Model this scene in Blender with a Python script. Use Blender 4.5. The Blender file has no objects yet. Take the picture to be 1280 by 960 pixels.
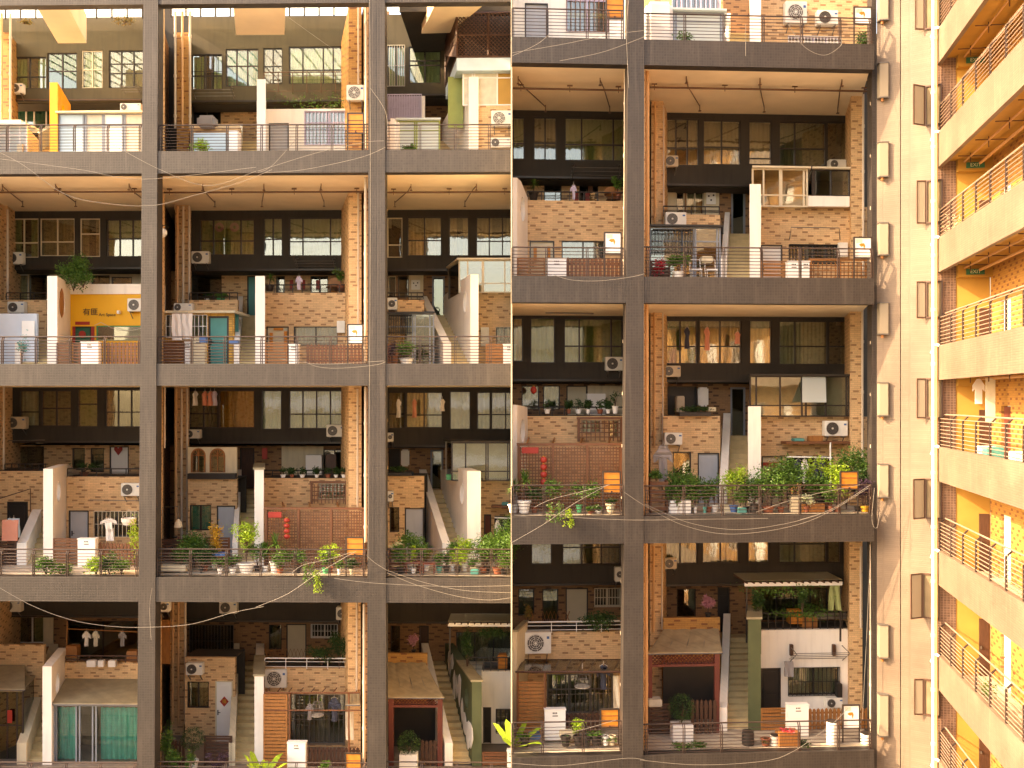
import bpy, bmesh, math, random
from mathutils import Vector
from mathutils.geometry import tessellate_polygon
R = math.radians
scene = bpy.context.scene
C = scene.collection
random.seed(7)
F = 1280.0      # focal length in pixels of the 1280 wide photograph
H = 24.0        # camera height
HY = 500.0      # the horizon's row in the photograph
# ---------------- camera
cam = bpy.data.objects.new('camera', bpy.data.cameras.new('camera'))
C.objects.link(cam); scene.camera = cam
cam.location = (0, 0, H); cam.rotation_euler = (R(90), 0, 0)
cam.data.sensor_width = 36; cam.data.lens = 36; cam.data.clip_end = 600
cam.data.shift_y = (HY - 480) / 1280.0
# ---------------- light
SUN = Vector((-0.88, -0.17, 0.54)).normalized()
world = bpy.data.worlds.new('World'); scene.world = world; world.use_nodes = True
nt = world.node_tree; bg = nt.nodes['Background']
sky = nt.nodes.new('ShaderNodeTexSky'); sky.sky_type = 'NISHITA'; sky.sun_disc = False
sky.sun_elevation = math.asin(SUN.z); sky.sun_rotation = math.atan2(SUN.x, SUN.y)
sky.dust_density = 3.0; sky.air_density = 1.0; sky.ozone_density = 0.6
nt.links.new(sky.outputs[0], bg.inputs[0]); bg.inputs[1].default_value = 0.15
sd = bpy.data.lights.new('sun', 'SUN'); sd.energy = 2.0; sd.angle = R(0.6); sd.color = (1.0, 0.85, 0.66)
so = bpy.data.objects.new('sun', sd); C.objects.link(so); so.rotation_euler = SUN.to_track_quat('Z', 'Y').to_euler()
so.location = (-30, -20, 80)
vs = scene.view_settings
vs.view_transform = 'Standard'; vs.look = 'None'; vs.gamma = 1; vs.exposure = 2.58
vs.use_white_balance = True; vs.white_balance_temperature = 9300; vs.white_balance_tint = 18
scene.cycles.max_bounces = 7; scene.cycles.diffuse_bounces = 4; scene.cycles.transparent_max_bounces = 10

# ---------------- materials
MT = {}
def _nodes(name):
    m = bpy.data.materials.new(name); m.use_nodes = True
    n = m.node_tree.nodes; l = m.node_tree.links
    return m, n, l, n['Principled BSDF']
def wallco(n, l, sx=1.0, sz=1.0):
    g = n.new('ShaderNodeNewGeometry'); s = n.new('ShaderNodeSeparateXYZ'); l.new(g.outputs['Position'], s.inputs[0])
    a = n.new('ShaderNodeMath'); a.operation = 'ADD'; l.new(s.outputs[0], a.inputs[0]); l.new(s.outputs[1], a.inputs[1])
    a2 = n.new('ShaderNodeMath'); a2.operation = 'MULTIPLY'; l.new(a.outputs[0], a2.inputs[0]); a2.inputs[1].default_value = sx
    z2 = n.new('ShaderNodeMath'); z2.operation = 'MULTIPLY'; l.new(s.outputs[2], z2.inputs[0]); z2.inputs[1].default_value = sz
    c = n.new('ShaderNodeCombineXYZ'); l.new(a2.outputs[0], c.inputs[0]); l.new(z2.outputs[0], c.inputs[1])
    return c.outputs[0]
def mixc(n, l, fac, a, b, mode='MIX'):
    x = n.new('ShaderNodeMix'); x.data_type = 'RGBA'; x.blend_type = mode
    for sock, v in ((x.inputs[0], fac), (x.inputs[6], a), (x.inputs[7], b)):
        if hasattr(v, 'links') or hasattr(v, 'is_linked'): l.new(v, sock)
        elif isinstance(v, (int, float)): sock.default_value = v
        else: sock.default_value = (*v, 1) if len(v) == 3 else v
    return x.outputs[2]
def ramp(n, l, v, p0, p1, c0=(0, 0, 0), c1=(1, 1, 1)):
    r = n.new('ShaderNodeValToRGB'); l.new(v, r.inputs[0])
    r.color_ramp.elements[0].position = p0; r.color_ramp.elements[1].position = p1
    r.color_ramp.elements[0].color = (*c0, 1); r.color_ramp.elements[1].color = (*c1, 1)
    return r.outputs[0]
def noise(n, l, scale, vec=None, detail=4):
    x = n.new('ShaderNodeTexNoise'); x.inputs['Scale'].default_value = scale; x.inputs['Detail'].default_value = detail
    if vec is None:
        g = n.new('ShaderNodeNewGeometry'); vec = g.outputs['Position']
    l.new(vec, x.inputs['Vector']); return x.outputs['Fac']
def mat(name, col, rough=0.6, var=0.18, vs_=1.5, metal=0.0, streak=0.0, spec=0.4, bump=0.0, em=None):
    """a painted or plain surface with mottled wear"""
    m, n, l, b = _nodes(name)
    f = noise(n, l, vs_)
    d = tuple(c * (1 - var) for c in col); u = tuple(min(1, c * (1 + var * .6)) for c in col)
    out = mixc(n, l, ramp(n, l, f, .3, .7), d, u)
    if streak:
        v = wallco(n, l, 3.0, .35); f2 = noise(n, l, 1.6, v, 5)
        out = mixc(n, l, ramp(n, l, f2, .5, .72, (0,) * 3, (streak,) * 3), out, tuple(c * .45 for c in col))
    l.new(out, b.inputs['Base Color']); b.inputs['Roughness'].default_value = rough
    b.inputs['Metallic'].default_value = metal; b.inputs['Specular IOR Level'].default_value = spec
    if bump:
        bp = n.new('ShaderNodeBump'); bp.inputs['Strength'].default_value = bump; bp.inputs['Distance'].default_value = .02
        l.new(noise(n, l, 30), bp.inputs['Height']); l.new(bp.outputs[0], b.inputs['Normal'])
    if em:
        b.inputs['Emission Color'].default_value = (*col, 1); b.inputs['Emission Strength'].default_value = em
    MT[name] = m; return m
def tilemat(name, col, grout, tw, th, var=.2, streak=.35, bumpd=.006):
    """small mosaic tiles with dirt streaks"""
    m, n, l, b = _nodes(name)
    v = wallco(n, l)
    t = n.new('ShaderNodeTexBrick'); l.new(v, t.inputs['Vector']); t.offset = 0.0
    t.inputs['Scale'].default_value = 1; t.inputs['Brick Width'].default_value = tw; t.inputs['Row Height'].default_value = th
    t.inputs['Mortar Size'].default_value = .012; t.inputs['Mortar Smooth'].default_value = .3; t.inputs['Bias'].default_value = 0
    t.inputs['Color1'].default_value = (*[c * (1 - var) for c in col], 1); t.inputs['Color2'].default_value = (*[min(1, c * (1 + var)) for c in col], 1)
    t.inputs['Mortar'].default_value = (*grout, 1)
    f = noise(n, l, .7); o = mixc(n, l, 1.0, t.outputs['Color'], ramp(n, l, f, .3, .7, (.72,) * 3, (1,) * 3), 'MULTIPLY')
    f2 = noise(n, l, 1.4, wallco(n, l, 3.5, .3), 6)
    f3 = noise(n, l, .35, None, 7); o = mixc(n, l, ramp(n, l, f3, .60, .68, (0,) * 3, (streak * .9,) * 3), o, tuple(min(1, c * 1.5) for c in col))
    o = mixc(n, l, ramp(n, l, f2, .52, .75, (0,) * 3, (streak * 1.3,) * 3), o, tuple(min(1, c * 1.9) for c in grout))
    l.new(o, b.inputs['Base Color']); b.inputs['Roughness'].default_value = .55
    bp = n.new('ShaderNodeBump'); bp.invert = True; bp.inputs['Strength'].default_value = .5; bp.inputs['Distance'].default_value = bumpd
    l.new(t.outputs['Fac'], bp.inputs['Height']); l.new(bp.outputs[0], b.inputs['Normal'])
    MT[name] = m
def brickmat(name, tan, brown, cover=.36, drop=.25):
    """tan strip tiles with short brown dashes set in a staggered course every second row"""
    m, n, l, b = _nodes(name)
    def M(op, a, b_=None):
        x = n.new('ShaderNodeMath'); x.operation = op
        for k, v in ((0, a), (1, b_)):
            if v is None: continue
            if isinstance(v, (int, float)): x.inputs[k].default_value = v
            else: l.new(v, x.inputs[k])
        return x.outputs[0]
    v = wallco(n, l); s = n.new('ShaderNodeSeparateXYZ'); l.new(v, s.inputs[0])
    row = M('FLOOR', M('DIVIDE', s.outputs[1], .075)); fr = M('FRACT', M('DIVIDE', s.outputs[1], .075))
    r2 = M('FLOOR', M('MULTIPLY', row, .5)); even = M('LESS_THAN', M('FRACT', M('MULTIPLY', row, .5)), .25)
    wn = n.new('ShaderNodeTexWhiteNoise'); wn.noise_dimensions = '1D'; l.new(r2, wn.inputs['W'])
    x = M('DIVIDE', M('ADD', s.outputs[0], M('ADD', M('MULTIPLY', r2, .29), M('MULTIPLY', wn.outputs['Value'], .22))), .70)
    cell = M('FLOOR', x); fx = M('FRACT', x)
    w2 = n.new('ShaderNodeTexWhiteNoise'); w2.noise_dimensions = '2D'; c = n.new('ShaderNodeCombineXYZ'); l.new(cell, c.inputs[0]); l.new(r2, c.inputs[1]); l.new(c.outputs[0], w2.inputs['Vector'])
    k = M('MULTIPLY', M('MULTIPLY', M('LESS_THAN', fx, cover), even), M('GREATER_THAN', w2.outputs['Value'], drop))
    t = n.new('ShaderNodeTexBrick'); l.new(v, t.inputs['Vector']); t.offset = 0.5
    t.inputs['Scale'].default_value = 1; t.inputs['Brick Width'].default_value = .25; t.inputs['Row Height'].default_value = .075
    t.inputs['Mortar Size'].default_value = .006; t.inputs['Mortar Smooth'].default_value = .2; t.inputs['Bias'].default_value = 0
    t.inputs['Color1'].default_value = (*[q * .84 for q in tan], 1); t.inputs['Color2'].default_value = (*tan, 1); t.inputs['Mortar'].default_value = (*[q * .62 for q in tan], 1)
    o = mixc(n, l, k, t.outputs['Color'], brown)
    f = noise(n, l, .8); o = mixc(n, l, 1.0, o, ramp(n, l, f, .3, .7, (.78,) * 3, (1,) * 3), 'MULTIPLY')
    l.new(o, b.inputs['Base Color']); b.inputs['Roughness'].default_value = .65
    bp = n.new('ShaderNodeBump'); bp.invert = True; bp.inputs['Strength'].default_value = .5; bp.inputs['Distance'].default_value = .01
    l.new(t.outputs['Fac'], bp.inputs['Height']); l.new(bp.outputs[0], b.inputs['Normal'])
    MT[name] = m
def woodmat(name, col):
    m, n, l, b = _nodes(name)
    v = wallco(n, l, 30, 3); f = noise(n, l, 1, v, 6)
    o = mixc(n, l, ramp(n, l, f, .3, .7), tuple(c * .6 for c in col), col)
    l.new(o, b.inputs['Base Color']); b.inputs['Roughness'].default_value = .55; MT[name] = m
def leafmat(name, col, col2):
    m, n, l, b = _nodes(name)
    o = mixc(n, l, ramp(n, l, noise(n, l, 9), .35, .65), col, col2)
    l.new(o, b.inputs['Base Color']); b.inputs['Roughness'].default_value = .5
    tr = n.new('ShaderNodeBsdfTranslucent'); l.new(o, tr.inputs[0])
    mx = n.new('ShaderNodeMixShader'); mx.inputs[0].default_value = .35
    l.new(b.outputs[0], mx.inputs[1]); l.new(tr.outputs[0], mx.inputs[2])
    l.new(mx.outputs[0], n['Material Output'].inputs[0]); MT[name] = m
def glassmat(name, tint, refl=.18):
    m, n, l, b = _nodes(name)
    t = n.new('ShaderNodeBsdfTransparent'); t.inputs[0].default_value = (*tint, 1)
    g = n.new('ShaderNodeBsdfGlossy'); g.inputs['Roughness'].default_value = .03
    fr = n.new('ShaderNodeFresnel'); fr.inputs[0].default_value = 1.5
    ad = n.new('ShaderNodeMath'); ad.operation = 'MULTIPLY_ADD'; l.new(fr.outputs[0], ad.inputs[0]); ad.inputs[1].default_value = .9; ad.inputs[2].default_value = refl
    bp = n.new('ShaderNodeBump'); bp.inputs['Strength'].default_value = .08; bp.inputs['Distance'].default_value = .05
    l.new(noise(n, l, 1.2), bp.inputs['Height']); l.new(bp.outputs[0], g.inputs['Normal'])
    mx = n.new('ShaderNodeMixShader'); l.new(ad.outputs[0], mx.inputs[0]); l.new(t.outputs[0], mx.inputs[1]); l.new(g.outputs[0], mx.inputs[2])
    l.new(mx.outputs[0], n['Material Output'].inputs[0]); MT[name] = m
def frosted(name, col, tr=.6):
    m, n, l, b = _nodes(name)
    b.inputs['Base Color'].default_value = (*col, 1); b.inputs['Roughness'].default_value = .35
    t = n.new('ShaderNodeBsdfTranslucent'); t.inputs[0].default_value = (*col, 1)
    mx = n.new('ShaderNodeMixShader'); mx.inputs[0].default_value = tr
    l.new(b.outputs[0], mx.inputs[1]); l.new(t.outputs[0], mx.inputs[2]); l.new(mx.outputs[0], n['Material Output'].inputs[0]); MT[name] = m

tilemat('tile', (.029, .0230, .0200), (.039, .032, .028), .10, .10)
tilemat('beige_tile', (.198, .146, .104), (.180, .130, .092), .30, .07, var=.06, streak=.15)
tilemat('brown_mosaic', (.20, .12, .085), (.34, .22, .15), .09, .09, streak=.1)
tilemat('floor', (.52, .45, .35), (.25, .2, .16), .4, .4, streak=.2)
tilemat('orange_tile', (.80, .42, .07), (.45, .2, .04), .30, .10, streak=.05)
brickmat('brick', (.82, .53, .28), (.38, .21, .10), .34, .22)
brickmat('brick_shaded', (.38, .20, .09), (.13, .06, .03), .36, .2)  # brick darkened so that the recess shade sits in its colour
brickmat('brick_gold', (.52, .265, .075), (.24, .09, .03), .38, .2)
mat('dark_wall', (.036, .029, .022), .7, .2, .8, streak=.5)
mat('dark_wall_skylit', (.075, .058, .030), .7, .25, .6, streak=.4)  # dark wall colour with the light through the glass roof put in
mat('ceiling', (.80, .66, .47), .8, .14, .5, streak=.0)
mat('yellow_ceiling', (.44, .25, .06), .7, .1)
mat('white_wall', (.86, .82, .75), .7, .06, .9, streak=.18)
mat('cream_wall', (.66, .57, .40), .7, .1, .9, streak=.3)
mat('yellow_wall', (.85, .43, .03), .6, .05)
mat('orange_wall', (.85, .36, .03), .6, .08)
mat('blue_wall', (.55, .62, .70), .6, .08)
mat('green_wall', (.075, .095, .045), .6, .2)
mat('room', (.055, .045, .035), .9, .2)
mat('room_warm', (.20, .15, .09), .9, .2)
mat('black', (.022, .019, .018), .45, .2)
mat('frame_dark', (.035, .027, .023), .4, .2)
mat('frame_cream', (.62, .54, .40), .5, .1)
mat('frame_white', (.75, .73, .70), .5, .06)
mat('frame_grey', (.22, .25, .29), .5, .1)
mat('rail', (.055, .036, .03), .45, .25, metal=.2)
mat('rail_light', (.34, .25, .19), .4, .15, metal=.2)
mat('ac_white', (.72, .70, .64), .5, .1, 3)
mat('ac_tan', (.52, .44, .33), .5, .12, 3)
mat('grille', (.07, .06, .055), .5, .2, 6)
mat('pipe_white', (.55, .46, .36), .5, .12)
mat('pipe_orange', (.60, .34, .16), .5, .15)
mat('pipe_brown', (.13, .065, .035), .5, .2)
mat('metal_grey', (.18, .165, .15), .4, .2, metal=.5)
mat('white_paint', (.82, .81, .78), .45, .04)
mat('grey_door', (.42, .44, .47), .5, .07, streak=.1)
mat('cream_door', (.62, .54, .38), .5, .07)
mat('teal', (.07, .30, .27), .5, .12)
mat('red', (.38, .035, .025), .5, .12)
mat('dull_red', (.14, .035, .025), .6, .15)
mat('pink', (.65, .30, .32), .7, .15, 5)
mat('blue', (.05, .13, .32), .5, .1)
mat('pale_blue', (.45, .60, .68), .5, .1)
mat('lavender', (.52, .46, .60), .6, .1)
mat('green_panel', (.26, .31, .09), .6, .12)
mat('pale_panel', (.52, .50, .27), .6, .1)
mat('terracotta', (.26, .085, .045), .7, .15, 6)
mat('green_paint', (.05, .35, .15), .5, .1)
mat('dark_green', (.02, .12, .07), .5, .1)
mat('canvas', (.36, .29, .18), .8, .2, 3, streak=.4)
mat('grey_roof', (.30, .26, .17), .6, .2, 2, streak=.3)
mat('cloth_white', (.76, .72, .68), .8, .06)
mat('cloth_grey', (.30, .28, .28), .8, .1)
mat('cloth_dark', (.04, .045, .07), .8, .1)
mat('cloth_pink', (.62, .25, .17), .8, .1)
mat('orange', (.55, .20, .03), .5, .15, 5)
mat('wire', (.50, .46, .40), .5, .1)
mat('cable_white', (.24, .22, .19), .5, .05)
mat('soil', (.06, .04, .03), .9, .2)
mat('step', (.66, .51, .28), .7, .15, 2, streak=.2)
mat('ground', (.26, .23, .19), .9, .2, .3)
woodmat('wood', (.20, .075, .03)); woodmat('wood_dark', (.085, .036, .02)); woodmat('wood_orange', (.38, .15, .04))
leafmat('leaf', (.05, .13, .02), (.10, .22, .035)); leafmat('leaf_dark', (.02, .06, .015), (.045, .11, .02))
leafmat('leaf_lime', (.22, .40, .03), (.36, .52, .05)); leafmat('leaf_dry', (.28, .15, .04), (.16, .16, .04))
leafmat('flower_red', (.6, .03, .06), (.7, .08, .12)); leafmat('flower_pink', (.5, .2, .28), (.6, .32, .36)); leafmat('flower_yellow', (.7, .45, .05), (.6, .3, .04))
leafmat('flower_white', (.75, .75, .6), (.6, .7, .4)); leafmat('leaf_purple', (.10, .05, .09), (.05, .03, .06))
glassmat('glass', (.85, .88, .80), .13); glassmat('glass_green', (.35, .55, .38), .15); glassmat('glass_clear', (.93, .95, .92), .0)
m_, n_, l_, b_ = _nodes('skylight_glass'); t_ = n_.new('ShaderNodeBsdfTransparent'); t_.inputs[0].default_value = (.95, .96, .9, 1); u_ = n_.new('ShaderNodeBsdfTranslucent'); u_.inputs[0].default_value = (.9, .9, .8, 1)
x_ = n_.new('ShaderNodeMixShader'); x_.inputs[0].default_value = .4; l_.new(t_.outputs[0], x_.inputs[1]); l_.new(u_.outputs[0], x_.inputs[2]); l_.new(x_.outputs[0], n_['Material Output'].inputs[0]); MT['skylight_glass'] = m_; frosted('frost', (.62, .68, .66), .3); frosted('lamp_white', (.85, .84, .8), .4); frosted('sash', (.42, .36, .27), .3)
for k, c in dict(cg=(.27, .31, .13), cw=(.58, .54, .44), ct=(.30, .21, .12), co=(.62, .26, .05), cb=(.22, .10, .05), cteal=(.05, .42, .36), cgreen=(.60, .76, .42), clav=(.50, .44, .56), cd=(.16, .16, .10)).items():
    mat(k, c, .8, .12, 4)

# ---------------- mesh building
WL = {}
def cleanup(o): return o
def tag(o, label=None, cat=None, group=None, kind=None):
    if label: o['label'] = label
    if cat: o['category'] = cat; o['kind'] = 'thing'
    if group: o['group'] = group
    if kind: o['kind'] = kind
    return o
def root(name, loc, label, cat, group=None):
    o = bpy.data.objects.new(name, None); C.objects.link(o); o.location = loc; o.empty_display_size = .2
    WL[o] = Vector(loc); return tag(o, label, cat, group)
class MB:
    def __init__(s): s.v = []; s.f = []
    def add(s, vs, fs):
        k = len(s.v); s.v += [Vector(p) for p in vs]; s.f += [tuple(i + k for i in f) for f in fs]
    def hexa(s, p): s.add(p, [(0, 3, 2, 1), (4, 5, 6, 7), (0, 1, 5, 4), (1, 2, 6, 5), (2, 3, 7, 6), (3, 0, 4, 7)])
    def lbox(s, w, u0, u1, v0, v1, z0, z1, sk=0):
        k = sk * (v1 - v0)
        s.hexa([w.L(u0, v0, z0), w.L(u1, v0, z0), w.L(u1 + k, v1, z0), w.L(u0 + k, v1, z0),
                w.L(u0, v0, z1), w.L(u1, v0, z1), w.L(u1 + k, v1, z1), w.L(u0 + k, v1, z1)])
    def pbox(s, w, x0, y0, x1, y1, d, t=.1, sk=0, zb=None):
        xm = (x0 + x1) / 2
        u0 = w.P(x0, y0, d)[0]; u1 = w.P(x1, y0, d)[0]; z1 = w.P(xm, y0, d)[2]; z0 = zb if zb is not None else w.P(xm, y1, d)[2]
        s.lbox(w, u0, u1, d, d + t, z0, z1, sk)
    def prism(s, w, pts, d, t, sk=0, hole=None):
        """polygon of (u,z) points at depth d, extruded back by t"""
        loops = [pts] + ([hole] if hole else [])
        tris = tessellate_polygon([[Vector((a, b, 0)) for a, b in lp] for lp in loops])
        flat = [p for lp in loops for p in lp]; n = len(flat)
        vs = [w.L(a, d, b) for a, b in flat] + [w.L(a + sk * t, d + t, b) for a, b in flat]
        fs = [tuple(x) for x in tris] + [tuple(i + n for i in reversed(x)) for x in tris]
        k = 0
        for lp in loops:
            m = len(lp)
            for i in range(m): fs.append((k + i, k + (i + 1) % m, k + (i + 1) % m + n, k + i + n))
            k += m
        s.add(vs, fs)
    def pprism(s, w, pts, d, t, sk=0):
        s.prism(w, [(w.P(x, y, d)[0], w.P(x, y, d)[2]) for x, y in pts], d, t, sk)
    def side(s, w, u, t, prof, sk, v0, hole=None):
        """upright wall running back from the facade: profile of (v,z) points, thickness t along the facade"""
        loops = [prof] + ([hole] if hole else [])
        tris = tessellate_polygon([[Vector((a, b, 0)) for a, b in lp] for lp in loops])
        flat = [p for lp in loops for p in lp]; n = len(flat)
        vs = [w.L(u + sk * (a - v0), a, b) for a, b in flat] + [w.L(u + t + sk * (a - v0), a, b) for a, b in flat]
        fs = [tuple(x) for x in tris] + [tuple(i + n for i in reversed(x)) for x in tris]
        k = 0
        for lp in loops:
            m = len(lp)
            for i in range(m): fs.append((k + i, k + (i + 1) % m, k + (i + 1) % m + n, k + i + n))
            k += m
        s.add(vs, fs)
    def loft(s, A, B):
        n = len(A); fs = [tuple(range(n)), tuple(range(2 * n - 1, n - 1, -1))]
        fs += [(i, n + i, n + (i + 1) % n, (i + 1) % n) for i in range(n)]
        s.add(list(A) + list(B), fs)
    def tube(s, pts, r, n=6, cap=True):
        pts = [Vector(p) for p in pts]; k = len(s.v); rr = r if isinstance(r, (list, tuple)) else [r] * len(pts)
        for i, p in enumerate(pts):
            d = (pts[min(i + 1, len(pts) - 1)] - pts[max(i - 1, 0)]).normalized()
            a = d.cross(Vector((0, 0, 1)));
            if a.length < .05: a = d.cross(Vector((0, 1, 0)))
            a.normalize(); b = d.cross(a)
            for j in range(n):
                t = 2 * math.pi * j / n; s.v.append(p + (a * math.cos(t) + b * math.sin(t)) * rr[i])
        for i in range(len(pts) - 1):
            for j in range(n):
                s.f.append((k + i * n + j, k + i * n + (j + 1) % n, k + (i + 1) * n + (j + 1) % n, k + (i + 1) * n + j))
        if cap:
            s.f.append(tuple(k + j for j in reversed(range(n)))); m = k + (len(pts) - 1) * n; s.f.append(tuple(m + j for j in range(n)))
    def lathe(s, c, prof, n=12, sx=1, sy=1):
        c = Vector(c); k = len(s.v)
        for r, z in prof:
            for j in range(n):
                t = 2 * math.pi * j / n; s.v.append(c + Vector((r * math.cos(t) * sx, r * math.sin(t) * sy, z)))
        for i in range(len(prof) - 1):
            for j in range(n): s.f.append((k + i * n + j, k + i * n + (j + 1) % n, k + (i + 1) * n + (j + 1) % n, k + (i + 1) * n + j))
        s.f.append(tuple(k + j for j in reversed(range(n)))); m = k + (len(prof) - 1) * n; s.f.append(tuple(m + j for j in range(n)))
    def disc(s, w, c, r, t, n=20, r0=0):
        """disc or ring facing the street; c local (u,v,z)"""
        u, v, z = c; o = [(u + r * math.cos(2 * math.pi * i / n), z + r * math.sin(2 * math.pi * i / n)) for i in range(n)]
        h = [(u + r0 * math.cos(2 * math.pi * i / n), z + r0 * math.sin(2 * math.pi * i / n)) for i in range(n)] if r0 else None
        s.prism(w, o, v, t, 0, h)
    def leaf(s, p, size, nrm=None, asp=2.2):
        d = Vector((random.gauss(0, 1), random.gauss(0, 1), random.gauss(0, .6))).normalized()
        e = d.cross(Vector((random.gauss(0, 1), random.gauss(0, 1), random.gauss(0, 1)))).normalized()
        k = len(s.v); a = size * random.uniform(.6, 1.25); b = a / asp
        s.v += [p, p + d * a * .5 + e * b * .5, p + d * a, p + d * a * .5 - e * b * .5]; s.f.append((k, k + 1, k + 2, k + 3))
    def build(s, name, m, parent=None, smooth=False, bevel=0, loc=None):
        if not s.v: return None
        base = WL[parent] if parent else Vector(loc if loc is not None else (0, 0, 0))
        me = bpy.data.meshes.new(name); me.from_pydata([v - base for v in s.v], [], s.f)
        bm = bmesh.new(); bm.from_mesh(me); bmesh.ops.recalc_face_normals(bm, faces=bm.faces) if len(bm.faces) < 20000 and not smooth == 'leaf' else None
        if bevel: bmesh.ops.bevel(bm, geom=list(bm.edges), offset=bevel, segments=2, affect='EDGES', clamp_overlap=True)
        bm.to_mesh(me); bm.free()
        if smooth is True:
            for p in me.polygons: p.use_smooth = True
        me.materials.append(MT[m]); o = bpy.data.objects.new(name, me); C.objects.link(o)
        if parent: o.parent = parent
        else: o.location = base
        WL[o] = base; return o

class Wing:
    def __init__(s, D, th, vpx, U, M, G, T):
        s.D, s.th, s.U, s.M, s.G, s.T = D, th, U, M, G, T
        s.c, s.s = math.cos(th), math.sin(th)
        # direction in the plan that runs to the vanishing column vpx, as slope du/dv
        dx, dy = (vpx - 640) / F, 1.0
        u = dx * s.c + dy * s.s; v = -dx * s.s + dy * s.c; s.sk = u / v
    def P(s, px, py, d):
        a = (px - 640) / F; b = (HY - py) / F
        t = (d + s.D * s.c) / (s.c - a * s.s)
        return (t * a * s.c + (t - s.D) * s.s, d, H + t * b)
    def L(s, u, v, z): return Vector((u * s.c - v * s.s, s.D + u * s.s + v * s.c, z))
    def W(s, px, py, d): return s.L(*s.P(px, py, d))
    def m(s, d=0): return (s.D + d) / F      # metres per photo pixel at depth d
LW = Wing(39.5, -.02, 335, 8.0, 9.6, 5.6, 2.8)
RW = Wing(35.7, .06, 950, 6.0, 7.2, 4.1, 2.4)
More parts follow.
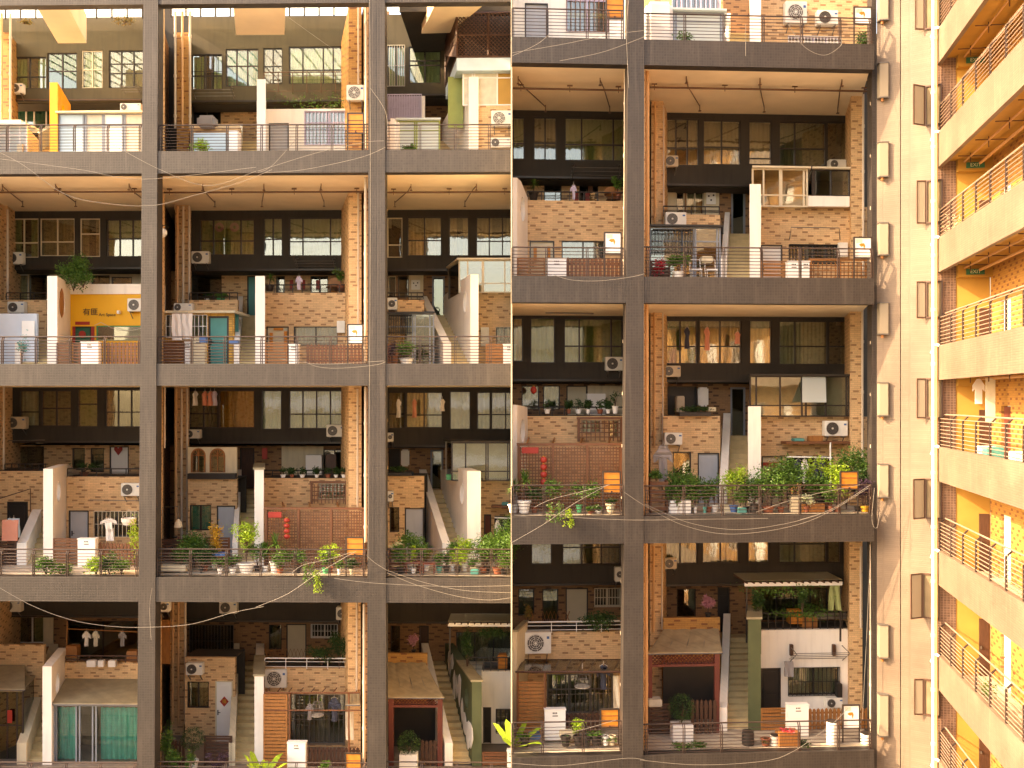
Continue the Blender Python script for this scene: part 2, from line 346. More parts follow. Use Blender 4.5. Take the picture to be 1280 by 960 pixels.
# ---------------- the kit: everything a bay is made of
class Bay:
    def __init__(s, w, b, xl, xr, yc, yf, ph):
        s.w, s.b, s.xl, s.xr, s.yc, s.yf, s.ph = w, b, xl, xr, yc, yf, ph
        s.zf = w.P((xl + xr) / 2, yf, 0)[2]; s.zc = w.P((xl + xr) / 2, yc, 0)[2]
    def lab(s, t):
        ws = s.ph.split(); n = 16 - len(t.split())
        if len(ws) > n:
            for a in ('bay', 'terrace', 'strip'): ws = [x for x in ws if x not in ('the', 'of', 'with', 'and')] if len(ws) > n else ws
        return t + ', ' + ' '.join(ws)
    def base(s, x, d, z=None): p = s.w.P(x, 500, d); return s.w.L(p[0], d, s.zf if z is None else z)
    # ---- building parts
    def wall(s, x0, y0, x1, y1, d, m, wins=(), t=.2, floor=False, room=1.3, rm='room', name='wall'):
        w = s.w; xm = (x0 + x1) / 2
        u0 = w.P(x0, y0, d)[0]; u1 = w.P(x1, y0, d)[0]; z1 = w.P(xm, y0, d)[2]; z0 = s.zf if floor else w.P(xm, y1, d)[2]
        holes = []
        for q in wins:
            a, b_, c_, e_ = q[:4]; xq = (a + c_) / 2
            hz0 = s.zf + .02 if q[4] == 'door' else w.P(xq, e_, d)[2]
            holes.append((max(w.P(a, 0, d)[0], u0), hz0, min(w.P(c_, 0, d)[0], u1), min(w.P(xq, b_, d)[2], z1)))
        us = sorted({u0, u1, *[h[0] for h in holes], *[h[2] for h in holes]}); zs = sorted({z0, z1, *[h[1] for h in holes], *[h[3] for h in holes]})
        mb = MB()
        for i in range(len(us) - 1):
            # merge vertically adjacent solid cells of this column
            run = None
            for j in range(len(zs) - 1):
                cu = (us[i] + us[i + 1]) / 2; cz = (zs[j] + zs[j + 1]) / 2
                solid = not any(h[0] < cu < h[2] and h[1] < cz < h[3] for h in holes) and z0 <= cz <= z1
                if solid:
                    run = [zs[j], zs[j + 1]] if run is None else [run[0], zs[j + 1]]
                if (not solid or j == len(zs) - 2) and run:
                    if us[i + 1] - us[i] > .003: mb.lbox(w, us[i], us[i + 1], d, d + t, run[0], run[1])
                    run = None
        mb.build(name, m, s.b)
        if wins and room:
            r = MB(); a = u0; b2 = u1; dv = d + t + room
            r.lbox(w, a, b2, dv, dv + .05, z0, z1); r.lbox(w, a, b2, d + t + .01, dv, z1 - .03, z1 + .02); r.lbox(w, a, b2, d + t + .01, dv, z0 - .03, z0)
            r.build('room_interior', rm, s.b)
        for q, h in zip(wins, holes):
            if q[4] == 'door': s._door(h, d, *q[5:])
            else: s._window(h, d, *q[4:])
    def _window(s, h, d, nx=2, ny=(.55,), fm='frame_dark', cur=None, gl='glass', bars=None, label=None, off=.05):
        w = s.w; u0, z0, u1, z1 = h; f = .045
        mb = MB(); v = d + off
        mb.lbox(w, u0, u0 + f, v, v + .08, z0, z1); mb.lbox(w, u1 - f, u1, v, v + .08, z0, z1)
        mb.lbox(w, u0 + f, u1 - f, v, v + .08, z1 - f, z1); mb.lbox(w, u0 + f, u1 - f, v, v + .08, z0, z0 + f)
        cols = [i / nx for i in range(1, nx)] if isinstance(nx, int) else list(nx)
        for c in cols: uc = u0 + (u1 - u0) * c; mb.lbox(w, uc - f * .6, uc + f * .6, v - .01, v + .07, z0 + f, z1 - f)
        for r in ny: zc = z0 + (z1 - z0) * (1 - r); mb.lbox(w, u0 + f, u1 - f, v + .01, v + .06, zc - f * .6, zc + f * .6)
        o = mb.build('window', fm, s.b)
        if label: o['label'] = label
        g = MB(); g.lbox(w, u0 + f, u1 - f, v + .035, v + .041, z0 + f, z1 - f); g.build('pane', gl, o)
        if cur:
            full = not cur.endswith('/'); cm = cur.rstrip('/')
            for (a, b) in (((.0, 1.0),) if full else ((.0, .36), (.7, 1.0))):
                c = MB(); ua = u0 + f + (u1 - u0 - 2 * f) * a; ub = u0 + f + (u1 - u0 - 2 * f) * b; n = max(8, int((ub - ua) / .05)); k = 0
                ph = random.random() * 6
                pts = [(ua + (ub - ua) * i / n, v + .2 + .028 * math.sin(i * 1.9 + ph) + .02 * math.sin(i * .7)) for i in range(n + 1)]
                vv = [w.L(p, q, z0 + .03) for p, q in pts] + [w.L(p, q, z1 - .03) for p, q in pts]
                c.add(vv, [(i, i + 1, n + 2 + i, n + 1 + i) for i in range(n)]); c.build('curtain', cm, o, smooth='leaf')
        if bars:
            nb, bm_ = bars; b = MB(); vb = d - .05
            for i in range(nb + 1): ub = u0 + (u1 - u0) * i / nb; b.lbox(w, ub - .012, ub + .012, vb, vb + .024, z0, z1)
            for k in (0, .5, 1): zb = z0 + (z1 - z0) * k; b.lbox(w, u0, u1, vb - .012, vb - .001, zb - .014, zb + .014)
            b.build('window_bars', bm_, o)
        return o
    def _door(s, h, d, m='grey_door', label=None, glass=None, fm='frame_dark', panel=True, fu=None):
        w = s.w; u0, z0, u1, z1 = h; f = .05
        if glass:
            mb = MB(); a = .09
            mb.lbox(w, u0, u0 + a, d + .04, d + .1, z0, z1); mb.lbox(w, u1 - a, u1, d + .04, d + .1, z0, z1)
            mb.lbox(w, u0 + a, u1 - a, d + .04, d + .1, z1 - a, z1); mb.lbox(w, u0 + a, u1 - a, d + .04, d + .1, z0, z0 + a)
            mb.lbox(w, u0 + a, u1 - a, d + .05, d + .09, z0 + (z1 - z0) * .45, z0 + (z1 - z0) * .45 + .06)
            o = mb.build('door', m, s.b); g = MB(); g.lbox(w, u0 + a, u1 - a, d + .06, d + .07, z0 + a, z1 - a); g.build('pane', glass, o)
        else:
            mb = MB(); mb.lbox(w, u0 + f, u1 - f, d + .06, d + .11, z0, z1 - f); o = mb.build('door', m, s.b)
            fr = MB(); fr.lbox(w, u0, u0 + f, d - .01, d + .12, z0, z1); fr.lbox(w, u1 - f, u1, d - .01, d + .12, z0, z1); fr.lbox(w, u0 + f, u1 - f, d - .01, d + .12, z1 - f, z1)
            fr.build('door_frame', fm, o)
            if panel:
                pn = MB(); hh = z1 - z0; uu = u1 - u0
                for (a, b) in ((.08, .45), (.52, .92)): pn.lbox(w, u0 + uu * .2, u1 - uu * .2, d + .05, d + .06, z0 + hh * a, z0 + hh * b)
                pn.build('door_panel', m, o)
        hd = MB(); hx = u0 + (u1 - u0) * .14; zz = z0 + (z1 - z0) * .48
        hd.lbox(w, hx - .02, hx + .02, d + .02, d + .06, zz - .1, zz + .12); hd.lbox(w, hx, hx + .12, d + .0, d + .02, zz, zz + .025); hd.build('handle', 'black', o)
        if fu:      # red paper diamond
            q = MB(); uc = (u0 + u1) / 2; zc = z0 + (z1 - z0) * .66; r = .2
            q.prism(w, [(uc - r, zc), (uc, zc - r * 1.15), (uc + r, zc), (uc, zc + r * 1.15)], d + .035, .01)
            dd = q.build('door_decoration', 'red', o)
            text(w, '福', uc, zc, d + .03, .2, 'flower_yellow', dd, 'lettering')
        if label: o['label'] = label
        return o
    def slab(s, x0, x1, d0, d1, ztop, th=.18, m='ceiling', name='terrace_slab'):
        w = s.w; mb = MB(); u0 = w.P(x0, 0, d0)[0]; u1 = w.P(x1, 0, d0)[0]
        mb.lbox(w, u0, u1, d0, d1, ztop - th, ztop, w.sk); return mb.build(name, m, s.b)
    def part(s, name, m, x0, y0, x1, y1, d, t=.1, sk=0, zb=None, floor=False, label=None, bevel=0):
        mb = MB(); mb.pbox(s.w, x0, y0, x1, y1, d, t, sk, s.zf if floor else zb); o = mb.build(name, m, s.b, bevel=bevel)
        if label: o['label'] = label
        return o
    def ground_room(s, x0, x1, ytop, m='brick', wins=(), sides=True, d=None):
        """ground floor room of a flat, its roof is the upper terrace"""
        w = s.w; d = w.G if d is None else d
        s.wall(x0, ytop, x1, 0, d, m, wins, floor=True)
        s.slab(x0, x1, d + .2, w.M, s.zf + 2.60, .2)
        if sides:
            for x, o in ((x0, 0), (x1, -.15)):
                mb = MB(); u = w.P(x, 0, d)[0] + o + .2 * w.sk
                z1 = w.P(x, ytop, d)[2]
                mb.side(w, u, .15, [(d + .2, s.zf), (w.M - .01, s.zf), (w.M - .01, s.zf + 2.7), (d + .2, min(z1, s.zf + 3.3))], w.sk, d + .2); mb.build('side_wall', m, s.b)
    # ---- stairs
    def stairs(s, xs0, xs1, xw1, ytall, desc, low='white_wall', tall='white_wall', hole=True, dback=None, dtop=6.0, end_h=.95, step='step', cap=None, lowback=True, xl=None):
        """xs0..xs1 the flight, xs1..xw1 the high wall's front edge, px at the foot of the stairs"""
        w = s.w; d0 = w.T; d1 = w.M - .35; k = (w.M - w.T) / 6.8
        rise = 2.60; n = 15; u0 = w.P(xs0, 0, d0)[0]; u1 = w.P(xs1, 0, d0)[0]; u2 = w.P(xw1, 0, d0)[0]
        r = root('staircase', w.L((u0 + u1) / 2, d0, s.zf), s.lab(desc), 'staircase', 'outdoor staircases of the terraces')
        mb = MB()
        for i in range(n):
            a = d0 + .3 + (d1 - d0 - .3) * i / n; sh = w.sk * (a - d0)
            mb.lbox(w, u0 + sh, u1 + sh, a, a + (d1 - d0 - .3) / n + (1.0 if i == n - 1 else -.001), s.zf, s.zf + rise * (i + 1) / n, w.sk)
            mb.lbox(w, u0 + sh, u1 + sh, a - .03, a - .001, s.zf + rise * (i + 1) / n - .035, s.zf + rise * (i + 1) / n, w.sk)
        mb.build('steps', step, r)
        mb = MB(); t = .22
        x_l = u0 - t if xl is None else w.P(xl, 0, d0)[0]; t = u0 - x_l - .002
        mb.side(w, x_l, t, [(d0, s.zf), (d1, s.zf), (d1, s.zf + rise + .95), (d0 + .35, s.zf + 1.05), (d0, s.zf + .95)], w.sk, d0); mb.build('slanted_wall', low, r)
        zt = w.P(xs1, ytall, d0)[2]; he = s.zf + rise + end_h; db = d1 if dback is None else dback; dt = d0 + (dtop - 2.8) * k
        pr = [(d0, s.zf), (db, s.zf)]
        if dback is None: pr += [(d1, he), (dt + (d1 - dt) * .6, he + (zt - he) * .22), (dt + (d1 - dt) * .25, he + (zt - he) * .62), (dt, zt)]
        else: pr += [(db, zt - .12)]
        pr += [(d0, zt)]
        hl = None
        if hole:
            hc = (d0 + 1.15 * k, zt - 1.05); hl = [(hc[0] + .42 * k * math.cos(2 * math.pi * i / 24), hc[1] + .48 * math.sin(2 * math.pi * i / 24)) for i in range(24)]
        mb = MB(); mb.side(w, u1 + .002, u2 - u1, pr, w.sk, d0, hl); o = mb.build('high_wall', tall, r)
        if hole:    # rim lining of the round opening
            q = MB(); ring = [(hc[0] + .36 * k * math.cos(2 * math.pi * i / 24), hc[1] + .42 * math.sin(2 * math.pi * i / 24)) for i in range(24)]
            q.side(w, u1 - .012, u2 - u1 + .028, hl, w.sk, d0, ring); q.build('opening_rim', tall, o)
        if cap:
            q = MB(); q.side(w, u1 - .06, u2 - u1 + .12, [(d0 - .05, zt), (dt, zt), (dt, zt + .08), (d0 - .05, zt + .08)], w.sk, d0); q.build('wall_cap', cap, o)
        return r
    # ---- things
    def ac(s, x0, y0, x1, y1, d, desc, m='ac_white', bracket=True, flip=False):
        w = s.w; t = .32; v = d - t - .04; u0, _, z1 = w.P(x0, y0, v); u1, _, z0 = w.P(x1, y1, v)
        r = root('air_conditioner', w.L((u0 + u1) / 2, v + t / 2, z0), s.lab(desc), 'air conditioner', 'outdoor air conditioner units')
        mb = MB(); mb.lbox(w, u0, u1, v, v + t, z0, z1); c = mb.build('casing', m, r, bevel=.02)
        hh = (z1 - z0); cr = min(hh * .41, (u1 - u0) * .36); uc = u0 + cr + hh * .1 if not flip else u1 - cr - hh * .1; zc = (z0 + z1) / 2
        g = MB(); g.disc(w, (uc, v - .012, zc), cr, .01); f = g.build('fan', 'grille', r)
        g = MB()
        for k in (.98, .76, .54, .3): g.disc(w, (uc, v - .03, zc), cr * k, .012, 20, cr * k - .014)
        for k in range(8):
            a = k * math.pi / 4 + .2; g.add([w.L(uc + math.cos(a + e) * q * cr, v - .034, zc + math.sin(a + e) * q * cr) for e, q in ((0, .1), (.02, .98), (.07, .98), (.2, .1))], [(0, 1, 2, 3)])
        g.build('guard', m if cr > .25 else 'metal_grey', f)
        g = MB(); g.disc(w, (uc, v - .04, zc), cr * .16, .02, 10); g.build('hub', m, f)
        q = MB(); ux = u1 - (u1 - u0) * .12 if not flip else u0 + (u1 - u0) * .12; q.lbox(w, ux - .05, ux + .05, v - .008, v - .001, z1 - hh * .3, z1 - hh * .18); q.build('badge', 'blue', r)
        if bracket:
            for k in (.15, .85):
                ub = u0 + (u1 - u0) * k; q = MB(); q.lbox(w, ub - .02, ub + .02, v, d, z0 - .05, z0 - .002); q.loft([w.L(ub - .015, v + .03, z0 - .05), w.L(ub + .015, v + .03, z0 - .05), w.L(ub + .015, v + .07, z0 - .05), w.L(ub - .015, v + .07, z0 - .05)],
                    [w.L(ub - .015, d - .04, z0 - .3), w.L(ub + .015, d - .04, z0 - .3), w.L(ub + .015, d, z0 - .3), w.L(ub - .015, d, z0 - .3)]); q.build('bracket', 'metal_grey', r)
    def railing(s, x0, x1, desc, posts, d=.14, h=1.06, nb=8, m='rail', z=None, pm=None, name='balcony_railing', double=True, group='railings along the terrace edges', lean=.12):
        w = s.w; zf = s.zf if z is None else z; u0 = w.P(x0, 0, d)[0]; u1 = w.P(x1, 0, d)[0]
        r = root(name, w.L((u0 + u1) / 2, d, zf), s.lab(desc), 'railing', group)
        mb = MB()
        for i in range(nb):
            zz = zf + .09 + (h - .24) * i / (nb - 1); mb.tube([w.L(u0, d + .02, zz), w.L(u1, d + .02, zz)], .013, 5)
        mb.build('horizontal_bars', m, r)
        mb = MB(); mb.tube([w.L(u0, d + lean, zf + h), w.L(u1, d + lean, zf + h)], .027, 8); mb.build('handrail', m, r)
        for p in posts:
            up = w.P(p, 0, d)[0]; q = MB()
            for o in ((-.045, .02) if double else (-.012,)):
                pts = [(0, 0), (0, h * .84), (lean * .45, h * .95), (lean * .95, h - .02)]
                for (a, b), (c_, e_) in zip(pts, pts[1:]):
                    q.loft([w.L(up + o, d + a - .03, zf + b), w.L(up + o + .025, d + a - .03, zf + b), w.L(up + o + .025, d + a + .03, zf + b), w.L(up + o, d + a + .03, zf + b)],
                           [w.L(up + o, d + c_ - .03, zf + e_), w.L(up + o + .025, d + c_ - .03, zf + e_), w.L(up + o + .025, d + c_ + .03, zf + e_), w.L(up + o, d + c_ + .03, zf + e_)])
            q.build('post', pm or m, r)
        return r
    def rail2(s, x0, x1, y0, y1, d, desc, m='frame_dark', nb=3, np_=6):
        """small upper terrace railing given by its top and bottom rows"""
        z0 = s.w.P((x0 + x1) / 2, y1, d)[2]; z1 = s.w.P((x0 + x1) / 2, y0, d)[2]
        return s.railing(x0, x1, desc, [x0 + (x1 - x0) * i / np_ for i in range(np_ + 1)], d, z1 - z0, nb, m, z0, double=False, group='small railings on the upper terraces', lean=.02)
    def fence(s, x0, x1, ytop, desc, style='picket', m='wood', d=None, z=None, gap=.45, h=None):
        w = s.w; d = w.T if d is None else d; zf = s.zf if z is None else z; u0 = w.P(x0, 0, d)[0]; u1 = w.P(x1, 0, d)[0]; z1 = w.P((x0 + x1) / 2, ytop, d)[2]
        r = root('wooden_fence' if style != 'lattice' else 'lattice_screen', w.L((u0 + u1) / 2, d, zf), s.lab(desc), 'fence' if style != 'lattice' else 'screen', 'timber fences and screens on the terraces')
        L = u1 - u0; hh = z1 - zf
        if style == 'picket':
            n = max(3, round(L / .155)); q = MB()
            for i in range(n):
                a = u0 + L * i / n; b = a + L / n * (1 - gap * .6); jz = random.uniform(-.02, .02)
                q.prism(w, [(a, zf + .03), (b, zf + .03), (b, z1 - .06 + jz), ((a + b) / 2, z1 + jz), (a, z1 - .06 + jz)], d, .03)
            q.build('pickets', m, r)
            for k in (.2, .75): q = MB(); q.lbox(w, u0, u1, d + .032, d + .07, zf + hh * k, zf + hh * k + .07); q.build('rail', m, r)
        elif style == 'board':
            n = max(3, round(hh / .15)); q = MB()
            for i in range(n): q.lbox(w, u0 + .07, u1 - .07, d + .015, d + .04, zf + .05 + (hh - .1) * i / n, zf + .05 + (hh - .1) * (i + .74) / n)
            q.build('boards', m, r)
            for a, b in ((u0, u0 + .07), (u1 - .07, u1)): q = MB(); q.lbox(w, a, b, d, d + .06, zf, z1); q.build('post', m, r)
            q = MB(); q.lbox(w, u0 + .07, u1 - .07, d, d + .05, z1 - .06, z1); q.build('top_rail', m, r)
        elif style == 'lattice':
            q = MB(); st = .16 if gap > .4 else .11
            n = int(L / st)
            for i in range(1, n): a = u0 + L * i / n; q.lbox(w, a - .02, a + .02, d + .02, d + .04, zf + hh * .02, z1 - .05)
            nz = int(hh / st)
            for i in range(1, nz): b = zf + hh * i / nz; q.lbox(w, u0, u1, d + .041, d + .055, b - .02, b + .02)
            q.build('lattice', m, r)
            np_ = max(1, round(L / 1.3))
            for i in range(np_ + 1): a = u0 + (L - .09) * i / np_; q = MB(); q.lbox(w, a, a + .09, d - .02, d + .07, zf, z1); q.build('post', m, r)
            q = MB(); q.lbox(w, u0 - .03, u1 + .03, d - .04, d + .09, z1 + .001, z1 + .09); q.build('top_rail', m, r)
        return r
    def cabinet(s, x0, x1, ytop, desc, d=None, m='white_paint', ybot=None, t=.3):
        w = s.w; d = w.T - .35 if d is None else d; u0 = w.P(x0, 0, d)[0]; u1 = w.P(x1, 0, d)[0]; z1 = w.P(x0, ytop, d)[2]; zb = s.zf if ybot is None else w.P(x0, ybot, d)[2]
        r = root('utility_cabinet', w.L((u0 + u1) / 2, d, zb), s.lab(desc), 'cabinet', 'white cabinets behind the railings')
        q = MB(); q.lbox(w, u0, u1, d, d + t, zb, z1 - .04); q.build('body', m, r, bevel=.008)
        q = MB(); q.lbox(w, u0 - .02, u1 + .02, d - .02, d + t, z1 - .038, z1); q.build('lid', m, r)
        uc = (u0 + u1) / 2; q = MB()
        for k in range(3): q.lbox(w, uc - .09 + k * .06, uc - .05 + k * .06, d - .006, d - .001, z1 - .16, z1 - .11)
        q.build('badge', 'frame_dark', r)
        q = MB(); q.lbox(w, uc - .1, uc + .1, d - .006, d - .001, z1 - .26, z1 - .22); q.build('label_plate', 'metal_grey', r)
    def board(s, x0, y0, x1, y1, desc, m='white_paint', d=.45, motif='orange', fm='frame_dark', legs=True):
        w = s.w; u0, _, z1 = w.P(x0, y0, d); u1, _, z0 = w.P(x1, y1, d)
        r = root('notice_board', w.L((u0 + u1) / 2, d, s.zf if legs else z0), s.lab(desc), 'notice board', 'framed boards standing at the railings')
        q = MB(); q.lbox(w, u0 + .04, u1 - .04, d, d + .04, z0 + .04, z1 - .04); q.build('panel', m, r)
        q = MB(); f = .045
        q.lbox(w, u0, u1, d - .02, d + .06, z1 - f, z1); q.lbox(w, u0, u1, d - .02, d + .06, z0, z0 + f); q.lbox(w, u0, u0 + f, d - .02, d + .06, z0 + f, z1 - f); q.lbox(w, u1 - f, u1, d - .02, d + .06, z0 + f, z1 - f)
        q.build('frame', fm, r)
        if motif:
            q = MB(); uc = (u0 + u1) / 2; zc = z0 + (z1 - z0) * .6; random.seed(int(x0))
            if m == 'white_paint':
                q.prism(w, [(uc - .15, zc + .02), (uc - .05, zc - .05), (uc + .02, zc - .02), (uc + .04, zc - .16), (uc + .09, zc - .02), (uc + .05, zc + .08), (uc - .08, zc + .07)], d - .006, .004)
                for k in range(4): q.lbox(w, u0 + .1, u0 + .12 + (u1 - u0) * .3, d - .006, d - .002, z1 - .11 - k * .035, z1 - .10 - k * .035)
            else:
                q.lbox(w, u0 + .05, u1 - .05, d - .008, d - .001, z0 + (z1 - z0) * .62, z0 + (z1 - z0) * .65)
                q.lbox(w, uc - .03, uc + .03, d - .02, d - .009, z0 + .02, z0 + .1)
            q.build('motif', motif, r)
        if legs:
            for u in (u0, u1 - .04): q = MB(); q.lbox(w, u, u + .04, d - .01, d + .03, s.zf, z0 - .001); q.build('post', fm, r)
    def rod(s, name, cat, desc, pts, r_, m, group=None):
        """thin pipe or rod through px points (x,y,d)"""
        p = [s.w.W(*q) for q in pts]; q = MB(); q.tube([a for a in p], r_, 6); o = q.build(name, m, None, loc=p[0]); tag(o, s.lab(desc), cat, group); return o
    def downpipe(s, x, y0, y1, d, desc, m='pipe_white', r_=.055, z0=None, z1=None, x2=None):
        w = s.w; a = w.W(x, y0, d); b = w.W(x if x2 is None else x2, y1, d)
        r = root('downpipe', b, s.lab(desc), 'pipe', 'vertical drain pipes on the facade')
        q = MB(); q.tube([b, a], r_, 8); q.build('pipe', m, r, smooth=False)
        n = max(1, int((a.z - b.z) / 2.2)); q = MB()
        for i in range(n + 1): c = b.lerp(a, (i + .3) / (n + 1)); q.tube([c - Vector((0, 0, .06)), c + Vector((0, 0, .06))], r_ * 1.35, 8)
        q.build('collar', m, r)
    def garment(s, x0, y0, x1, y1, d, kind, m, desc, hanger=True):
        w = s.w; u0, _, z1 = w.P(x0, y0, d); u1, _, z0 = w.P(x1, y1, d); L = u1 - u0; hh = z1 - z0
        P_ = {'shirt': [(.28, 0), (.72, 0), (.72, .62), (1, .5), (1, .72), (.68, .96), (.58, 1), (.5, .95), (.42, 1), (.32, .96), (0, .72), (0, .5), (.28, .62)],
              'towel': [(0, 0), (1, 0), (1, 1), (0, 1)], 'trousers': [(.02, 0), (.38, 0), (.5, .6), (.62, 0), (.98, 0), (.84, 1), (.16, 1)],
              'dress': [(.1, 0), (.9, 0), (.8, .6), (.95, .8), (.62, 1), (.38, 1), (.05, .8), (.2, .6)]}[kind]
        q = MB(); q.prism(w, [(u0 + a * L, z0 + b * hh) for a, b in P_], d, .05)
        bm = bmesh.new(); me = bpy.data.meshes.new('t'); me.from_pydata(q.v, [], q.f); bm.from_mesh(me)
        bmesh.ops.triangulate(bm, faces=bm.faces[:]); bmesh.ops.subdivide_edges(bm, edges=bm.edges[:], cuts=2, use_grid_fill=True)
        for vt in bm.verts: vt.co.y += .035 * math.sin(vt.co.x * 26 + vt.co.z * 3); vt.co.x += .012 * math.sin(vt.co.z * 14)
        bm.to_mesh(me); bm.free(); q.v = [v.co.copy() for v in me.vertices]; q.f = [tuple(p.vertices) for p in me.polygons]; bpy.data.meshes.remove(me)
        nm = {'dress': 'hanging_dress', 'shirt': 'hanging_shirt', 'towel': 'hanging_towel', 'trousers': 'hanging_trousers'}[kind]
        if hanger:
            r = root(nm, w.L((u0 + u1) / 2, d, z0), s.lab(desc), kind, 'laundry hanging on the terraces'); q.build('cloth', m, r, smooth='leaf')
            uc = (u0 + u1) / 2; g = MB(); v = d + .02
            g.tube([w.L(uc - L * .3, v, z1 - hh * .06), w.L(uc, v, z1 + .03), w.L(uc + L * .3, v, z1 - hh * .06)], .008, 4); g.tube([w.L(uc, v, z1 + .03), w.L(uc, v, z1 + .13)], .007, 4); g.build('hanger', 'wire', r)
        else:
            o = q.build(nm, m, None, smooth='leaf', loc=w.L((u0 + u1) / 2, d, z0)); tag(o, s.lab(desc), kind, 'laundry hanging on the terraces')
    def plant(s, kind, x, ytop, wpx, d, desc, leaf='leaf', pot='terracotta', potw=None, base=None, poth=None, n=None, cat='potted plant', name='potted_plant'):
        """base: row of the pot's foot if it does not stand on the bay floor"""
        w = s.w; k = w.m(d); z0 = s.zf if base is None else w.P(x, base, d)[2]; z1 = w.P(x, ytop, d)[2]; c = w.L(w.P(x, 0, d)[0], d, z0)
        rr = wpx * k / 2 * (1.3 if kind in ('bush', 'tall') else 1); hh = max(.15, z1 - z0); lush = base is None and s.yf in (722, 645); hh *= 1.12 if lush and kind != 'palm' else 1; rr *= 1.25 if lush else 1; pr = (potw * k / 2) if potw else min(.2, rr * .6); ph_ = (poth * k) if poth else min(.3, hh * .3)
        r = root(name, c, s.lab(desc), cat, 'plants on the terraces'); random.seed(int(x * 7 + ytop))
        if pot:
            q = MB()
            if pot.startswith('box:'):
                q.lbox(w, w.P(x, 0, d)[0] - pr, w.P(x, 0, d)[0] + pr, d - pr * .7, d + pr * .7, z0, z0 + ph_); q.build('planter', pot[4:], r)
            else:
                q.lathe(c, [(pr * .68, 0), (pr * .95, ph_ * .85), (pr * 1.08, ph_ * .86), (pr * 1.08, ph_), (pr * .9, ph_), (pr * .85, ph_ * .9)], 12); q.build('pot', pot, r)
        else: ph_ = 0
        b = c + Vector((0, 0, ph_)); lf = MB(); st = MB(); hp = hh - ph_
        if kind in ('bush', 'round', 'tall'):
            if kind == 'bush': n = int((n or int(130 + rr * hp * 900)) * 1.9); cz = hp * .55; rz = hp * .5
            elif kind == 'round': n = n or 1500; cz = hp - rr; rz = rr
            else: n = int((n or int(120 + rr * hp * 480)) * 2.0); cz = hp * .6; rz = hp * .42
            n = min(n, 3000); ls = .10 if kind != 'round' else .06
            cl = [Vector((random.uniform(-1, 1), random.uniform(-.8, .8), random.uniform(-1, 1))).normalized() * random.uniform(.35, .95) for _ in range(9 if kind != 'round' else 22)]
            for i in range(n):
                if kind == 'round':
                    a = Vector((random.gauss(0, 1), random.gauss(0, 1), random.gauss(0, 1))).normalized() * (random.uniform(.7, 1.04)); p = b + Vector((a.x * rr, a.y * rr, cz + a.z * rz))
                else:
                    q_ = random.choice(cl); a = q_ * .72 + Vector((random.gauss(0, .2), random.gauss(0, .2), random.gauss(0, .2)))
                    p = b + Vector((a.x * rr, a.y * rr, cz + a.z * rz))
                lf.leaf(p, ls)
            for q_ in (cl[:6] if kind != 'round' else cl[:4]):
                e = b + Vector((q_.x * rr * .6, q_.y * rr * .6, cz + q_.z * rz * .6)); st.tube([b, b.lerp(e, .5) + Vector((0, 0, .05)), e], [.014, .01, .005], 5)
            if kind == 'round': st.tube([b, b + Vector((0, 0, cz - rz * .5))], .025, 6)
        elif kind == 'palm':
            tr = hp * .45; st.tube([b, b + Vector((.02, 0, tr))], [.03, .02], 6)
            for i in range(n or 60):
                a = random.uniform(0, 6.28); e = random.uniform(-.5, 1.45); L = rr * random.uniform(.8, 1.1) if e < .9 else hp * .5
                p0 = b + Vector((.02, 0, tr)); dr = Vector((math.cos(a) * math.cos(e), math.sin(a) * math.cos(e), math.sin(e))); sd_ = Vector((-math.sin(a), math.cos(a), 0)) * .016
                p1 = p0 + dr * L * .55; p2 = p0 + dr * L + Vector((0, 0, -L * .28))
                lf.add([p0 - sd_, p0 + sd_, p1 + sd_ * 1.2, p1 - sd_ * 1.2, p2], [(0, 1, 2, 3), (3, 2, 4)])
        elif kind == 'broad':
            for i in range(n or 9):
                a = 6.28 * i / (n or 9) + random.uniform(-.3, .3); e = random.uniform(.35, 1.3); L = max(rr, hp * .9) * random.uniform(.7, 1)
                dr = Vector((math.cos(a) * math.cos(e), math.sin(a) * math.cos(e), math.sin(e))); sd_ = Vector((-math.sin(a), math.cos(a), 0)) * L * .13
                p1 = b + dr * L * .5; p2 = b + dr * L + Vector((0, 0, -L * .08)); m_ = b + dr * L * .25
                lf.add([b, m_ + sd_ * .5, p1 + sd_, b + dr * L * .8 + sd_ * .7, p2, b + dr * L * .8 - sd_ * .7, p1 - sd_, m_ - sd_ * .5], [(0, 1, 2, 3, 4, 5, 6, 7)])
                st.tube([b, m_], .008, 4)
        elif kind == 'trail':
            for j in range(6):
                x_ = random.uniform(-rr, rr); p = b + Vector((x_, -.1, hp)); pts = [p]
                for i in range(14):
                    p = p + Vector((random.uniform(-.05, .05), random.uniform(-.02, .02), -hp / 13)); pts.append(p)
                    for _ in range(3): lf.leaf(p + Vector((random.uniform(-.05, .05),) * 3), .09)
                st.tube(pts, .006, 4)
        elif kind == 'spray':
            for j in range(9):
                a = random.uniform(0, 6.28); L = hp * random.uniform(.7, 1.05); o = rr * random.uniform(.3, 1)
                pts = [b + Vector((math.cos(a) * o * t ** 1.6, math.sin(a) * o * t ** 1.6 * .6, L * (t - .25 * t * t * t))) for t in (0, .25, .5, .75, 1)]
                st.tube(pts, [.012, .01, .008, .006, .003], 5)
                for t in range(44):
                    f = random.uniform(.3, 1); i = min(3, int(f * 4)); p = pts[i].lerp(pts[i + 1], f * 4 - i); lf.leaf(p + Vector((random.gauss(0, .04), random.gauss(0, .04), random.gauss(0, .04))), .12, asp=3)
        lf.build('foliage', leaf, r, smooth='leaf')
        if st.v: st.build('stem', 'wood_dark', r)
        return r
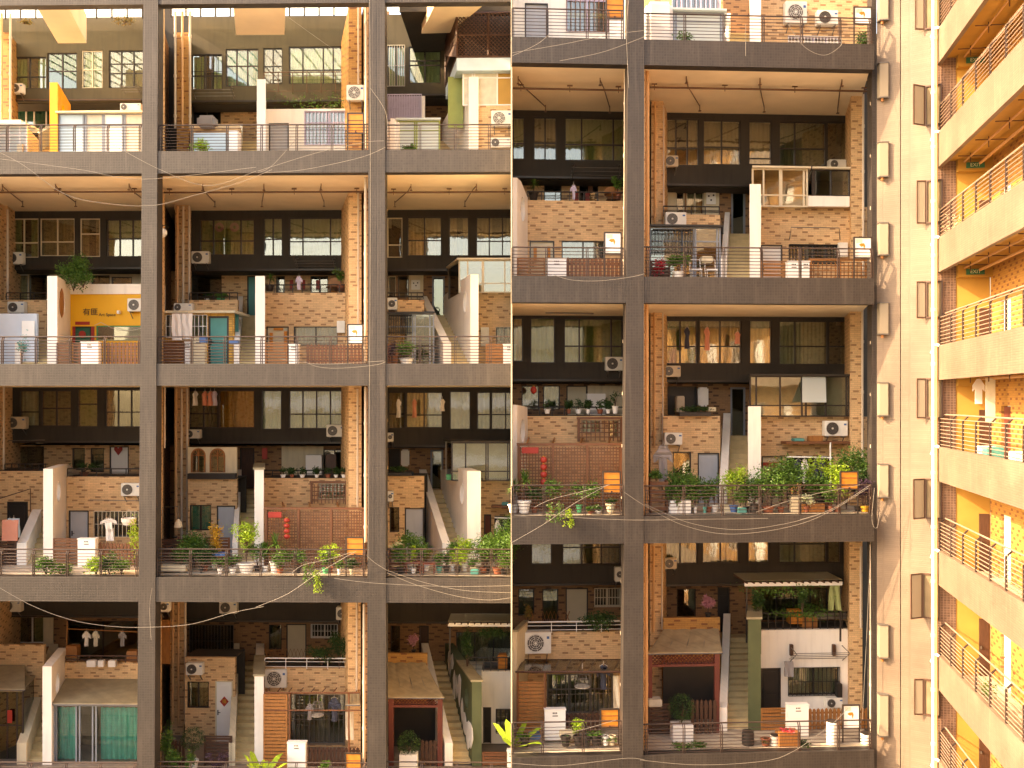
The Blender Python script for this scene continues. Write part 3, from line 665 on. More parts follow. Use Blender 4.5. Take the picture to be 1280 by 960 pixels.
    def box(s, name, cat, m, x0, y0, x1, y1, d, t, desc, floor=False, bevel=.01, group=None, sub=None):
        w = s.w; mb = MB(); mb.pbox(w, x0, y0, x1, y1, d, t, 0, s.zf if floor else None)
        xm = (x0 + x1) / 2; lo = s.base(xm, d) if floor else w.W(xm, y1, d)
        if sub is None:
            o = mb.build(name, m, None, bevel=bevel, loc=lo); tag(o, s.lab(desc), cat, group); return o
        r = root(name, lo, s.lab(desc), cat, group); mb.build(sub, m, r, bevel=bevel); return r
    def rack(s, x0, y0, x1, y1, d, desc, n=3):
        """wall mounted drying rack"""
        w = s.w; r = root('drying_rack', w.W((x0 + x1) / 2, y1, d), s.lab(desc), 'drying rack', 'drying racks under the windows'); z0 = w.P(x0, y1, d)[2]; z1 = w.P(x0, y0, d)[2]; u0 = w.P(x0, 0, d)[0]; u1 = w.P(x1, 0, d)[0]
        q = MB()
        for i in range(n): q.tube([w.L(u0, d - .15 - i * .18, z0 + (z1 - z0) * (.2 + .2 * i)), w.L(u1, d - .15 - i * .18, z0 + (z1 - z0) * (.2 + .2 * i))], .014, 5)
        q.build('rods', 'metal_grey', r)
        for u in (u0 + .08, u1 - .08): q = MB(); q.tube([w.L(u, d, z1), w.L(u, d - .1 - n * .18, z0 + (z1 - z0) * .8), w.L(u, d - .05, z0)], .02, 5); q.build('arm', 'metal_grey', r)
    def sprinkler(s, x0, x1, d, desc, branches):
        w = s.w; z = s.zc - .16; u0 = w.P(x0, s.yc, d)[0]; u1 = w.P(x1, s.yc, d)[0]
        r = root('sprinkler_pipe', w.L((u0 + u1) / 2, d, z), s.lab(desc), 'pipe', 'sprinkler pipes under the ceilings')
        q = MB(); q.tube([w.L(u0, d, z), w.L(u1, d, z)], .04, 8); q.build('main_pipe', 'pipe_brown', r)
        n = max(2, int((u1 - u0) / 2.4))
        for i in range(n + 1):
            u = u0 + .3 + (u1 - u0 - .6) * i / n; q = MB(); q.lbox(w, u - .012, u + .012, d - .012, d + .012, z - .1, s.zc); q.lbox(w, u - .1, u + .1, d - .03, d + .03, s.zc - .05, s.zc - .002); q.build('hanger', 'pipe_brown', r)
        for x in branches:
            u = w.P(x, s.yc, d)[0]; a = random.uniform(-.25, .45); q = MB(); q.tube([w.L(u - .9 * w.sk, d - .9, z + .08), w.L(u, d, z + .05), w.L(u + w.sk * 2.6 + a, d + 2.6, z + .08)], .022, 6)
            for e in (-.9, 2.6): q.tube([w.L(u + w.sk * e + (a if e > 0 else 0), d + e, z - .09), w.L(u + w.sk * e + (a if e > 0 else 0), d + e, s.zc)], .018, 5); q.lbox(w, u + w.sk * e + (a if e > 0 else 0) - .05, u + w.sk * e + (a if e > 0 else 0) + .05, d + e - .05, d + e + .05, z - .12, z - .09)
            q.build('branch_pipe', 'pipe_brown', r)

def text(w, body, u, z, v, size, m, parent, name='lettering', ext=.012):
    cu = bpy.data.curves.new('t', 'FONT'); cu.body = body; cu.size = size; cu.extrude = ext / 2; cu.align_x = 'CENTER'; cu.align_y = 'CENTER'
    to = bpy.data.objects.new('t', cu); C.objects.link(to); dg = bpy.context.evaluated_depsgraph_get(); me0 = bpy.data.meshes.new_from_object(to.evaluated_get(dg))
    q = MB(); q.v = [w.L(u + p.co.x, v + p.co.z, z + p.co.y) for p in me0.vertices]; q.f = [tuple(p.vertices) for p in me0.polygons]
    bpy.data.objects.remove(to); bpy.data.curves.remove(cu); bpy.data.meshes.remove(me0)
    return q.build(name, m, parent, smooth='leaf')
# ---------------- ground
mb = MB(); mb.add([(-150, -60, 0), (150, -60, 0), (150, 220, 0), (-150, 220, 0)], [(0, 1, 2, 3)]); g = mb.build('ground', 'ground'); tag(g, kind='structure')

# ---------------- unseen block added behind the camera to shade low floors and show in panes
OB = root('added_shade_block', Vector((0, -20, 0)), 'unseen concrete block added behind the viewer to shade the low floors', 'building')
mb = MB(); mb.hexa([Vector(q) for q in ((-45, -30, 0), (45, -30, 0), (45, -20.6, 0), (-45, -20.6, 0), (-45, -30, 33), (45, -30, 33), (45, -20.6, 33), (-45, -20.6, 33))]); mb.build('wall', 'cream_wall', OB)
for k in range(10): mb = MB(); z = 3.1 * k + 1.2; mb.hexa([Vector(q) for q in ((-45, -20.59, z), (45, -20.59, z), (45, -20.2, z), (-45, -20.2, z), (-45, -20.59, z + 1.3), (45, -20.59, z + 1.3), (45, -20.2, z + 1.3), (-45, -20.2, z + 1.3))]); mb.build('gallery_band', 'white_wall' if k % 3 else 'cream_wall', OB)

# ---------------- the two wings of the block
LB = root('apartment_building', LW.L(-10, 0, 0), 'dark framed apartment block filling the left half, four rows of terraces', 'building')
RB = root('apartment_building', RW.L(6, 0, 0), 'dark framed apartment block in the right half beside the beige wall', 'building')
def zrow(w, x, y): return w.P(x, y, 0)[2]
def frame(w, b, x0, x1, xm, rows, cols, pillars, sk_end):
    ua = w.P(x0, 0, 0)[0]; ub = w.P(x1, 0, 0)[0]
    for i, (yt, yb) in enumerate(rows):
        zt, zb = zrow(w, xm, yt), zrow(w, xm, yb)
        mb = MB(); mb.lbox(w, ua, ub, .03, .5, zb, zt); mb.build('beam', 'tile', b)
        if i > 0 or w is RW:
            D_ = w.M + 3.5; tn = math.tan(w.th)
            e0, e1 = (ub - .02, D_ * tn - .02) if w is LW else (ub, ub + w.sk * D_)
            f0, f1 = (ua, ua + w.sk * D_) if w is LW else (.5 * tn + .02, D_ * tn + .02)
            for za, zb_, nm, m_ in ((zb + .03, zt - .05, 'ceiling_slab', 'ceiling'), (zt - .049, zt - .002, 'terrace_floor', 'floor')):
                mb = MB(); mb.hexa([w.L(f0, .5, za), w.L(e0, .5, za), w.L(e1, D_, za), w.L(f1, D_, za), w.L(f0, .5, zb_), w.L(e0, .5, zb_), w.L(e1, D_, zb_), w.L(f1, D_, zb_)]); mb.build(nm, m_, b)
    for (a0, a1, b0, b1) in cols:   # px at the top and the bottom of the picture
        mb = MB(); A = [w.W(a0, -120, 0), w.W(a1, -120, 0)]; B = [w.W(b0, 1100, 0), w.W(b1, 1100, 0)]
        dv = w.L(0, .6, 0) - w.L(0, 0, 0)
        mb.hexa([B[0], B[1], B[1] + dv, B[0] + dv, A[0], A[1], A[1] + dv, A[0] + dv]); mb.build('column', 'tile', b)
        z0 = H - 1100 * w.D / F
        for p, q in ((B[0], B[1]),): mb = MB(); mb.hexa([Vector((q_.x, q_.y, 0)) for q_ in (B[0], B[1])] + [Vector(((B[1] + dv).x, (B[1] + dv).y, 0)), Vector(((B[0] + dv).x, (B[0] + dv).y, 0)), B[0], B[1], B[1] + dv, B[0] + dv]); mb.build('column', 'tile', b)
frame(LW, LB, -190, 640, 320, [(-24, 4), (188, 216), (454.5, 482), (722, 753), (990, 1020)], [(-118, -98, -122, -98), (180, 198, 170, 192.5), (461, 481, 458.5, 482.5)], None, 0)
frame(RW, RB, 640.3, 1093, 866, [(50, 82), (346, 379), (645, 679), (943, 976)], [(786.5, 805.5, 777, 804)], None, 0)
# party walls closing the right wing's left end and far ends
mb = MB(); mb.side(RW, RW.P(640.3, 0, 0)[0] - .05, .05, [(.5, H - 15), (RW.M + 3.5, H - 15), (RW.M + 3.5, H + 17), (.5, H + 17)], math.tan(RW.th), 0); mb.build('party_wall', 'cream_wall', RB)
mb = MB(); mb.side(RW, RW.P(1093, 0, 0)[0] - .15, .15, [(4.2, H - 15), (RW.M + 3.5, H - 15), (RW.M + 3.5, H + 17), (4.2, H + 17)], RW.sk, .5); mb.build('party_wall', 'dark_wall', RB)
mb = MB(); mb.side(LW, LW.P(-44, 0, .6)[0] - .2, .2, [(.9, H - 15.5), (LW.M + 3.5, H - 15.5), (LW.M + 3.5, H + 12), (.9, H + 12)], LW.sk, .6); mb.build('party_wall', 'brick', LB)  # added brick wall that keeps direct sun out of the left bay
for w, b, zr in ((LW, LB, (H - 15.5, H + 14)), (RW, RB, (H - 15, H + 17))):
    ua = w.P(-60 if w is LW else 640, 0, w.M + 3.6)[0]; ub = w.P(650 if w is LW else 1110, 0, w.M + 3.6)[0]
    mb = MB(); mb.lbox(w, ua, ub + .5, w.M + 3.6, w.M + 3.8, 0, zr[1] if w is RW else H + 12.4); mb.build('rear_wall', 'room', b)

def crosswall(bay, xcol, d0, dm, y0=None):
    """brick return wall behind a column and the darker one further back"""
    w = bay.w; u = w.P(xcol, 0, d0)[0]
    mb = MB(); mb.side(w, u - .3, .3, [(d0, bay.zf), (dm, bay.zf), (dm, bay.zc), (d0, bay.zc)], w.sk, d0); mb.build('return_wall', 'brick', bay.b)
    mb = MB(); mb.side(w, u - .62 + w.sk * (dm - d0), .3, [(dm, bay.zf), (w.M + 3, bay.zf), (w.M + 3, bay.zc), (dm, bay.zc)], w.sk, dm); mb.build('return_wall', 'brick_shaded', bay.b)
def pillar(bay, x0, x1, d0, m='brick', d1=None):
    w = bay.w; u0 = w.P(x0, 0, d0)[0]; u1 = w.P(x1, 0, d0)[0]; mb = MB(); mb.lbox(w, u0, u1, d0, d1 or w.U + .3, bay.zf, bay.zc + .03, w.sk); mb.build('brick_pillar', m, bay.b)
def mwall(bay, x0, x1, wins=(), m='brick_shaded', ytop=None, rm='room'):
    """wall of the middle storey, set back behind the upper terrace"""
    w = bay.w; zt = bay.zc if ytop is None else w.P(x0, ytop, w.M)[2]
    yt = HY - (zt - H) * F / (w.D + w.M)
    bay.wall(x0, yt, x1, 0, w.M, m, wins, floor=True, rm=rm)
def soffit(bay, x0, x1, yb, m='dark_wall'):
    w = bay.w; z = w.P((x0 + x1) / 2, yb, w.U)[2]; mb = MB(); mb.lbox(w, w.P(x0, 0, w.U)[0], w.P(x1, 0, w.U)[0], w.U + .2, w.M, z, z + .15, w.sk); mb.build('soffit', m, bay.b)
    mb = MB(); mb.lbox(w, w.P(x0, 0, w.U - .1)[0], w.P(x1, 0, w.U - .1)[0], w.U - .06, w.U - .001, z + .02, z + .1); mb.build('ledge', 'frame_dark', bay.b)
D1_ = 'door'
CR, WH, GR = 'frame_cream', 'frame_white', 'frame_grey'

# =====================================================  LEFT, TOP ROW
TOPZ = 1.9
A1 = Bay(LW, LB, -60, 178, 4, 188, 'top terrace of the orange stair wall')
B1 = Bay(LW, LB, 196, 462, 4, 188, 'top bay with the white barred room')
C1 = Bay(LW, LB, 482, 640, 4, 188, 'top bay below the lattice balcony')
for b_ in (A1, B1, C1): b_.zc += 1.25
def skyroof(b, x0, x1, yb, nbar):
    """sloping frosted roof between the back wall and the front beam"""
    w = b.w; d1 = w.U - .2; d0 = 1.2; z1 = w.P(x0, yb, d1)[2]; z0 = w.P(x0, 3, d0)[2] + .35
    ua0, ub0 = w.P(x0, 0, d0)[0], w.P(x1, 0, d0)[0]; ua1, ub1 = w.P(x0, 0, d1)[0], w.P(x1, 0, d1)[0]
    q = MB(); q.add([w.L(ua0, d0, z0), w.L(ub0, d0, z0), w.L(ub1, d1, z1), w.L(ua1, d1, z1), w.L(ua0, d0, z0 + .02), w.L(ub0, d0, z0 + .02), w.L(ub1, d1, z1 + .02), w.L(ua1, d1, z1 + .02)],
                    [(0, 3, 2, 1), (4, 5, 6, 7), (0, 1, 5, 4), (1, 2, 6, 5), (2, 3, 7, 6), (3, 0, 4, 7)]); o = q.build('glass_roof', 'skylight_glass', b.b)
    for i in range(nbar + 1):
        t = i / nbar; q = MB(); q.tube([w.L(ua0 + (ub0 - ua0) * t, d0, z0 - .05), w.L(ua1 + (ub1 - ua1) * t, d1, z1 - .05)], .035, 4); q.build('roof_bar', 'frame_dark', o)
skyroof(A1, -50, 178, 23, 12); skyroof(B1, 214, 436, 20, 12); skyroof(C1, 482, 500, 14, 1)
def capbeam(b, x0, x1, d1=4.6, m='ceiling'):
    w = b.w; z = zrow(w, x0, 4); mb = MB(); mb.lbox(w, w.P(x0, 4, .5)[0], w.P(x1, 4, .5)[0], .5, d1, z - .02, z + 1.2, w.sk); mb.build('roof_beam', m, b.b)
capbeam(A1, 47, 86, 4.4); capbeam(B1, 292, 357, 3.4)
A1.wall(-40, 22, 182, 127, LW.U, 'dark_wall_skylit', [(15, 71, 58, 111, 2, (.62,), 'frame_dark', 'cgreen/'), (59, 66, 96, 111, 2, (.5,), 'frame_dark', 'cgreen', 'glass_green'),
    (102, 63, 128, 110, 2, (.5,), CR, 'cgreen'), (136, 63, 182, 110, 3, (.35, .6), 'frame_dark', 'cw')])
soffit(A1, -40, 182, 127); mwall(A1, -40, 182, [(18, 136, 64, 162, (.3, .52, .85), (), WH, 'cteal')], 'cream_wall', 132)
pillar(A1, -3, 11, 6.6, 'brick_gold'); crosswall(B1, 197, .6, 3.4)
B1.part('return_wall', 'dark_wall', 190, 10, 240, 200, LW.U + .4, .2)
C1.part('return_wall', 'brick_shaded', 470, 14, 486, 200, LW.U + .4, .2)
A1.downpipe(2, 12, 152, 6.4, 'cream pipe on the far left brick pillar', 'pipe_orange'); A1.downpipe(13, 15, 152, 6.5, 'pale pipe right of the far left brick pillar')
A1.ac(13, 104, 28, 116, LW.U, 'small white fan unit under the left window')
A1.rack(155, 109, 178, 118, LW.U, 'slatted metal rack right of the white framed window')
A1.rod('conduit', 'pipe', 'long thin conduit along the dark ledge', [(10, 124, LW.U - .2), (176, 125, LW.U - .2)], .02, 'pipe_brown')
A1.stairs(28, 62, 72, 103, 'cream flight with an orange holed wall', low='cream_wall', tall='orange_wall', dback=5.6)
# glazed rooms on the terrace
def glazed(b, name, x0, x1, ytop, d, cols, desc, fm, gl, roof, depth=2.2, solid=(), rows=(.78,), sideglass=True, ybot=None, cat='glass room', slope=.0, inner='room'):
    """free standing glazed porch: frame, panes, solid panels, roof"""
    w = b.w; u0 = w.P(x0, 0, d)[0]; u1 = w.P(x1, 0, d)[0]; z1 = w.P((x0 + x1) / 2, ytop, d)[2]; z0 = b.zf if ybot is None else w.P(x0, ybot, d)[2]
    r = root(name, w.L((u0 + u1) / 2, d, z0), b.lab(desc), cat); f = .05
    q = MB(); us = [u0 + (u1 - u0) * c for c in [0, *cols, 1]]
    for u in us: q.lbox(w, u - f * .6, u + f * .6, d, d + .07, z0, z1)
    for t in (0, *rows, 1): zz = z0 + (z1 - z0 - f) * t; q.lbox(w, u0, u1, d + .005, d + .065, zz, zz + f)
    q.build('frame', fm, r)
    for i in range(len(us) - 1):
        q = MB(); m_ = gl
        for si, mm in solid:
            if si == i: m_ = mm
        q.lbox(w, us[i] + f * .6, us[i + 1] - f * .6, d + .03, d + .04, z0 + .03, z1 - .03); q.build('pane' if m_ == gl else 'wall_panel', m_, r)
    if sideglass:
        for u in (u0, u1 - .04): q = MB(); q.lbox(w, u, u + .03, d + .08, d + depth, z0, z1 - .05, w.sk); q.build('side_pane', gl, r)
    q = MB(); q.hexa([w.L(u0 - .08, d - .2, z1), w.L(u1 + .08, d - .2, z1), w.L(u1 + .08 + w.sk * depth, d + depth, z1 + slope), w.L(u0 - .08 + w.sk * depth, d + depth, z1 + slope),
                      w.L(u0 - .08, d - .2, z1 + .07), w.L(u1 + .08, d - .2, z1 + .07), w.L(u1 + .08 + w.sk * depth, d + depth, z1 + slope + .07), w.L(u0 - .08 + w.sk * depth, d + depth, z1 + slope + .07)]); q.build('roof', roof, r)
    if inner:
        q = MB(); q.lbox(w, u0 + w.sk * depth, u1 + w.sk * depth, d + depth, d + depth + .05, z0, z1 + slope * .8); q.build('rear_panel', inner, r)
    return r
A1.ground_room(74, 178, 138, 'white_wall', [], sides=False)
A1.ground_room(-40, 26, 150, 'white_wall', [], sides=False)
glazed(A1, 'glass_porch', -10, 33, 157, 3.0, (.2, .5, .8), 'white glazed porch with a pale green lean-to roof', WH, 'frost', 'frost', slope=.35)
glazed(A1, 'glazed_room', 74, 178, 142, 2.9, (.29, .32, .52, .54, .76, .79), 'grey and white panelled room with two sash windows', GR, 'cw', 'cream_wall', solid=[(0, 'pale_blue'), (1, 'frame_grey'), (3, 'frame_grey'), (4, 'white_paint'), (5, 'frame_grey'), (6, 'cw')], inner='white_wall')
A1.ac(150, 129, 176, 138, 4.5, 'wide white unit lying on the room roof', bracket=False)
A1.plant('bush', 30, 26, 20, LW.U - .5, 'dry orange weeds growing in the left roof gutter', 'leaf_dry', None, base=30, n=120, cat='weeds', name='roof_weeds')
A1.plant('bush', 156, 22, 26, LW.U - .5, 'dry brown weeds growing in the right roof gutter', 'leaf_dry', None, base=30, n=160, cat='weeds', name='roof_weeds')
A1.railing(-20, 176, 'dark slatted terrace railing left of the first column', (9, 51, 93, 135, 175), nb=8)

B1.wall(236, 20, 440, 128, LW.U, 'dark_wall_skylit', [(239, 68, 278, 112, (.42,), (.6,), 'frame_dark', 'cgreen/', 'glass', (6, 'frame_dark')), (282, 61, 323, 108, (.33, .66), (.45,), 'frame_dark', 'cteal', 'glass'),
    (329, 60, 353, 105, 2, (.5,), 'frame_dark', 'cb'), (361, 58, 430, 105, (.25, .62, .8), (.62,), 'frame_dark', 'cgreen')])
soffit(B1, 236, 440, 128); mwall(B1, 200, 462, [(240, 134, 276, 158, 2, (), 'frame_dark', None)], 'brick', 131)
pillar(B1, 221, 236, 6.6, 'brick_gold'); pillar(B1, 436, 452, 3.6, 'brick_gold'); crosswall(C1, 483, .6, 3.4)
for x, q, m in ((219, 'leftmost', 'pipe_white'), (228, 'middle', 'pipe_orange'), (237.5, 'rightmost', 'pipe_white')): B1.downpipe(x, 10, 160, 6.4, q + ' of three pipes on the left brick pillar', m)
B1.downpipe(448, -5, 105, 3.4, 'cream pipe on the right brick pillar', 'pipe_white', .04)
B1.rack(243, 111, 295, 124, LW.U, 'metal drying rack under the dark lattice window')
B1.rail2(330, 437, 90, 116, LW.U - .5, 'thin brown balcony rail under the right window', 'pipe_brown', 2, 6)
B1.ground_room(240, 300, 160, 'brick'); B1.ground_room(332, 456, 136, 'white_wall', [(336, 154, 361, 0, 'door', 'grey_door', 'grey front door'), (381, 139, 440, 181, (.5,), (.33,), 'lavender', 'clav', 'glass', (13, 'lavender'))])
B1.stairs(299, 321, 332, 99, 'white flight beside the white barred room')
B1.ac(433, 106, 455, 125, 3.5, 'square white unit high on the right pillar')
B1.box('motor_cover', 'cover', 'cloth_grey', 245, 143, 268, 158, 5.0, .6, 'crumpled silver cover on the left parapet', bevel=.12)
B1.box('storage_chest', 'chest', 'pale_blue', 242, 166, 282, 0, 1.6, .6, 'pale blue chest behind the railing', True)
B1.box('storage_chest', 'chest', 'white_paint', 286, 163, 297, 0, 1.6, .5, 'narrow white chest next to the pale blue one', True)
B1.board(434, 141, 455, 167, 'orange framed box board on thin legs near the column', 'orange', .5, 'wood_dark')
B1.plant('bush', 251, 174, 22, .8, 'low lime bush against the railing', 'leaf_lime', None); B1.plant('bush', 400, 128, 110, LW.G + .4, 'thin weeds along the white room parapet', 'leaf', None, base=138, n=260, cat='weeds', name='parapet_weeds')
B1.railing(198, 461, 'dark slatted terrace railing between first and second column', (200, 240, 284, 327, 371, 415, 457), nb=8)
B1.downpipe(457.5, -20, 186, 1.0, 'tall white drain pipe left of the second column', x2=457.5)

C1.wall(484, 18, 558, 119, LW.U, 'dark_wall_skylit', [(484, 57, 506, 108, 2, (), 'frame_dark', 'cgreen', 'glass', (7, 'frame_cream')), (511, 58, 551, 104, 2, (.38, .5), 'frame_dark', 'cgreen')])
C1.wall(558, 18, 650, 119, LW.U, 'dark_wall', ()); soffit(C1, 484, 650, 120); mwall(C1, 484, 650, (), 'brick_shaded', 122)
# slanting concrete overhang and the lattice balcony
mb = MB(); q = [LW.W(527, 42, 4.6), LW.W(562, 41, 4.6), LW.W(615, -2, .5), LW.W(548, -4, .5)]
mb.hexa([*q, *[p + Vector((0, 0, 1.2)) for p in q]]); mb.build('roof_beam', 'ceiling', LB)
lr = root('lattice_balcony', LW.W(605, 72, 3), C1.lab('brown lattice balcony box overhanging at the top right'), 'balcony')
def latt(mb, w, pA, pB, z0, z1, st=.16):
    A, B = Vector(pA), Vector(pB); L = (B - A).length; dr = (B - A) / L; nn = Vector((-dr.y, dr.x, 0)) * .02; hh = z1 - z0; s_ = -hh
    while s_ < L:
        for sg in (1, -1):
            a, b = s_, s_ + hh; za, zb = (0, hh) if sg > 0 else (hh, 0); a2, b2 = max(a, 0), min(b, L)
            if b2 - a2 > .03:
                f = lambda t: za + (zb - za) * (t - a) / (b - a); p = A + dr * a2 + Vector((0, 0, z0 - A.z + f(a2))); q_ = A + dr * b2 + Vector((0, 0, z0 - A.z + f(b2)))
                mb.tube([p + nn * sg, q_ + nn * sg], .018, 4)
        s_ += st
z0_, z1_ = LW.P(600, 71, 2.6)[2], LW.P(600, 16, 2.6)[2]
pa, pb, pc = LW.W(571, 60, 2.6), LW.W(650, 60, 2.6), LW.W(557, 60, 6.6)
mb = MB(); latt(mb, LW, pa, pb, z0_, z1_); latt(mb, LW, pa, pc, z0_, z1_); mb.build('lattice', 'wood_dark', lr)
mb = MB(); 
for p in (pa, pb, pc, pa.lerp(pb, .5)): mb.tube([Vector((p.x, p.y, z0_)), Vector((p.x, p.y, z1_))], .05, 4)
for z in (z0_, z1_, (z0_ + z1_) / 2): mb.tube([Vector((pc.x, pc.y, z)), Vector((pa.x, pa.y, z)), Vector((pb.x, pb.y, z))], .045, 4)
mb.build('frame', 'wood_dark', lr)
mb = MB(); mb.lbox(LW, LW.P(500, 0, 3.2)[0], LW.P(650, 0, 3.2)[0], 3.2, 8.2, LW.P(600, 14, 3.2)[2], LW.P(600, 14, 3.2)[2] + .2); mb.build('roof_slab', 'dark_wall', LB)
mb = MB(); zz = LW.P(600, 88, 2.6)[2]; q = [pa, pb, pb + Vector((-1, 4.2, 0)), pc]
mb.hexa([Vector((p.x, p.y, zz)) for p in q] + [Vector((p.x, p.y, z0_ - .03)) for p in q]); mb.build('base_slab', 'pale_blue', lr)
mb = MB(); q = [pa + Vector((.3, .4, 0)), pb + Vector((0, .4, 0)), pb + Vector((0, .5, 0)), pa + Vector((.3, .5, 0))]
mb.hexa([Vector((p.x, p.y, z0_)) for p in q] + [Vector((p.x, p.y, z1_)) for p in q]); mb.build('dark_screen', 'black', lr)
glazed(C1, 'glazed_room', 579, 650, 89, 3.0, (.16, .2, .6), 'cream room with wide white windows over brick', WH, 'cw', 'cream_wall', ybot=132, rows=(.82,), solid=[(3, 'yellow_ceiling')], sideglass=False)
C1.part('side_wall', 'green_panel', 560, 96, 579, 160, 3.6, .1, floor=False)
C1.ground_room(598, 650, 132, 'brick', (), sides=False, d=3.0)
C1.stairs(544, 586, 598, 96, 'white flight with the tall curved wall and oval hole', cap=None)
C1.ground_room(484, 528, 150, 'white_wall')
C1.part('barred_window', 'clav', 485, 120, 526, 150, 5.4, .08); 
q = C1.rail2(484, 527, 118, 150, 5.2, 'lavender window cage above the white cover', 'lavender', 3, 14)
C1.part('post', 'white_wall', 526, 120, 531, 150, 5.2, .15)
C1.box('tarpaulin_cover', 'cover', 'cloth_white', 483, 147, 498, 0, 1.8, .8, 'white cover draped over a tall stack', True, bevel=.14)
glazed(C1, 'glass_shed', 498, 549, 151, 2.2, (.4, .45), 'pale green glass shed on the terrace', 'green_panel', 'frost', 'frost', depth=1.6, inner=None)
C1.ac(614, 138, 640, 157, 3.0, 'large white unit on the brick under the cream windows'); C1.ac(613, 172, 638, 184, 3.0, 'low white unit just above the terrace floor', bracket=False)
C1.plant('bush', 511, 180, 16, .9, 'green weeds in front of the glass shed', 'leaf', None)
C1.railing(483, 640, 'dark slatted terrace railing right of the second column', (482, 525, 569, 612), nb=8)

# =====================================================  LEFT, SECOND ROW
A2 = Bay(LW, LB, -60, 178, 216, 454.5, 'bay of the yellow art space')
B2 = Bay(LW, LB, 196, 462, 216, 454.5, 'bay of the orange tiled porch')
C2 = Bay(LW, LB, 482, 640, 216, 454.5, 'left half bay of the glass porch')
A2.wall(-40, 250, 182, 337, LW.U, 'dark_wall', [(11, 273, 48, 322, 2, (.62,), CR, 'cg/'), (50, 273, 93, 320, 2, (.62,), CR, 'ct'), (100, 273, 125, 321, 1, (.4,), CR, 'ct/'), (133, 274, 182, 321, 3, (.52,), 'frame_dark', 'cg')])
soffit(A2, -40, 182, 337); mwall(A2, -40, 182, [(13, 343, 35, 376, 1, (), WH, 'cw'), (36, 343, 62, 376, 1, (), 'frame_dark', None), (114, 344, 137, 356, 1, (), 'frame_dark', 'ct'), (139, 346, 165, 356, 1, (), 'frame_dark', 'ct')], 'cream_wall', 338)
pillar(A2, -3, 9, 6.6); A2.downpipe(9.5, 262, 455, 6.4, 'pale pipe beside the far left brick pillar')
A2.sprinkler(-30, 177, 2.9, 'brown sprinkler pipe with branches below the ceiling', (10, 75, 165)); crosswall(B2, 197, .6, 3.4)
A2.ground_room(-40, 58, 375, 'brick'); A2.part('white_panel', 'blue_wall', -20, 392, 46, 0, 3.2, .15, floor=True)
A2.ground_room(88, 182, 356, 'yellow_wall', [(92, 408, 114, 0, 'door', 'dark_green', 'dark green shop door'), (120, 407, 182, 426, (), (), 'green_paint', None, 'glass', None, 'green framed blackboard window')], sides=False)
A2.part('parapet', 'white_wall', 87.5, 355, 182, 367.5, LW.G - .08, .3)
A2.stairs(25, 59, 71.5, 345, 'white flight with the oval carved panel')
A2.ac(7, 315, 28, 330, LW.U, 'white fan unit below the cream windows'); A2.ac(9, 377, 30, 391, LW.G, 'white fan unit on the low left brick parapet'); A2.ac(159, 373, 181, 389, LW.G, 'white fan unit on the yellow wall')
A2.rail2(8, 60, 366, 376, LW.G + .3, 'short dark rail above the left brick parapet', 'frame_dark', 2, 3)
# carved panel on the side of the tall wall
u_ = LW.P(71.5, 0, LW.T)[0]; zt_ = LW.P(60, 345, LW.T)[2] - 1.05
mb = MB(); mb.side(LW, u_ + LW.sk * .8 - .01 + .02, .04, [(3.6 + .42 * math.cos(a / 4 * math.pi), zt_ + .62 * math.sin(a / 4 * math.pi)) for a in range(8)], LW.sk, 3.6)
o = mb.build('carved_plaque', 'wood_orange', None, loc=LW.L(u_, 3.6, zt_)); tag(o, A2.lab('carved reddish oval plaque on the tall white wall'), 'plaque')
sg = root('shop_sign', LW.W(125, 396, LW.G - .03), 'brown sign lettering 有匪 Art Space on the yellow shop wall', 'sign')
p = LW.P(112.5, 391, LW.G - .03); text(LW, '有', p[0] - .16, p[2] + .02, LW.G - .03, .34, 'wood_dark', sg); text(LW, '匪', p[0] + .19, p[2] + .02, LW.G - .03, .34, 'wood_dark', sg)
p = LW.P(134, 393.5, LW.G - .03); text(LW, 'Art Space', p[0], p[2], LW.G - .03, .19, 'wood_dark', sg)
o = A2.part('spotlight', 'white_paint', 146, 388, 149, 392, LW.G - .25, .2)
for (a, b_, c_, e_) in ((94, 402, 112, 406), (90.5, 408, 94, 428), (114, 408, 118, 428)):
    q = A2.part('door_couplet', 'red', a, b_, c_, e_, LW.G - .02, .015, label='red paper couplet beside the green shop door')
q = MB(); p = LW.P(103, 418, LW.G); q.disc(LW, (p[0], LW.G - .02, p[2]), .16, .02); q.build('door_medallion', 'red', LB)
A2.rod('string_lights', 'lights', 'drooping string of small pale bulbs over the blackboard', [(118, 407, 5.3), (126, 403, 5.2), (140, 410, 5.1), (152, 413, 5.1), (165, 413, 5.2), (178, 410, 5.3)], .012, 'wire')
A2.fence(70, 100, 428, 'low brown gate of horizontal boards', 'board'); A2.fence(124, 181, 427, 'brown picket fence before the yellow wall', 'picket'); A2.cabinet(101, 123, 427, 'white cabinet between gate and pickets')
A2.plant('bush', 92, 317, 40, 4.6, 'large green creeper spilling over the tall white wall', 'leaf', None, base=364, n=1500, cat='plant', name='creeper')
A2.plant('tall', 104, 334, 22, 4.4, 'leafy side shoot on the white parapet', 'leaf', None, base=360, n=420, cat='plant', name='creeper')
A2.plant('tall', 27, 410, 16, 2.0, 'teal artificial shrub before the pale blue wall', 'teal', None, n=120); A2.box('framed_picture', 'picture', 'white_paint', 27, 401, 43, 420, 3.1, .04, 'small framed picture on the pale blue wall')
A2.railing(-20, 176, 'dark slatted railing before the yellow shop', (3, 45, 88, 131, 174)); 
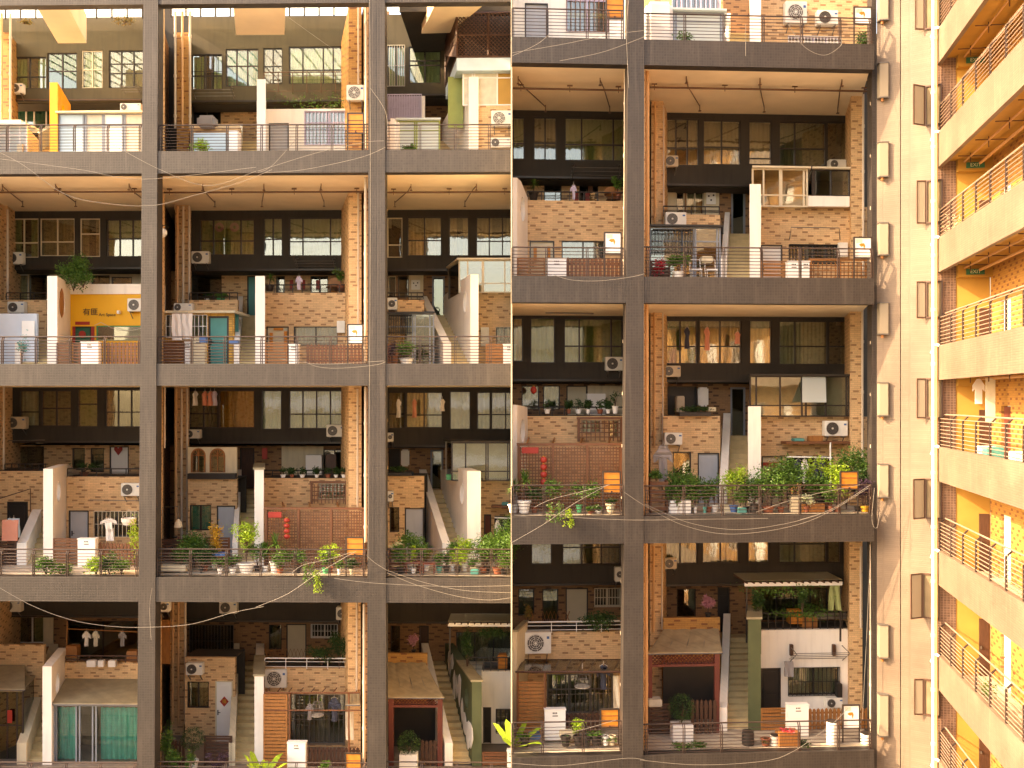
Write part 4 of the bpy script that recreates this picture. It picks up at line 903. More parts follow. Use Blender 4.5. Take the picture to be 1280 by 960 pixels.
B2.wall(236, 250, 440, 337, LW.U, 'dark_wall', [(249, 274, 318, 319, (.25, .75), (.6,), 'frame_dark', 'cg'), (329, 272, 353, 320, 2, (.56,), 'frame_dark', 'cg'), (361, 272, 430, 320, (.25, .75), (.62,), 'frame_dark', 'cg')])
for x in (274, 293):
    p = LW.P(x, 284, LW.U + .2); q = MB(); q.disc(LW, p, .22, .01, 16, .08); q.build('window_paper_flower', 'pink', LB)
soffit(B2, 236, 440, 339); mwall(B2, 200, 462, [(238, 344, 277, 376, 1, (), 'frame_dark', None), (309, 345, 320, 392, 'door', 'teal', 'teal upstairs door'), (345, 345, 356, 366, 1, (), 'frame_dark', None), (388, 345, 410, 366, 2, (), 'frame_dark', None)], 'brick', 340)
pillar(B2, 219, 236, 6.6); pillar(B2, 436, 452, 3.6); crosswall(C2, 483, .6, 3.4)
for x, q, m in ((222, 'leftmost', 'pipe_orange'), (229, 'middle', 'pipe_white'), (236.5, 'rightmost', 'pipe_white')): B2.downpipe(x, 258, 389, 6.3, q + ' of three pipes on the left brick pillar', m)
B2.downpipe(448, 240, 408, 3.4, 'cream pipe on the right brick pillar', 'pipe_white', .045); B2.downpipe(457, 218, 452, 1.0, 'tall white drain pipe left of the second column')
B2.downpipe(199, 222, 450, .9, 'slim orange pipe tight behind the first column', 'pipe_orange', .04)
B2.sprinkler(203, 455, 2.9, 'brown sprinkler pipe with branches below the ceiling', (255, 330, 400)); B2.ac(239, 314, 261, 329, LW.U, 'white fan unit under the curtained window')
B2.rack(371, 323, 421, 336, LW.U, 'drying rack under the right upstairs window')
lp = root('wall_lamp', LW.W(206, 290, 1.2), B2.lab('white globe lamp on an arm behind the first column'), 'lamp'); q = MB(); c_ = LW.W(202.5, 291, 1.2)
q.lathe(c_, [(.02, -.2), (.12, -.16), (.19, -.05), (.2, .03), (.16, .13), (.06, .19), (.02, .2)], 16); q.build('globe', 'lamp_white', lp, smooth=True); q = MB(); q.tube([c_ + Vector((0, 0, .2)), c_ + Vector((0, .1, .32)), c_ + Vector((.1, .5, .32))], .02); q.build('arm', 'black', lp)
mb = MB(); u = LW.P(198, 0, 2.2)[0]; mb.side(LW, u + .02, .04, [(3, B2.zf + 2.2), (5.2, B2.zf + 2.4), (5.2, B2.zf + 3.6), (3, B2.zf + 3.6)], LW.sk * 1.1, 2.2); mb.build('side_panel', 'white_wall', LB)
B2.ground_room(237, 297, 375, 'brick', ())
# porch
B2.wall(204, 391, 292, 0, 3.6, 'orange_tile', [(208, 394, 259, 422, (.2, .55, .8), (), 'frame_dark', 'cg', 'glass', (10, 'white_paint')), (260, 395, 286, 0, 'door', 'frame_dark', 'framed door of teal patterned glass', 'teal', 'frame_dark')], floor=True, rm='teal', room=.5)
B2.part('porch_roof', 'cream_wall', 201, 388, 294, 391, 3.3, 2.3); 
B2.ac(217, 379, 240, 389, 5.0, 'white fan unit sitting on the porch roof', bracket=False)
B2.garment(215, 392, 227, 425, 2.6, 'towel', 'cloth_white', 'left one of two long white towels by the porch'); B2.garment(228, 392, 240, 424, 2.6, 'towel', 'cloth_white', 'right one of two long white towels by the porch')
B2.plant('bush', 276, 366, 18, 6.0, 'green pot plant on the left parapet', 'leaf', 'green_paint', base=376); B2.plant('spray', 259, 366, 12, 6.0, 'wispy plant on the left parapet', 'leaf_dark', 'white_paint', base=376)
B2.rail2(237, 297, 366, 375, 5.8, 'short dark rail above the left brick parapet')
B2.stairs(299, 319, 331, 345, 'white flight right of the orange porch'); 
B2.ground_room(331, 462, 366, 'brick', [(333, 408, 361, 0, 'door', 'cream_door', 'cream front door'), (367, 408, 422, 432, 2, (), 'frame_dark', 'clav')], sides=False)
for (a, b_, c_, e_) in ((342, 410, 354, 413), (337, 416, 341, 440), (355, 414, 359, 440)): B2.part('door_couplet', 'orange', a, b_, c_, e_, LW.G - .03, .015, label='orange paper couplet on the cream front door')
B2.rail2(331, 436, 356, 366, 5.8, 'dark rail along the curved right parapet', nb=3, np_=9)
B2.garment(369, 345, 378, 362, 5.5, 'shirt', 'clav', 'pale lavender shirt above the right parapet')
for x, q in ((364, 'left'), (379, 'right'), (397, 'rightmost')): B2.part('wall_poster', 'red', x - 2, 350, x + 2.5, 362, LW.M - .03, .02)
# peacock chair
def peacock(b, x, y0, y1, d, desc):
    w = b.w; u, _, z0 = w.P(x, y1, d); z1 = w.P(x, y0, d)[2]; r = root('wicker_chair', w.L(u, d, z0), b.lab(desc), 'chair'); hh = z1 - z0
    q = MB(); o = [(u + .3 * math.cos(a) * (1 if math.sin(a) > 0 else .75), z0 + hh * .55 + (.45 * hh) * math.sin(a)) for a in [2 * math.pi * i / 24 for i in range(24)]]; q.prism(w, o, d, .05); q.build('backrest', 'wood_orange', r)
    q = MB(); q.lathe(w.L(u, d - .3, z0 + hh * .3), [(.3, 0), (.33, .03), (.32, .06)], 16); q.build('seat', 'wood', r)
    q = MB(); q.lathe(w.L(u, d - .3, z0), [(.26, 0), (.14, hh * .16), (.28, hh * .29)], 12); q.build('base', 'wood_orange', r)
peacock(B2, 418, 347, 367, 6.6, 'round backed wicker chair behind the right parapet')
B2.plant('palm', 337, 338, 24, 6.0, 'spiky plant just right of the tall white wall', 'leaf', 'frame_dark', base=364, n=44); B2.plant('spray', 426, 330, 20, 6.0, 'arching green plant near the right pillar', 'leaf', 'terracotta', base=364)
B2.box('meter_box', 'meter box', 'ac_white', 421, 401, 431, 416, LW.G - .2, .19, 'white meter box at the right end of the brick'); B2.board(434, 405, 454, 430, 'white notice board with black frame near the second column')
B2.fence(201, 231, 427, 'low brown gate below the towels', 'board'); B2.cabinet(240, 256, 421, 'cream cabinet next to the teal door', m='cream_door'); B2.cabinet(231, 237, 427, 'slim white pier right of the brown gate'); B2.cabinet(361, 373, 430, 'white pier left of the pickets')
B2.fence(331, 359, 428, 'reddish gate in front of the cream door', 'board', 'wood_orange'); B2.fence(383, 456, 430, 'brown picket fence by the lavender window', 'picket')
B2.box('mailbox', 'mailbox', 'blue', 286, 425, 297, 430, 2.0, .3, 'small blue box at the foot of the stairs'); B2.box('blue_crate', 'crate', 'blue', 249, 420, 257, 428, 1.6, .3, 'small blue crate on the cream cabinet')
B2.railing(198, 461, 'dark slatted railing before the orange porch', (198, 240, 281, 327, 371, 413, 455))
C2.wall(484, 250, 650, 337, LW.U, 'dark_wall', [(484, 272, 503, 322, 1, (.68,), CR, None), (509, 271, 552, 320, 2, (.6,), 'frame_dark', 'ct'), (561, 271, 586, 320, 1, (), 'frame_dark', 'ct/'), (595, 271, 650, 320, (.3, .6), (.62,), 'frame_dark', 'ct/')])
soffit(C2, 484, 650, 339); mwall(C2, 484, 650, [(485, 345, 495, 372, 1, (), CR, None), (497, 345, 511, 372, 1, (), 'frame_dark', None), (540, 345, 556, 392, 'door', 'frame_grey', 'glazed stair head door', 'glass_green')], 'brick_shaded', 340)
C2.part('cream_panel', 'cream_wall', 511, 344, 529, 374, LW.M - .1, .09); C2.box('ink_print', 'picture', 'white_paint', 514, 350, 525, 362, LW.M - .16, .05, 'small ink print on the cream panel')
q = MB()
for a, b_ in ((517, 354), (520, 357), (522, 353.5)): p = LW.P(a, b_, LW.M - .18); q.disc(LW, p, .035, .01, 8)
q.build('ink_mark', 'black', LB)
C2.sprinkler(483, 640, 2.9, 'brown sprinkler pipe with branches below the ceiling', (510, 590)); C2.downpipe(482.5, 222, 452, .9, 'cream drain pipe right of the second column', 'pipe_orange', .045)
C2.ground_room(484, 530, 375, 'brick', ()); C2.ac(484, 372, 496, 387, LW.G, 'white fan unit half hidden by the second column'); C2.rail2(484, 529, 366, 374, 5.8, 'short dark rail above the left brick parapet')
glazed(C2, 'glass_porch', 484, 542, 392, 3.4, (.55, .6, .92), 'dark framed glass porch with a flat black roof', 'frame_grey', 'glass', 'black', inner='room_warm', rows=(.76,))
C2.rail2(486, 515, 394, 418, 3.3, 'close set black bars on the porch front', 'black', 2, 10)
C2.stairs(564, 588, 598, 343, 'white flight with the curved high wall and oval hole', xl=554)
C2.ground_room(598, 650, 366, 'brick', [(620, 409, 650, 432, 3, (), 'frame_dark', None, 'glass', (6, 'frame_cream'))], sides=False)
glazed(C2, 'glass_balcony', 574, 650, 325, 5.0, (.14, .38, .4, .75), 'enclosed glass balcony above the right brick room', CR, 'glass', 'frame_cream', ybot=366, rows=(.28,), inner='ct', depth=2.8)
C2.box('meter_box', 'meter box', 'ac_white', 601, 409, 611, 432, LW.G - .2, .19, 'white meter box right of the curved wall')
C2.fence(607, 629, 430, 'reddish board gate', 'board', 'wood_orange'); C2.cabinet(629, 645, 430, 'white cabinet at the picture seam'); C2.fence(484, 497, 429, 'short brown fence by the second column', 'board')
C2.plant('bush', 508, 425, 20, 1.0, 'leafy shrub in a white tub behind the railing', 'leaf', 'white_paint', potw=18, poth=8, n=500); C2.plant('bush', 490, 420, 10, 1.2, 'violet flowers beside the second column', 'leaf_purple', None, n=160)
C2.railing(483, 640, 'dark slatted railing before the glass porch', (483, 525, 569, 613))
C2.rail2(520, 549, 433, 447, .9, 'low metal bench frame on the terrace', 'black', 2, 3)

# =====================================================  LEFT, THIRD ROW
A3 = Bay(LW, LB, -60, 176, 482, 722, 'bay of the heart marked door')
B3 = Bay(LW, LB, 194, 460, 482, 722, 'bay of the arched windows')
C3 = Bay(LW, LB, 483, 640, 482, 722, 'planted left half bay, third row')
A3.wall(-40, 470, 180, 553, LW.U, 'dark_wall', [(24, 488, 49, 533, 1, (.6,), 'frame_dark', 'cw'), (51, 488, 89, 533, 2, (.5,), 'frame_dark', 'cd'), (96, 486, 122, 534, 1, (.4,), 'frame_dark', 'green_panel'), (131, 487, 180, 534, 3, (.6,), 'frame_dark', 'cd')])
soffit(A3, -40, 180, 554); mwall(A3, -40, 180, [(8, 558, 55, 590, 1, (), 'frame_dark', None), (90, 560, 106, 590, 1, (), 'frame_dark', 'cd'), (113, 560, 130, 590, 1, (), 'frame_dark', 'cd'), (137, 558, 161, 0, 'door', 'white_paint', 'white upstairs door')], 'brick', 556)
p = LW.P(148, 563, LW.M); q = MB(); q.prism(LW, [(p[0], p[2] - .24), (p[0] - .2, p[2] + .02), (p[0] - .2, p[2] + .13), (p[0] - .1, p[2] + .18), (p[0], p[2] + .1), (p[0] + .1, p[2] + .18), (p[0] + .2, p[2] + .13), (p[0] + .2, p[2] + .02)], LW.M - .02, .015); q.build('heart', 'red', LB)
pillar(A3, -4, 6, 6.6); A3.downpipe(4.5, 484, 700, 6.4, 'pale pipe beside the far left pillar'); crosswall(B3, 195, .6, 3.4)
A3.ac(8, 521, 32, 536, LW.U, 'tan fan unit below the bright window', 'ac_tan'); A3.ac(151, 604, 175, 620, LW.G, 'white fan unit on brick left of the first column'); 
A3.rod('drying_pole', 'pole', 'thin metal pole under the left upper window', [(5, 551, 7.2), (56, 550, 7.2)], .02, 'metal_grey')
A3.ground_room(-40, 57, 589, 'brick', [(9, 627, 35, 0, 'door', 'black', 'black ground floor door')]); A3.ground_room(83, 180, 596, 'brick', [(86, 638, 111, 0, 'door', 'grey_door', 'pale grey front door'), (118, 639, 174, 671, 2, (), 'frame_dark', None, 'glass', (11, 'frame_cream'))], sides=False)
A3.rail2(84, 176, 586, 596, 5.8, 'dark rail above the right brick parapet', nb=3, np_=5); A3.rail2(6, 57, 580, 589, 5.8, 'dark rail above the left brick parapet')
A3.plant('bush', 105, 578, 34, 6.2, 'dark pot plants behind the right parapet', 'leaf_dark', 'terracotta', base=596, n=200)
A3.stairs(33, 54, 66, 586, 'white flight with the broad slanted wall', xl=21)
A3.garment(126, 648, 146, 662, 3.6, 'shirt', 'cloth_white', 'white frilled blouse before the barred window'); A3.garment(132, 660, 142, 676, 3.7, 'towel', 'cloth_white', 'thin white cloth hung under the blouse', False)
hb = root('laundry_basket', LW.W(160, 654, 3.4), A3.lab('round white hanging laundry basket by the first column'), 'basket'); c_ = LW.W(161, 650, 3.4)
q = MB(); q.lathe(c_, [(.05, -.22), (.22, -.2), (.3, -.05), (.31, .08), (.28, .08), (.27, -.03), (.18, -.15)], 16); q.build('basket', 'cloth_white', hb); q = MB(); [q.tube([c_ + Vector((x, 0, .08)), c_ + Vector((0, 0, .45))], .008, 4) for x in (-.28, .28)]; q.build('hanger', 'wire', hb)
A3.rod('drying_pole', 'pole', 'metal pole above the barred window', [(112, 625, 5.1), (175, 626, 5.1)], .018, 'metal_grey')
A3.garment(2, 650, 22, 676, 2.6, 'towel', 'cloth_pink', 'peach sheet drying at the frame edge'); A3.garment(10, 648, 24, 672, 3.0, 'towel', 'pale_blue', 'pale blue sheet drying behind the peach one')
A3.rod('canopy_frame', 'frame', 'rusty slanting canopy frame over the left door', [(0, 623, 4.0), (38, 611, 5.3), (38, 640, 5.3)], .025, 'pipe_brown')
A3.fence(66, 97, 673, 'low brown board gate', 'board'); A3.cabinet(97, 119, 673, 'white cabinet between gate and pickets'); A3.fence(119, 173, 678, 'brown picket fence under the barred window', 'picket'); A3.fence(-20, 20, 670, 'brown board fence at the frame edge', 'board', 'wood_dark')
for i, (x, t, wd, q) in enumerate(((58, 697, 18, 'leftmost low green clump'), (76, 706, 26, 'flat bright ground plant, second'), (120, 697, 20, 'wispy yellow green plant before pickets'), (137, 692, 18, 'dark upright shrub before pickets'), (152, 698, 20, 'rightmost green clump near the column'))):
    A3.plant('bush', x, t, wd, .55 + .1 * (i % 2), q, ('leaf', 'leaf', 'leaf_lime', 'leaf_dark', 'leaf')[i], None, cat='plant', name='planting')
A3.plant('tall', 168, 652, 14, 2.2, 'climbing lime plant beside the first column', 'leaf_lime', None, n=240)
A3.railing(-20, 174, 'dark slatted railing below the heart marked door', (1, 42, 84, 126, 171))

B3.wall(234, 470, 440, 553, LW.U, 'dark_wall', [(236, 488, 272, 535, 2, (.62,), 'frame_dark', 'cd'), (273, 488, 318, 535, (), (), 'wood_dark', 'co'), (326, 488, 352, 537, (), (), 'frame_dark', 'green_panel'), (361, 488, 430, 536, (.25, .5, .75), (.62,), 'frame_dark', 'cg')])
soffit(B3, 234, 440, 555); mwall(B3, 196, 460, [(300, 560, 318, 0, 'door', 'wood_dark', 'dark stair head door'), (357, 559, 383, 0, 'door', 'cream_door', 'cream upstairs door'), (404, 562, 432, 598, 2, (), 'frame_dark', None)], 'brick_shaded', 557, 'room_warm')
B3.part('cream_panel', 'cream_wall', 352, 558, 404, 612, LW.M - .05, .04)
pillar(B3, 218, 234, 6.6); pillar(B3, 436, 452, 3.6); crosswall(C3, 484, .6, 3.4)
for x, q, m in ((220, 'leftmost', 'pipe_orange'), (227, 'middle', 'pipe_white'), (234, 'rightmost', 'pipe_white')): B3.downpipe(x, 486, 680, 6.3, q + ' of three pipes on the left brick pillar', m)
B3.downpipe(447, 486, 637, 3.4, 'cream pipe on the right brick pillar', 'pipe_white', .045); B3.downpipe(457, 484, 678, 1.0, 'tall white drain pipe left of the second column'); B3.downpipe(206, 484, 560, 3.0, 'short white pipe in the dark gap', 'pipe_white', .03)
# arched window panel
w = LW; aw = MB(); d_ = LW.G + .35; u0 = w.P(235, 0, d_)[0]; u1 = w.P(296, 0, d_)[0]; z0 = w.P(265, 598, d_)[2]; z1 = w.P(265, 559, d_)[2]
def arch(xc, y0, y1, hw):
    uc = w.P(xc, 0, d_)[0]; a0 = w.P(xc, y1, d_)[2]; a1 = w.P(xc, y0, d_)[2]; k = hw * w.m(d_); return uc, a0, a1, k
arches = [arch(248, 561, 590, 8.5), arch(272, 561, 590, 9)]
def archpts(uc, a0, a1, k, s_=1.0): return [(uc - k * s_, a0 + (1 - s_) * .1), (uc + k * s_, a0 + (1 - s_) * .1)] + [(uc + k * s_ * math.cos(math.pi * i / 10), a1 - k + k * s_ * math.sin(math.pi * i / 10)) for i in range(11)]
ucm = w.P(260, 0, d_)[0]
for (ua, ub, ar) in ((u0, ucm, arches[0]), (ucm, u1, arches[1])):
    aw.prism(w, [(ua, z0), (ub, z0), (ub, z1), (ua, z1)], d_, .12, 0, archpts(*ar))
panel = aw.build('arched_panel', 'cream_wall', LB)
for ar in arches:
    q = MB(); q.prism(w, archpts(*ar, s_=1.1), d_ - .03, .06, 0, archpts(*ar, s_=.88)); uc, a0, a1, k = ar; q.lbox(w, uc - .02, uc + .02, d_, d_ + .03, a0 + .03, a1 - .03); q.lbox(w, uc - k * .86, uc + k * .86, d_ + .001, d_ + .028, a1 - k - .02, a1 - k + .02)
    for a in (.6, 1.2, 1.94, 2.54): q.tube([w.L(uc, d_ + .01, a1 - k), w.L(uc + k * .9 * math.cos(a), d_ + .01, a1 - k + k * .9 * math.sin(a))], .015, 4)
    o = q.build('arched_window', 'wood_orange', LB); q = MB(); q.prism(w, archpts(*ar, s_=.9), d_ + .05, .01); q.build('pane', 'glass', o); q = MB(); q.prism(w, archpts(*ar, s_=.9), d_ + .3, .01); q.build('curtain', 'cd', o)
B3.ac(231, 537, 250, 548, LW.U - .2, 'small white fan unit beside the left pillar', 'ac_white'); B3.ac(408, 531, 430, 546, LW.U, 'large white fan unit under the right window')
for x, m, q in ((244, 'cloth_white', 'white'), (256, 'cloth_pink', 'coral'), (263, 'cloth_pink', 'second coral'), (268, 'clav', 'lilac')): B3.garment(x - 4, 489, x + 4, 507, 7.2, 'dress', m, q + ' garment drying before the left window')
B3.ground_room(235, 296, 598, 'brick', [(237, 631, 264, 663, 2, (), 'frame_dark', 'cteal'), (271, 632, 294, 0, 'door', 'grey_door', 'grey green front door')])
B3.box('planter_trough', 'planter', 'black', 234, 592, 294, 599, 5.3, .3, 'long black planter below the arched windows')
B3.stairs(297, 318, 329.5, 587, 'white flight up to the dark doorway', cap='grey_roof')
B3.ground_room(330, 460, 598, 'brick', [(398, 604, 434, 624, 2, (), 'frame_cream', 'cw')], sides=False)
B3.rail2(330, 436, 588, 598, 5.9, 'black rail lined with flower pots', 'black', 3, 10)
B3.box('white_cupboard', 'cupboard', 'white_paint', 382, 569, 402, 596, 8.6, .5, 'white cupboard on the upper right terrace'); B3.box('shelf_unit', 'shelf', 'wood_dark', 407, 568, 420, 596, 8.4, .4, 'dark shelf unit right of the white cupboard')
for i, x in enumerate((354, 365, 378, 396, 410, 420, 430)): B3.plant(('bush', 'spray')[i % 2], x, 584, 9, 5.5, ('first', 'second', 'third', 'fourth', 'fifth', 'sixth', 'seventh')[i] + ' small pot from left on the upper right rail', 'leaf_dark', ('white_paint', 'terracotta')[i % 3 == 1], base=597, n=60)
B3.fence(388, 434, 604, 'brown slatted window screen on the brick', 'lattice', 'wood', d=LW.G - .5, z=LW.P(400, 630, LW.G - .5)[2], gap=.5)
B3.fence(331, 456, 637, 'large brown lattice screen with square holes', 'lattice', 'wood', d=2.2, gap=.3)
for x, q in ((356, 'left'), (389, 'middle'), (424, 'right')): B3.rod('pergola_beam', 'beam', q + ' sloping pergola bar above the lattice', [(x, 637, 2.2), (x - 3, 628, 5.4)], .04, 'wood_orange')
def lantern(b, x, y0, y1, d, desc, n=4):
    w = b.w; z1 = w.P(x, y0, d)[2]; z0 = w.P(x, y1, d)[2]; c = w.L(w.P(x, 0, d)[0], d, z0); r = root('red_lantern', c, b.lab(desc), 'lantern', 'red paper lanterns'); hh = (z1 - z0) / n; q = MB(); e = MB()
    for i in range(n):
        b0 = c + Vector((0, 0, i * hh)); q.lathe(b0, [(.03, hh * .06), (.1, hh * .2), (.13, hh * .5), (.1, hh * .8), (.03, hh * .94)], 10); e.lathe(b0, [(.045, hh * .9), (.045, hh * 1.0)], 8)
    q.build('shade', 'red', r, smooth=True); e.build('band', 'flower_yellow', r)
lantern(B3, 358.5, 647, 674, 1.9, 'string of red lanterns hanging on the lattice'); B3.box('door_banner', 'banner', 'red', 335, 640, 352, 647, 2.0, .03, 'red festival banner at the lattice top')
B3.box('door_banner', 'banner', 'red', 327.5, 560, 334, 574, 8.9, .05, 'red festival hanging by the upper door')
B3.board(432, 671, 455, 695, 'orange front box board on thin legs', 'orange', .5, 'wood_dark')
# lamp post
r = root('garden_lamp', B3.base(223, 3.0), B3.lab('cream shaded lamp hanging from a thin bent pole'), 'lamp'); q = MB(); a = LW.W(203, 634, 3.0); b_ = LW.W(223, 633, 3.0); c_ = LW.W(223, 650, 3.0)
q.tube([B3.base(203, 3.0), a, b_, c_], .02); q.build('pole', 'metal_grey', r); q = MB(); q.lathe(c_ - Vector((0, 0, .3)), [(.18, 0), (.17, .04), (.13, .2), (.03, .34)], 14); q.build('lamp_shade', 'cream_wall', r)
B3.fence(199, 232, 674, 'dark brown gate of horizontal boards', 'board', 'wood_dark'); B3.fence(255, 287, 672, 'reddish brown board fence under the teal window', 'board'); 
PB = [('bush', 228, 683, 20, 1.2, 'medium green shrub in a white pot', 'leaf', 'white_paint', None), ('bush', 243, 662, 26, 2.4, 'broad fine leaved shrub before the teal window', 'leaf', None, None), ('tall', 268, 655, 12, 2.0, 'slim yellow flowering tree', 'flower_yellow', 'white_paint', 'x'),
      ('bush', 252, 693, 9, 1.1, 'small plant in a black pot', 'leaf_dark', 'black', None), ('bush', 275, 698, 12, .9, 'round green clump in a pale pot', 'leaf', 'white_paint', None), ('bush', 291, 696, 16, 1.0, 'bright emerald clump at the stair foot', 'leaf', 'white_paint', None),
      ('spray', 308, 650, 34, 1.2, 'tall lime bamboo in a large white tub', 'leaf_lime', 'white_paint', 'b'), ('palm', 344, 655, 34, 1.2, 'spiky yucca in a cylindrical white pot', 'leaf', 'white_paint', 'p'), ('palm', 332, 668, 20, 1.5, 'smaller spiky plant beside the yucca', 'leaf', 'white_paint', None),
      ('spray', 407, 688, 16, 1.0, 'tall leafy plant in a green vase', 'leaf', 'green_paint', None), ('bush', 440, 700, 12, .8, 'low green plant in a stone jar', 'leaf_dark', 'cream_wall', None), ('bush', 424, 702, 8, .8, 'tiny plant in a white cup pot', 'leaf', 'white_paint', None)]
for k, x, t, wd, d, q, lf, pt, sp in PB:
    B3.plant(k, x, t, wd, d, q, lf, pt, potw={'b': 21, 'p': 14}.get(sp, min(9, wd * .6)), poth={'b': 12, 'p': 14}.get(sp, 7), n=None if k != 'spray' else None)
B3.plant('bush', 308, 650, 32, 1.1, 'dense crown of the lime bamboo', 'leaf_lime', None, base=682, n=420, cat='plant', name='planting')
B3.plant('trail', 384, 703, 18, -.05, 'green trailing vine hanging below the railing', 'leaf', None, base=727, cat='plant', name='trailing_vine'); B3.plant('trail', 397, 712, 6, -.08, 'thin vine strand over the beam', 'leaf_lime', None, base=737, cat='plant', name='trailing_vine')
B3.box('blue_table', 'table', 'blue', 265, 692, 281, 695, 1.3, .5, 'small blue oval table top among the pots'); B3.box('stone_step', 'step', 'cream_wall', 198, 707, 232, 714, .9, .5, 'low stone ledge near the first column', group='ledges')
B3.railing(196, 459, 'dark slatted railing lined with pots', (196, 238, 283, 326, 369, 412, 455))
# bicycles parked by the first column
def bicycle(b, x, d, desc, m='pink', L=1.5, ang=.5):
    w = b.w; c = b.base(x, d); r = root('bicycle', c, b.lab(desc), 'bicycle'); dx = Vector((math.cos(ang), math.sin(ang), 0)) * L / 2
    def P(a, z): return c + dx * a + Vector((0, 0, z))
    for a in (-.7, .7):
        q = MB(); q.tube([P(a, .33) + dx.normalized() * .32 * math.cos(t * math.pi / 8) + Vector((0, 0, .32 * math.sin(t * math.pi / 8))) for t in range(17)], .022, 5); wh = q.build('wheel', 'black', r)
        q = MB(); [q.tube([P(a, .33), P(a, .33) + dx.normalized() * .31 * math.cos(t * math.pi / 5) + Vector((0, 0, .31 * math.sin(t * math.pi / 5)))], .005, 3) for t in range(10)]; q.build('spokes', 'metal_grey', wh)
    q = MB(); q.tube([P(-.7, .33), P(-.05, .3), P(.5, .8), P(-.2, .82), P(-.05, .3)], .02, 5); q.tube([P(-.7, .33), P(-.2, .82), P(-.22, .95)], .016, 5); q.tube([P(.7, .33), P(.48, 1.0)], .02, 5); q.build('frame', m, r)
    q = MB(); s_ = Vector((-dx.y, dx.x, 0)).normalized() * .28; q.tube([P(.42, 1.03) - s_, P(.48, 1.0), P(.42, 1.03) + s_], .014, 5); q.build('handlebar', 'metal_grey', r)
    q = MB(); q.lathe(P(-.24, .95), [(.1, 0), (.11, .04), (.06, .06)], 10); q.build('saddle', 'black', r)
bicycle(B3, 212, 4.0, 'red framed bicycle parked by the first column', 'red'); bicycle(B3, 224, 4.4, 'grey bicycle parked behind the red one', 'metal_grey')

C3.wall(484, 470, 650, 557, LW.U, 'dark_wall', [(485, 490, 506, 536, 1, (.6,), 'frame_dark', 'ct'), (507, 490, 553, 535, 2, (.64,), 'frame_dark', 'cw'), (562, 489, 588, 537, 1, (), 'frame_dark', 'cw'), (596, 490, 613, 537, 1, (.6,), 'frame_dark', 'cg'), (614, 490, 650, 537, 2, (.6,), 'frame_dark', 'cd')])
soffit(C3, 484, 650, 559); mwall(C3, 484, 650, [(486, 561, 500, 0, 'door', 'black', 'black upstairs door'), (538, 562, 554, 0, 'door', 'frame_grey', 'glass block stair head door', 'glass_green')], 'brick_shaded', 560)
C3.downpipe(483, 484, 720, .9, 'orange drain pipe right of the second column', 'pipe_orange', .045)
for x, m, q in ((498, 'cloth_white', 'long cream dress'), (518, 'cloth_pink', 'long dusty pink dress'), (553, 'cloth_white', 'small white top')): C3.garment(x - 3.5, 499, x + 3.5, 522 if x < 540 else 514, 7.2, 'dress', m, q + ' drying before the upper windows')
C3.ac(484, 541, 491, 552, LW.U - .3, 'partly hidden white unit beside the second column'); C3.box('water_heater', 'heater', 'white_paint', 501, 562, 511, 583, 9.3, .3, 'white wall water heater beside the upstairs door', bevel=.06)
C3.ground_room(484, 530, 595, 'brick', [(487, 634, 499, 665, 1, (), 'frame_dark', None), (506, 635, 531, 0, 'door', 'grey_door', 'grey front door')])
C3.plant('bush', 500, 583, 32, 5.6, 'dark fern in a long parapet trough', 'leaf_dark', 'box:black', potw=32, poth=4, base=594, n=420)
C3.stairs(563, 584, 601, 589, 'white flight with tall wall, oval hole and green strip', xl=553)
C3.box('green_planter', 'planter', 'green_paint', 558, 593, 573, 600, 5.2, .2, 'bright green strip planter beside the stairs'); C3.ac(484, 614, 491, 627, LW.G, 'small white unit on brick beside the second column')
C3.ground_room(601, 650, 600, 'brick', [(605, 643, 614, 0, 'door', 'dull_red', 'reddish door'), (618, 645, 650, 0, 'door', 'frame_dark', 'dark glazed door', 'glass')], sides=False)
glazed(C3, 'glass_balcony', 565, 650, 553, 4.8, (.2, .5, .53, .82, .85), 'enclosed dark framed balcony with white blinds', 'frame_dark', 'glass', 'dark_wall', ybot=601, rows=(.24,), inner='cw', depth=1.6)
C3.rod('clothes_rail', 'rail', 'long white rail above the dark glazed door', [(618, 647, 4.4), (640, 648, 4.4)], .03, 'white_paint'); C3.box('wall_shelf', 'shelf', 'wood', 614, 632, 640, 635, 4.9, .5, 'brown wall shelf above the clothes rail'); C3.box('plastic_basin', 'basin', 'teal', 627, 628, 636, 632, 5.0, .3, 'small teal basin on the brown wall shelf', bevel=.03)
for x, m, q in ((622, 'cloth_white', 'pale striped'), (631, 'cloth_dark', 'navy')): C3.garment(x - 4, 650, x + 4, 676, 4.2, 'shirt', m, q + ' shirt on the clothes rail')
def shelf(b, x0, x1, ytop, d, desc, m='wood', n=4):
    w = b.w; u0 = w.P(x0, 0, d)[0]; u1 = w.P(x1, 0, d)[0]; z1 = w.P(x0, ytop, d)[2]; r = root('plant_stand', w.L((u0 + u1) / 2, d, b.zf), b.lab(desc), 'plant stand'); hh = z1 - b.zf
    for u in (u0, u1 - .05): q = MB(); q.lbox(w, u, u + .05, d, d + .35, b.zf, z1); q.build('upright', m, r)
    for i in range(n): zz = b.zf + hh * (i + .6) / n; q = MB(); q.lbox(w, u0 + .05, u1 - .05, d, d + .35, zz - .05, zz); q.lbox(w, u0 + .05, u1 - .05, d - .01, d - .001, zz - .02, zz + .07); q.build('shelf', m, r)
shelf(C3, 486, 506, 688, 1.2, 'reddish wooden plant stand beside the second column')
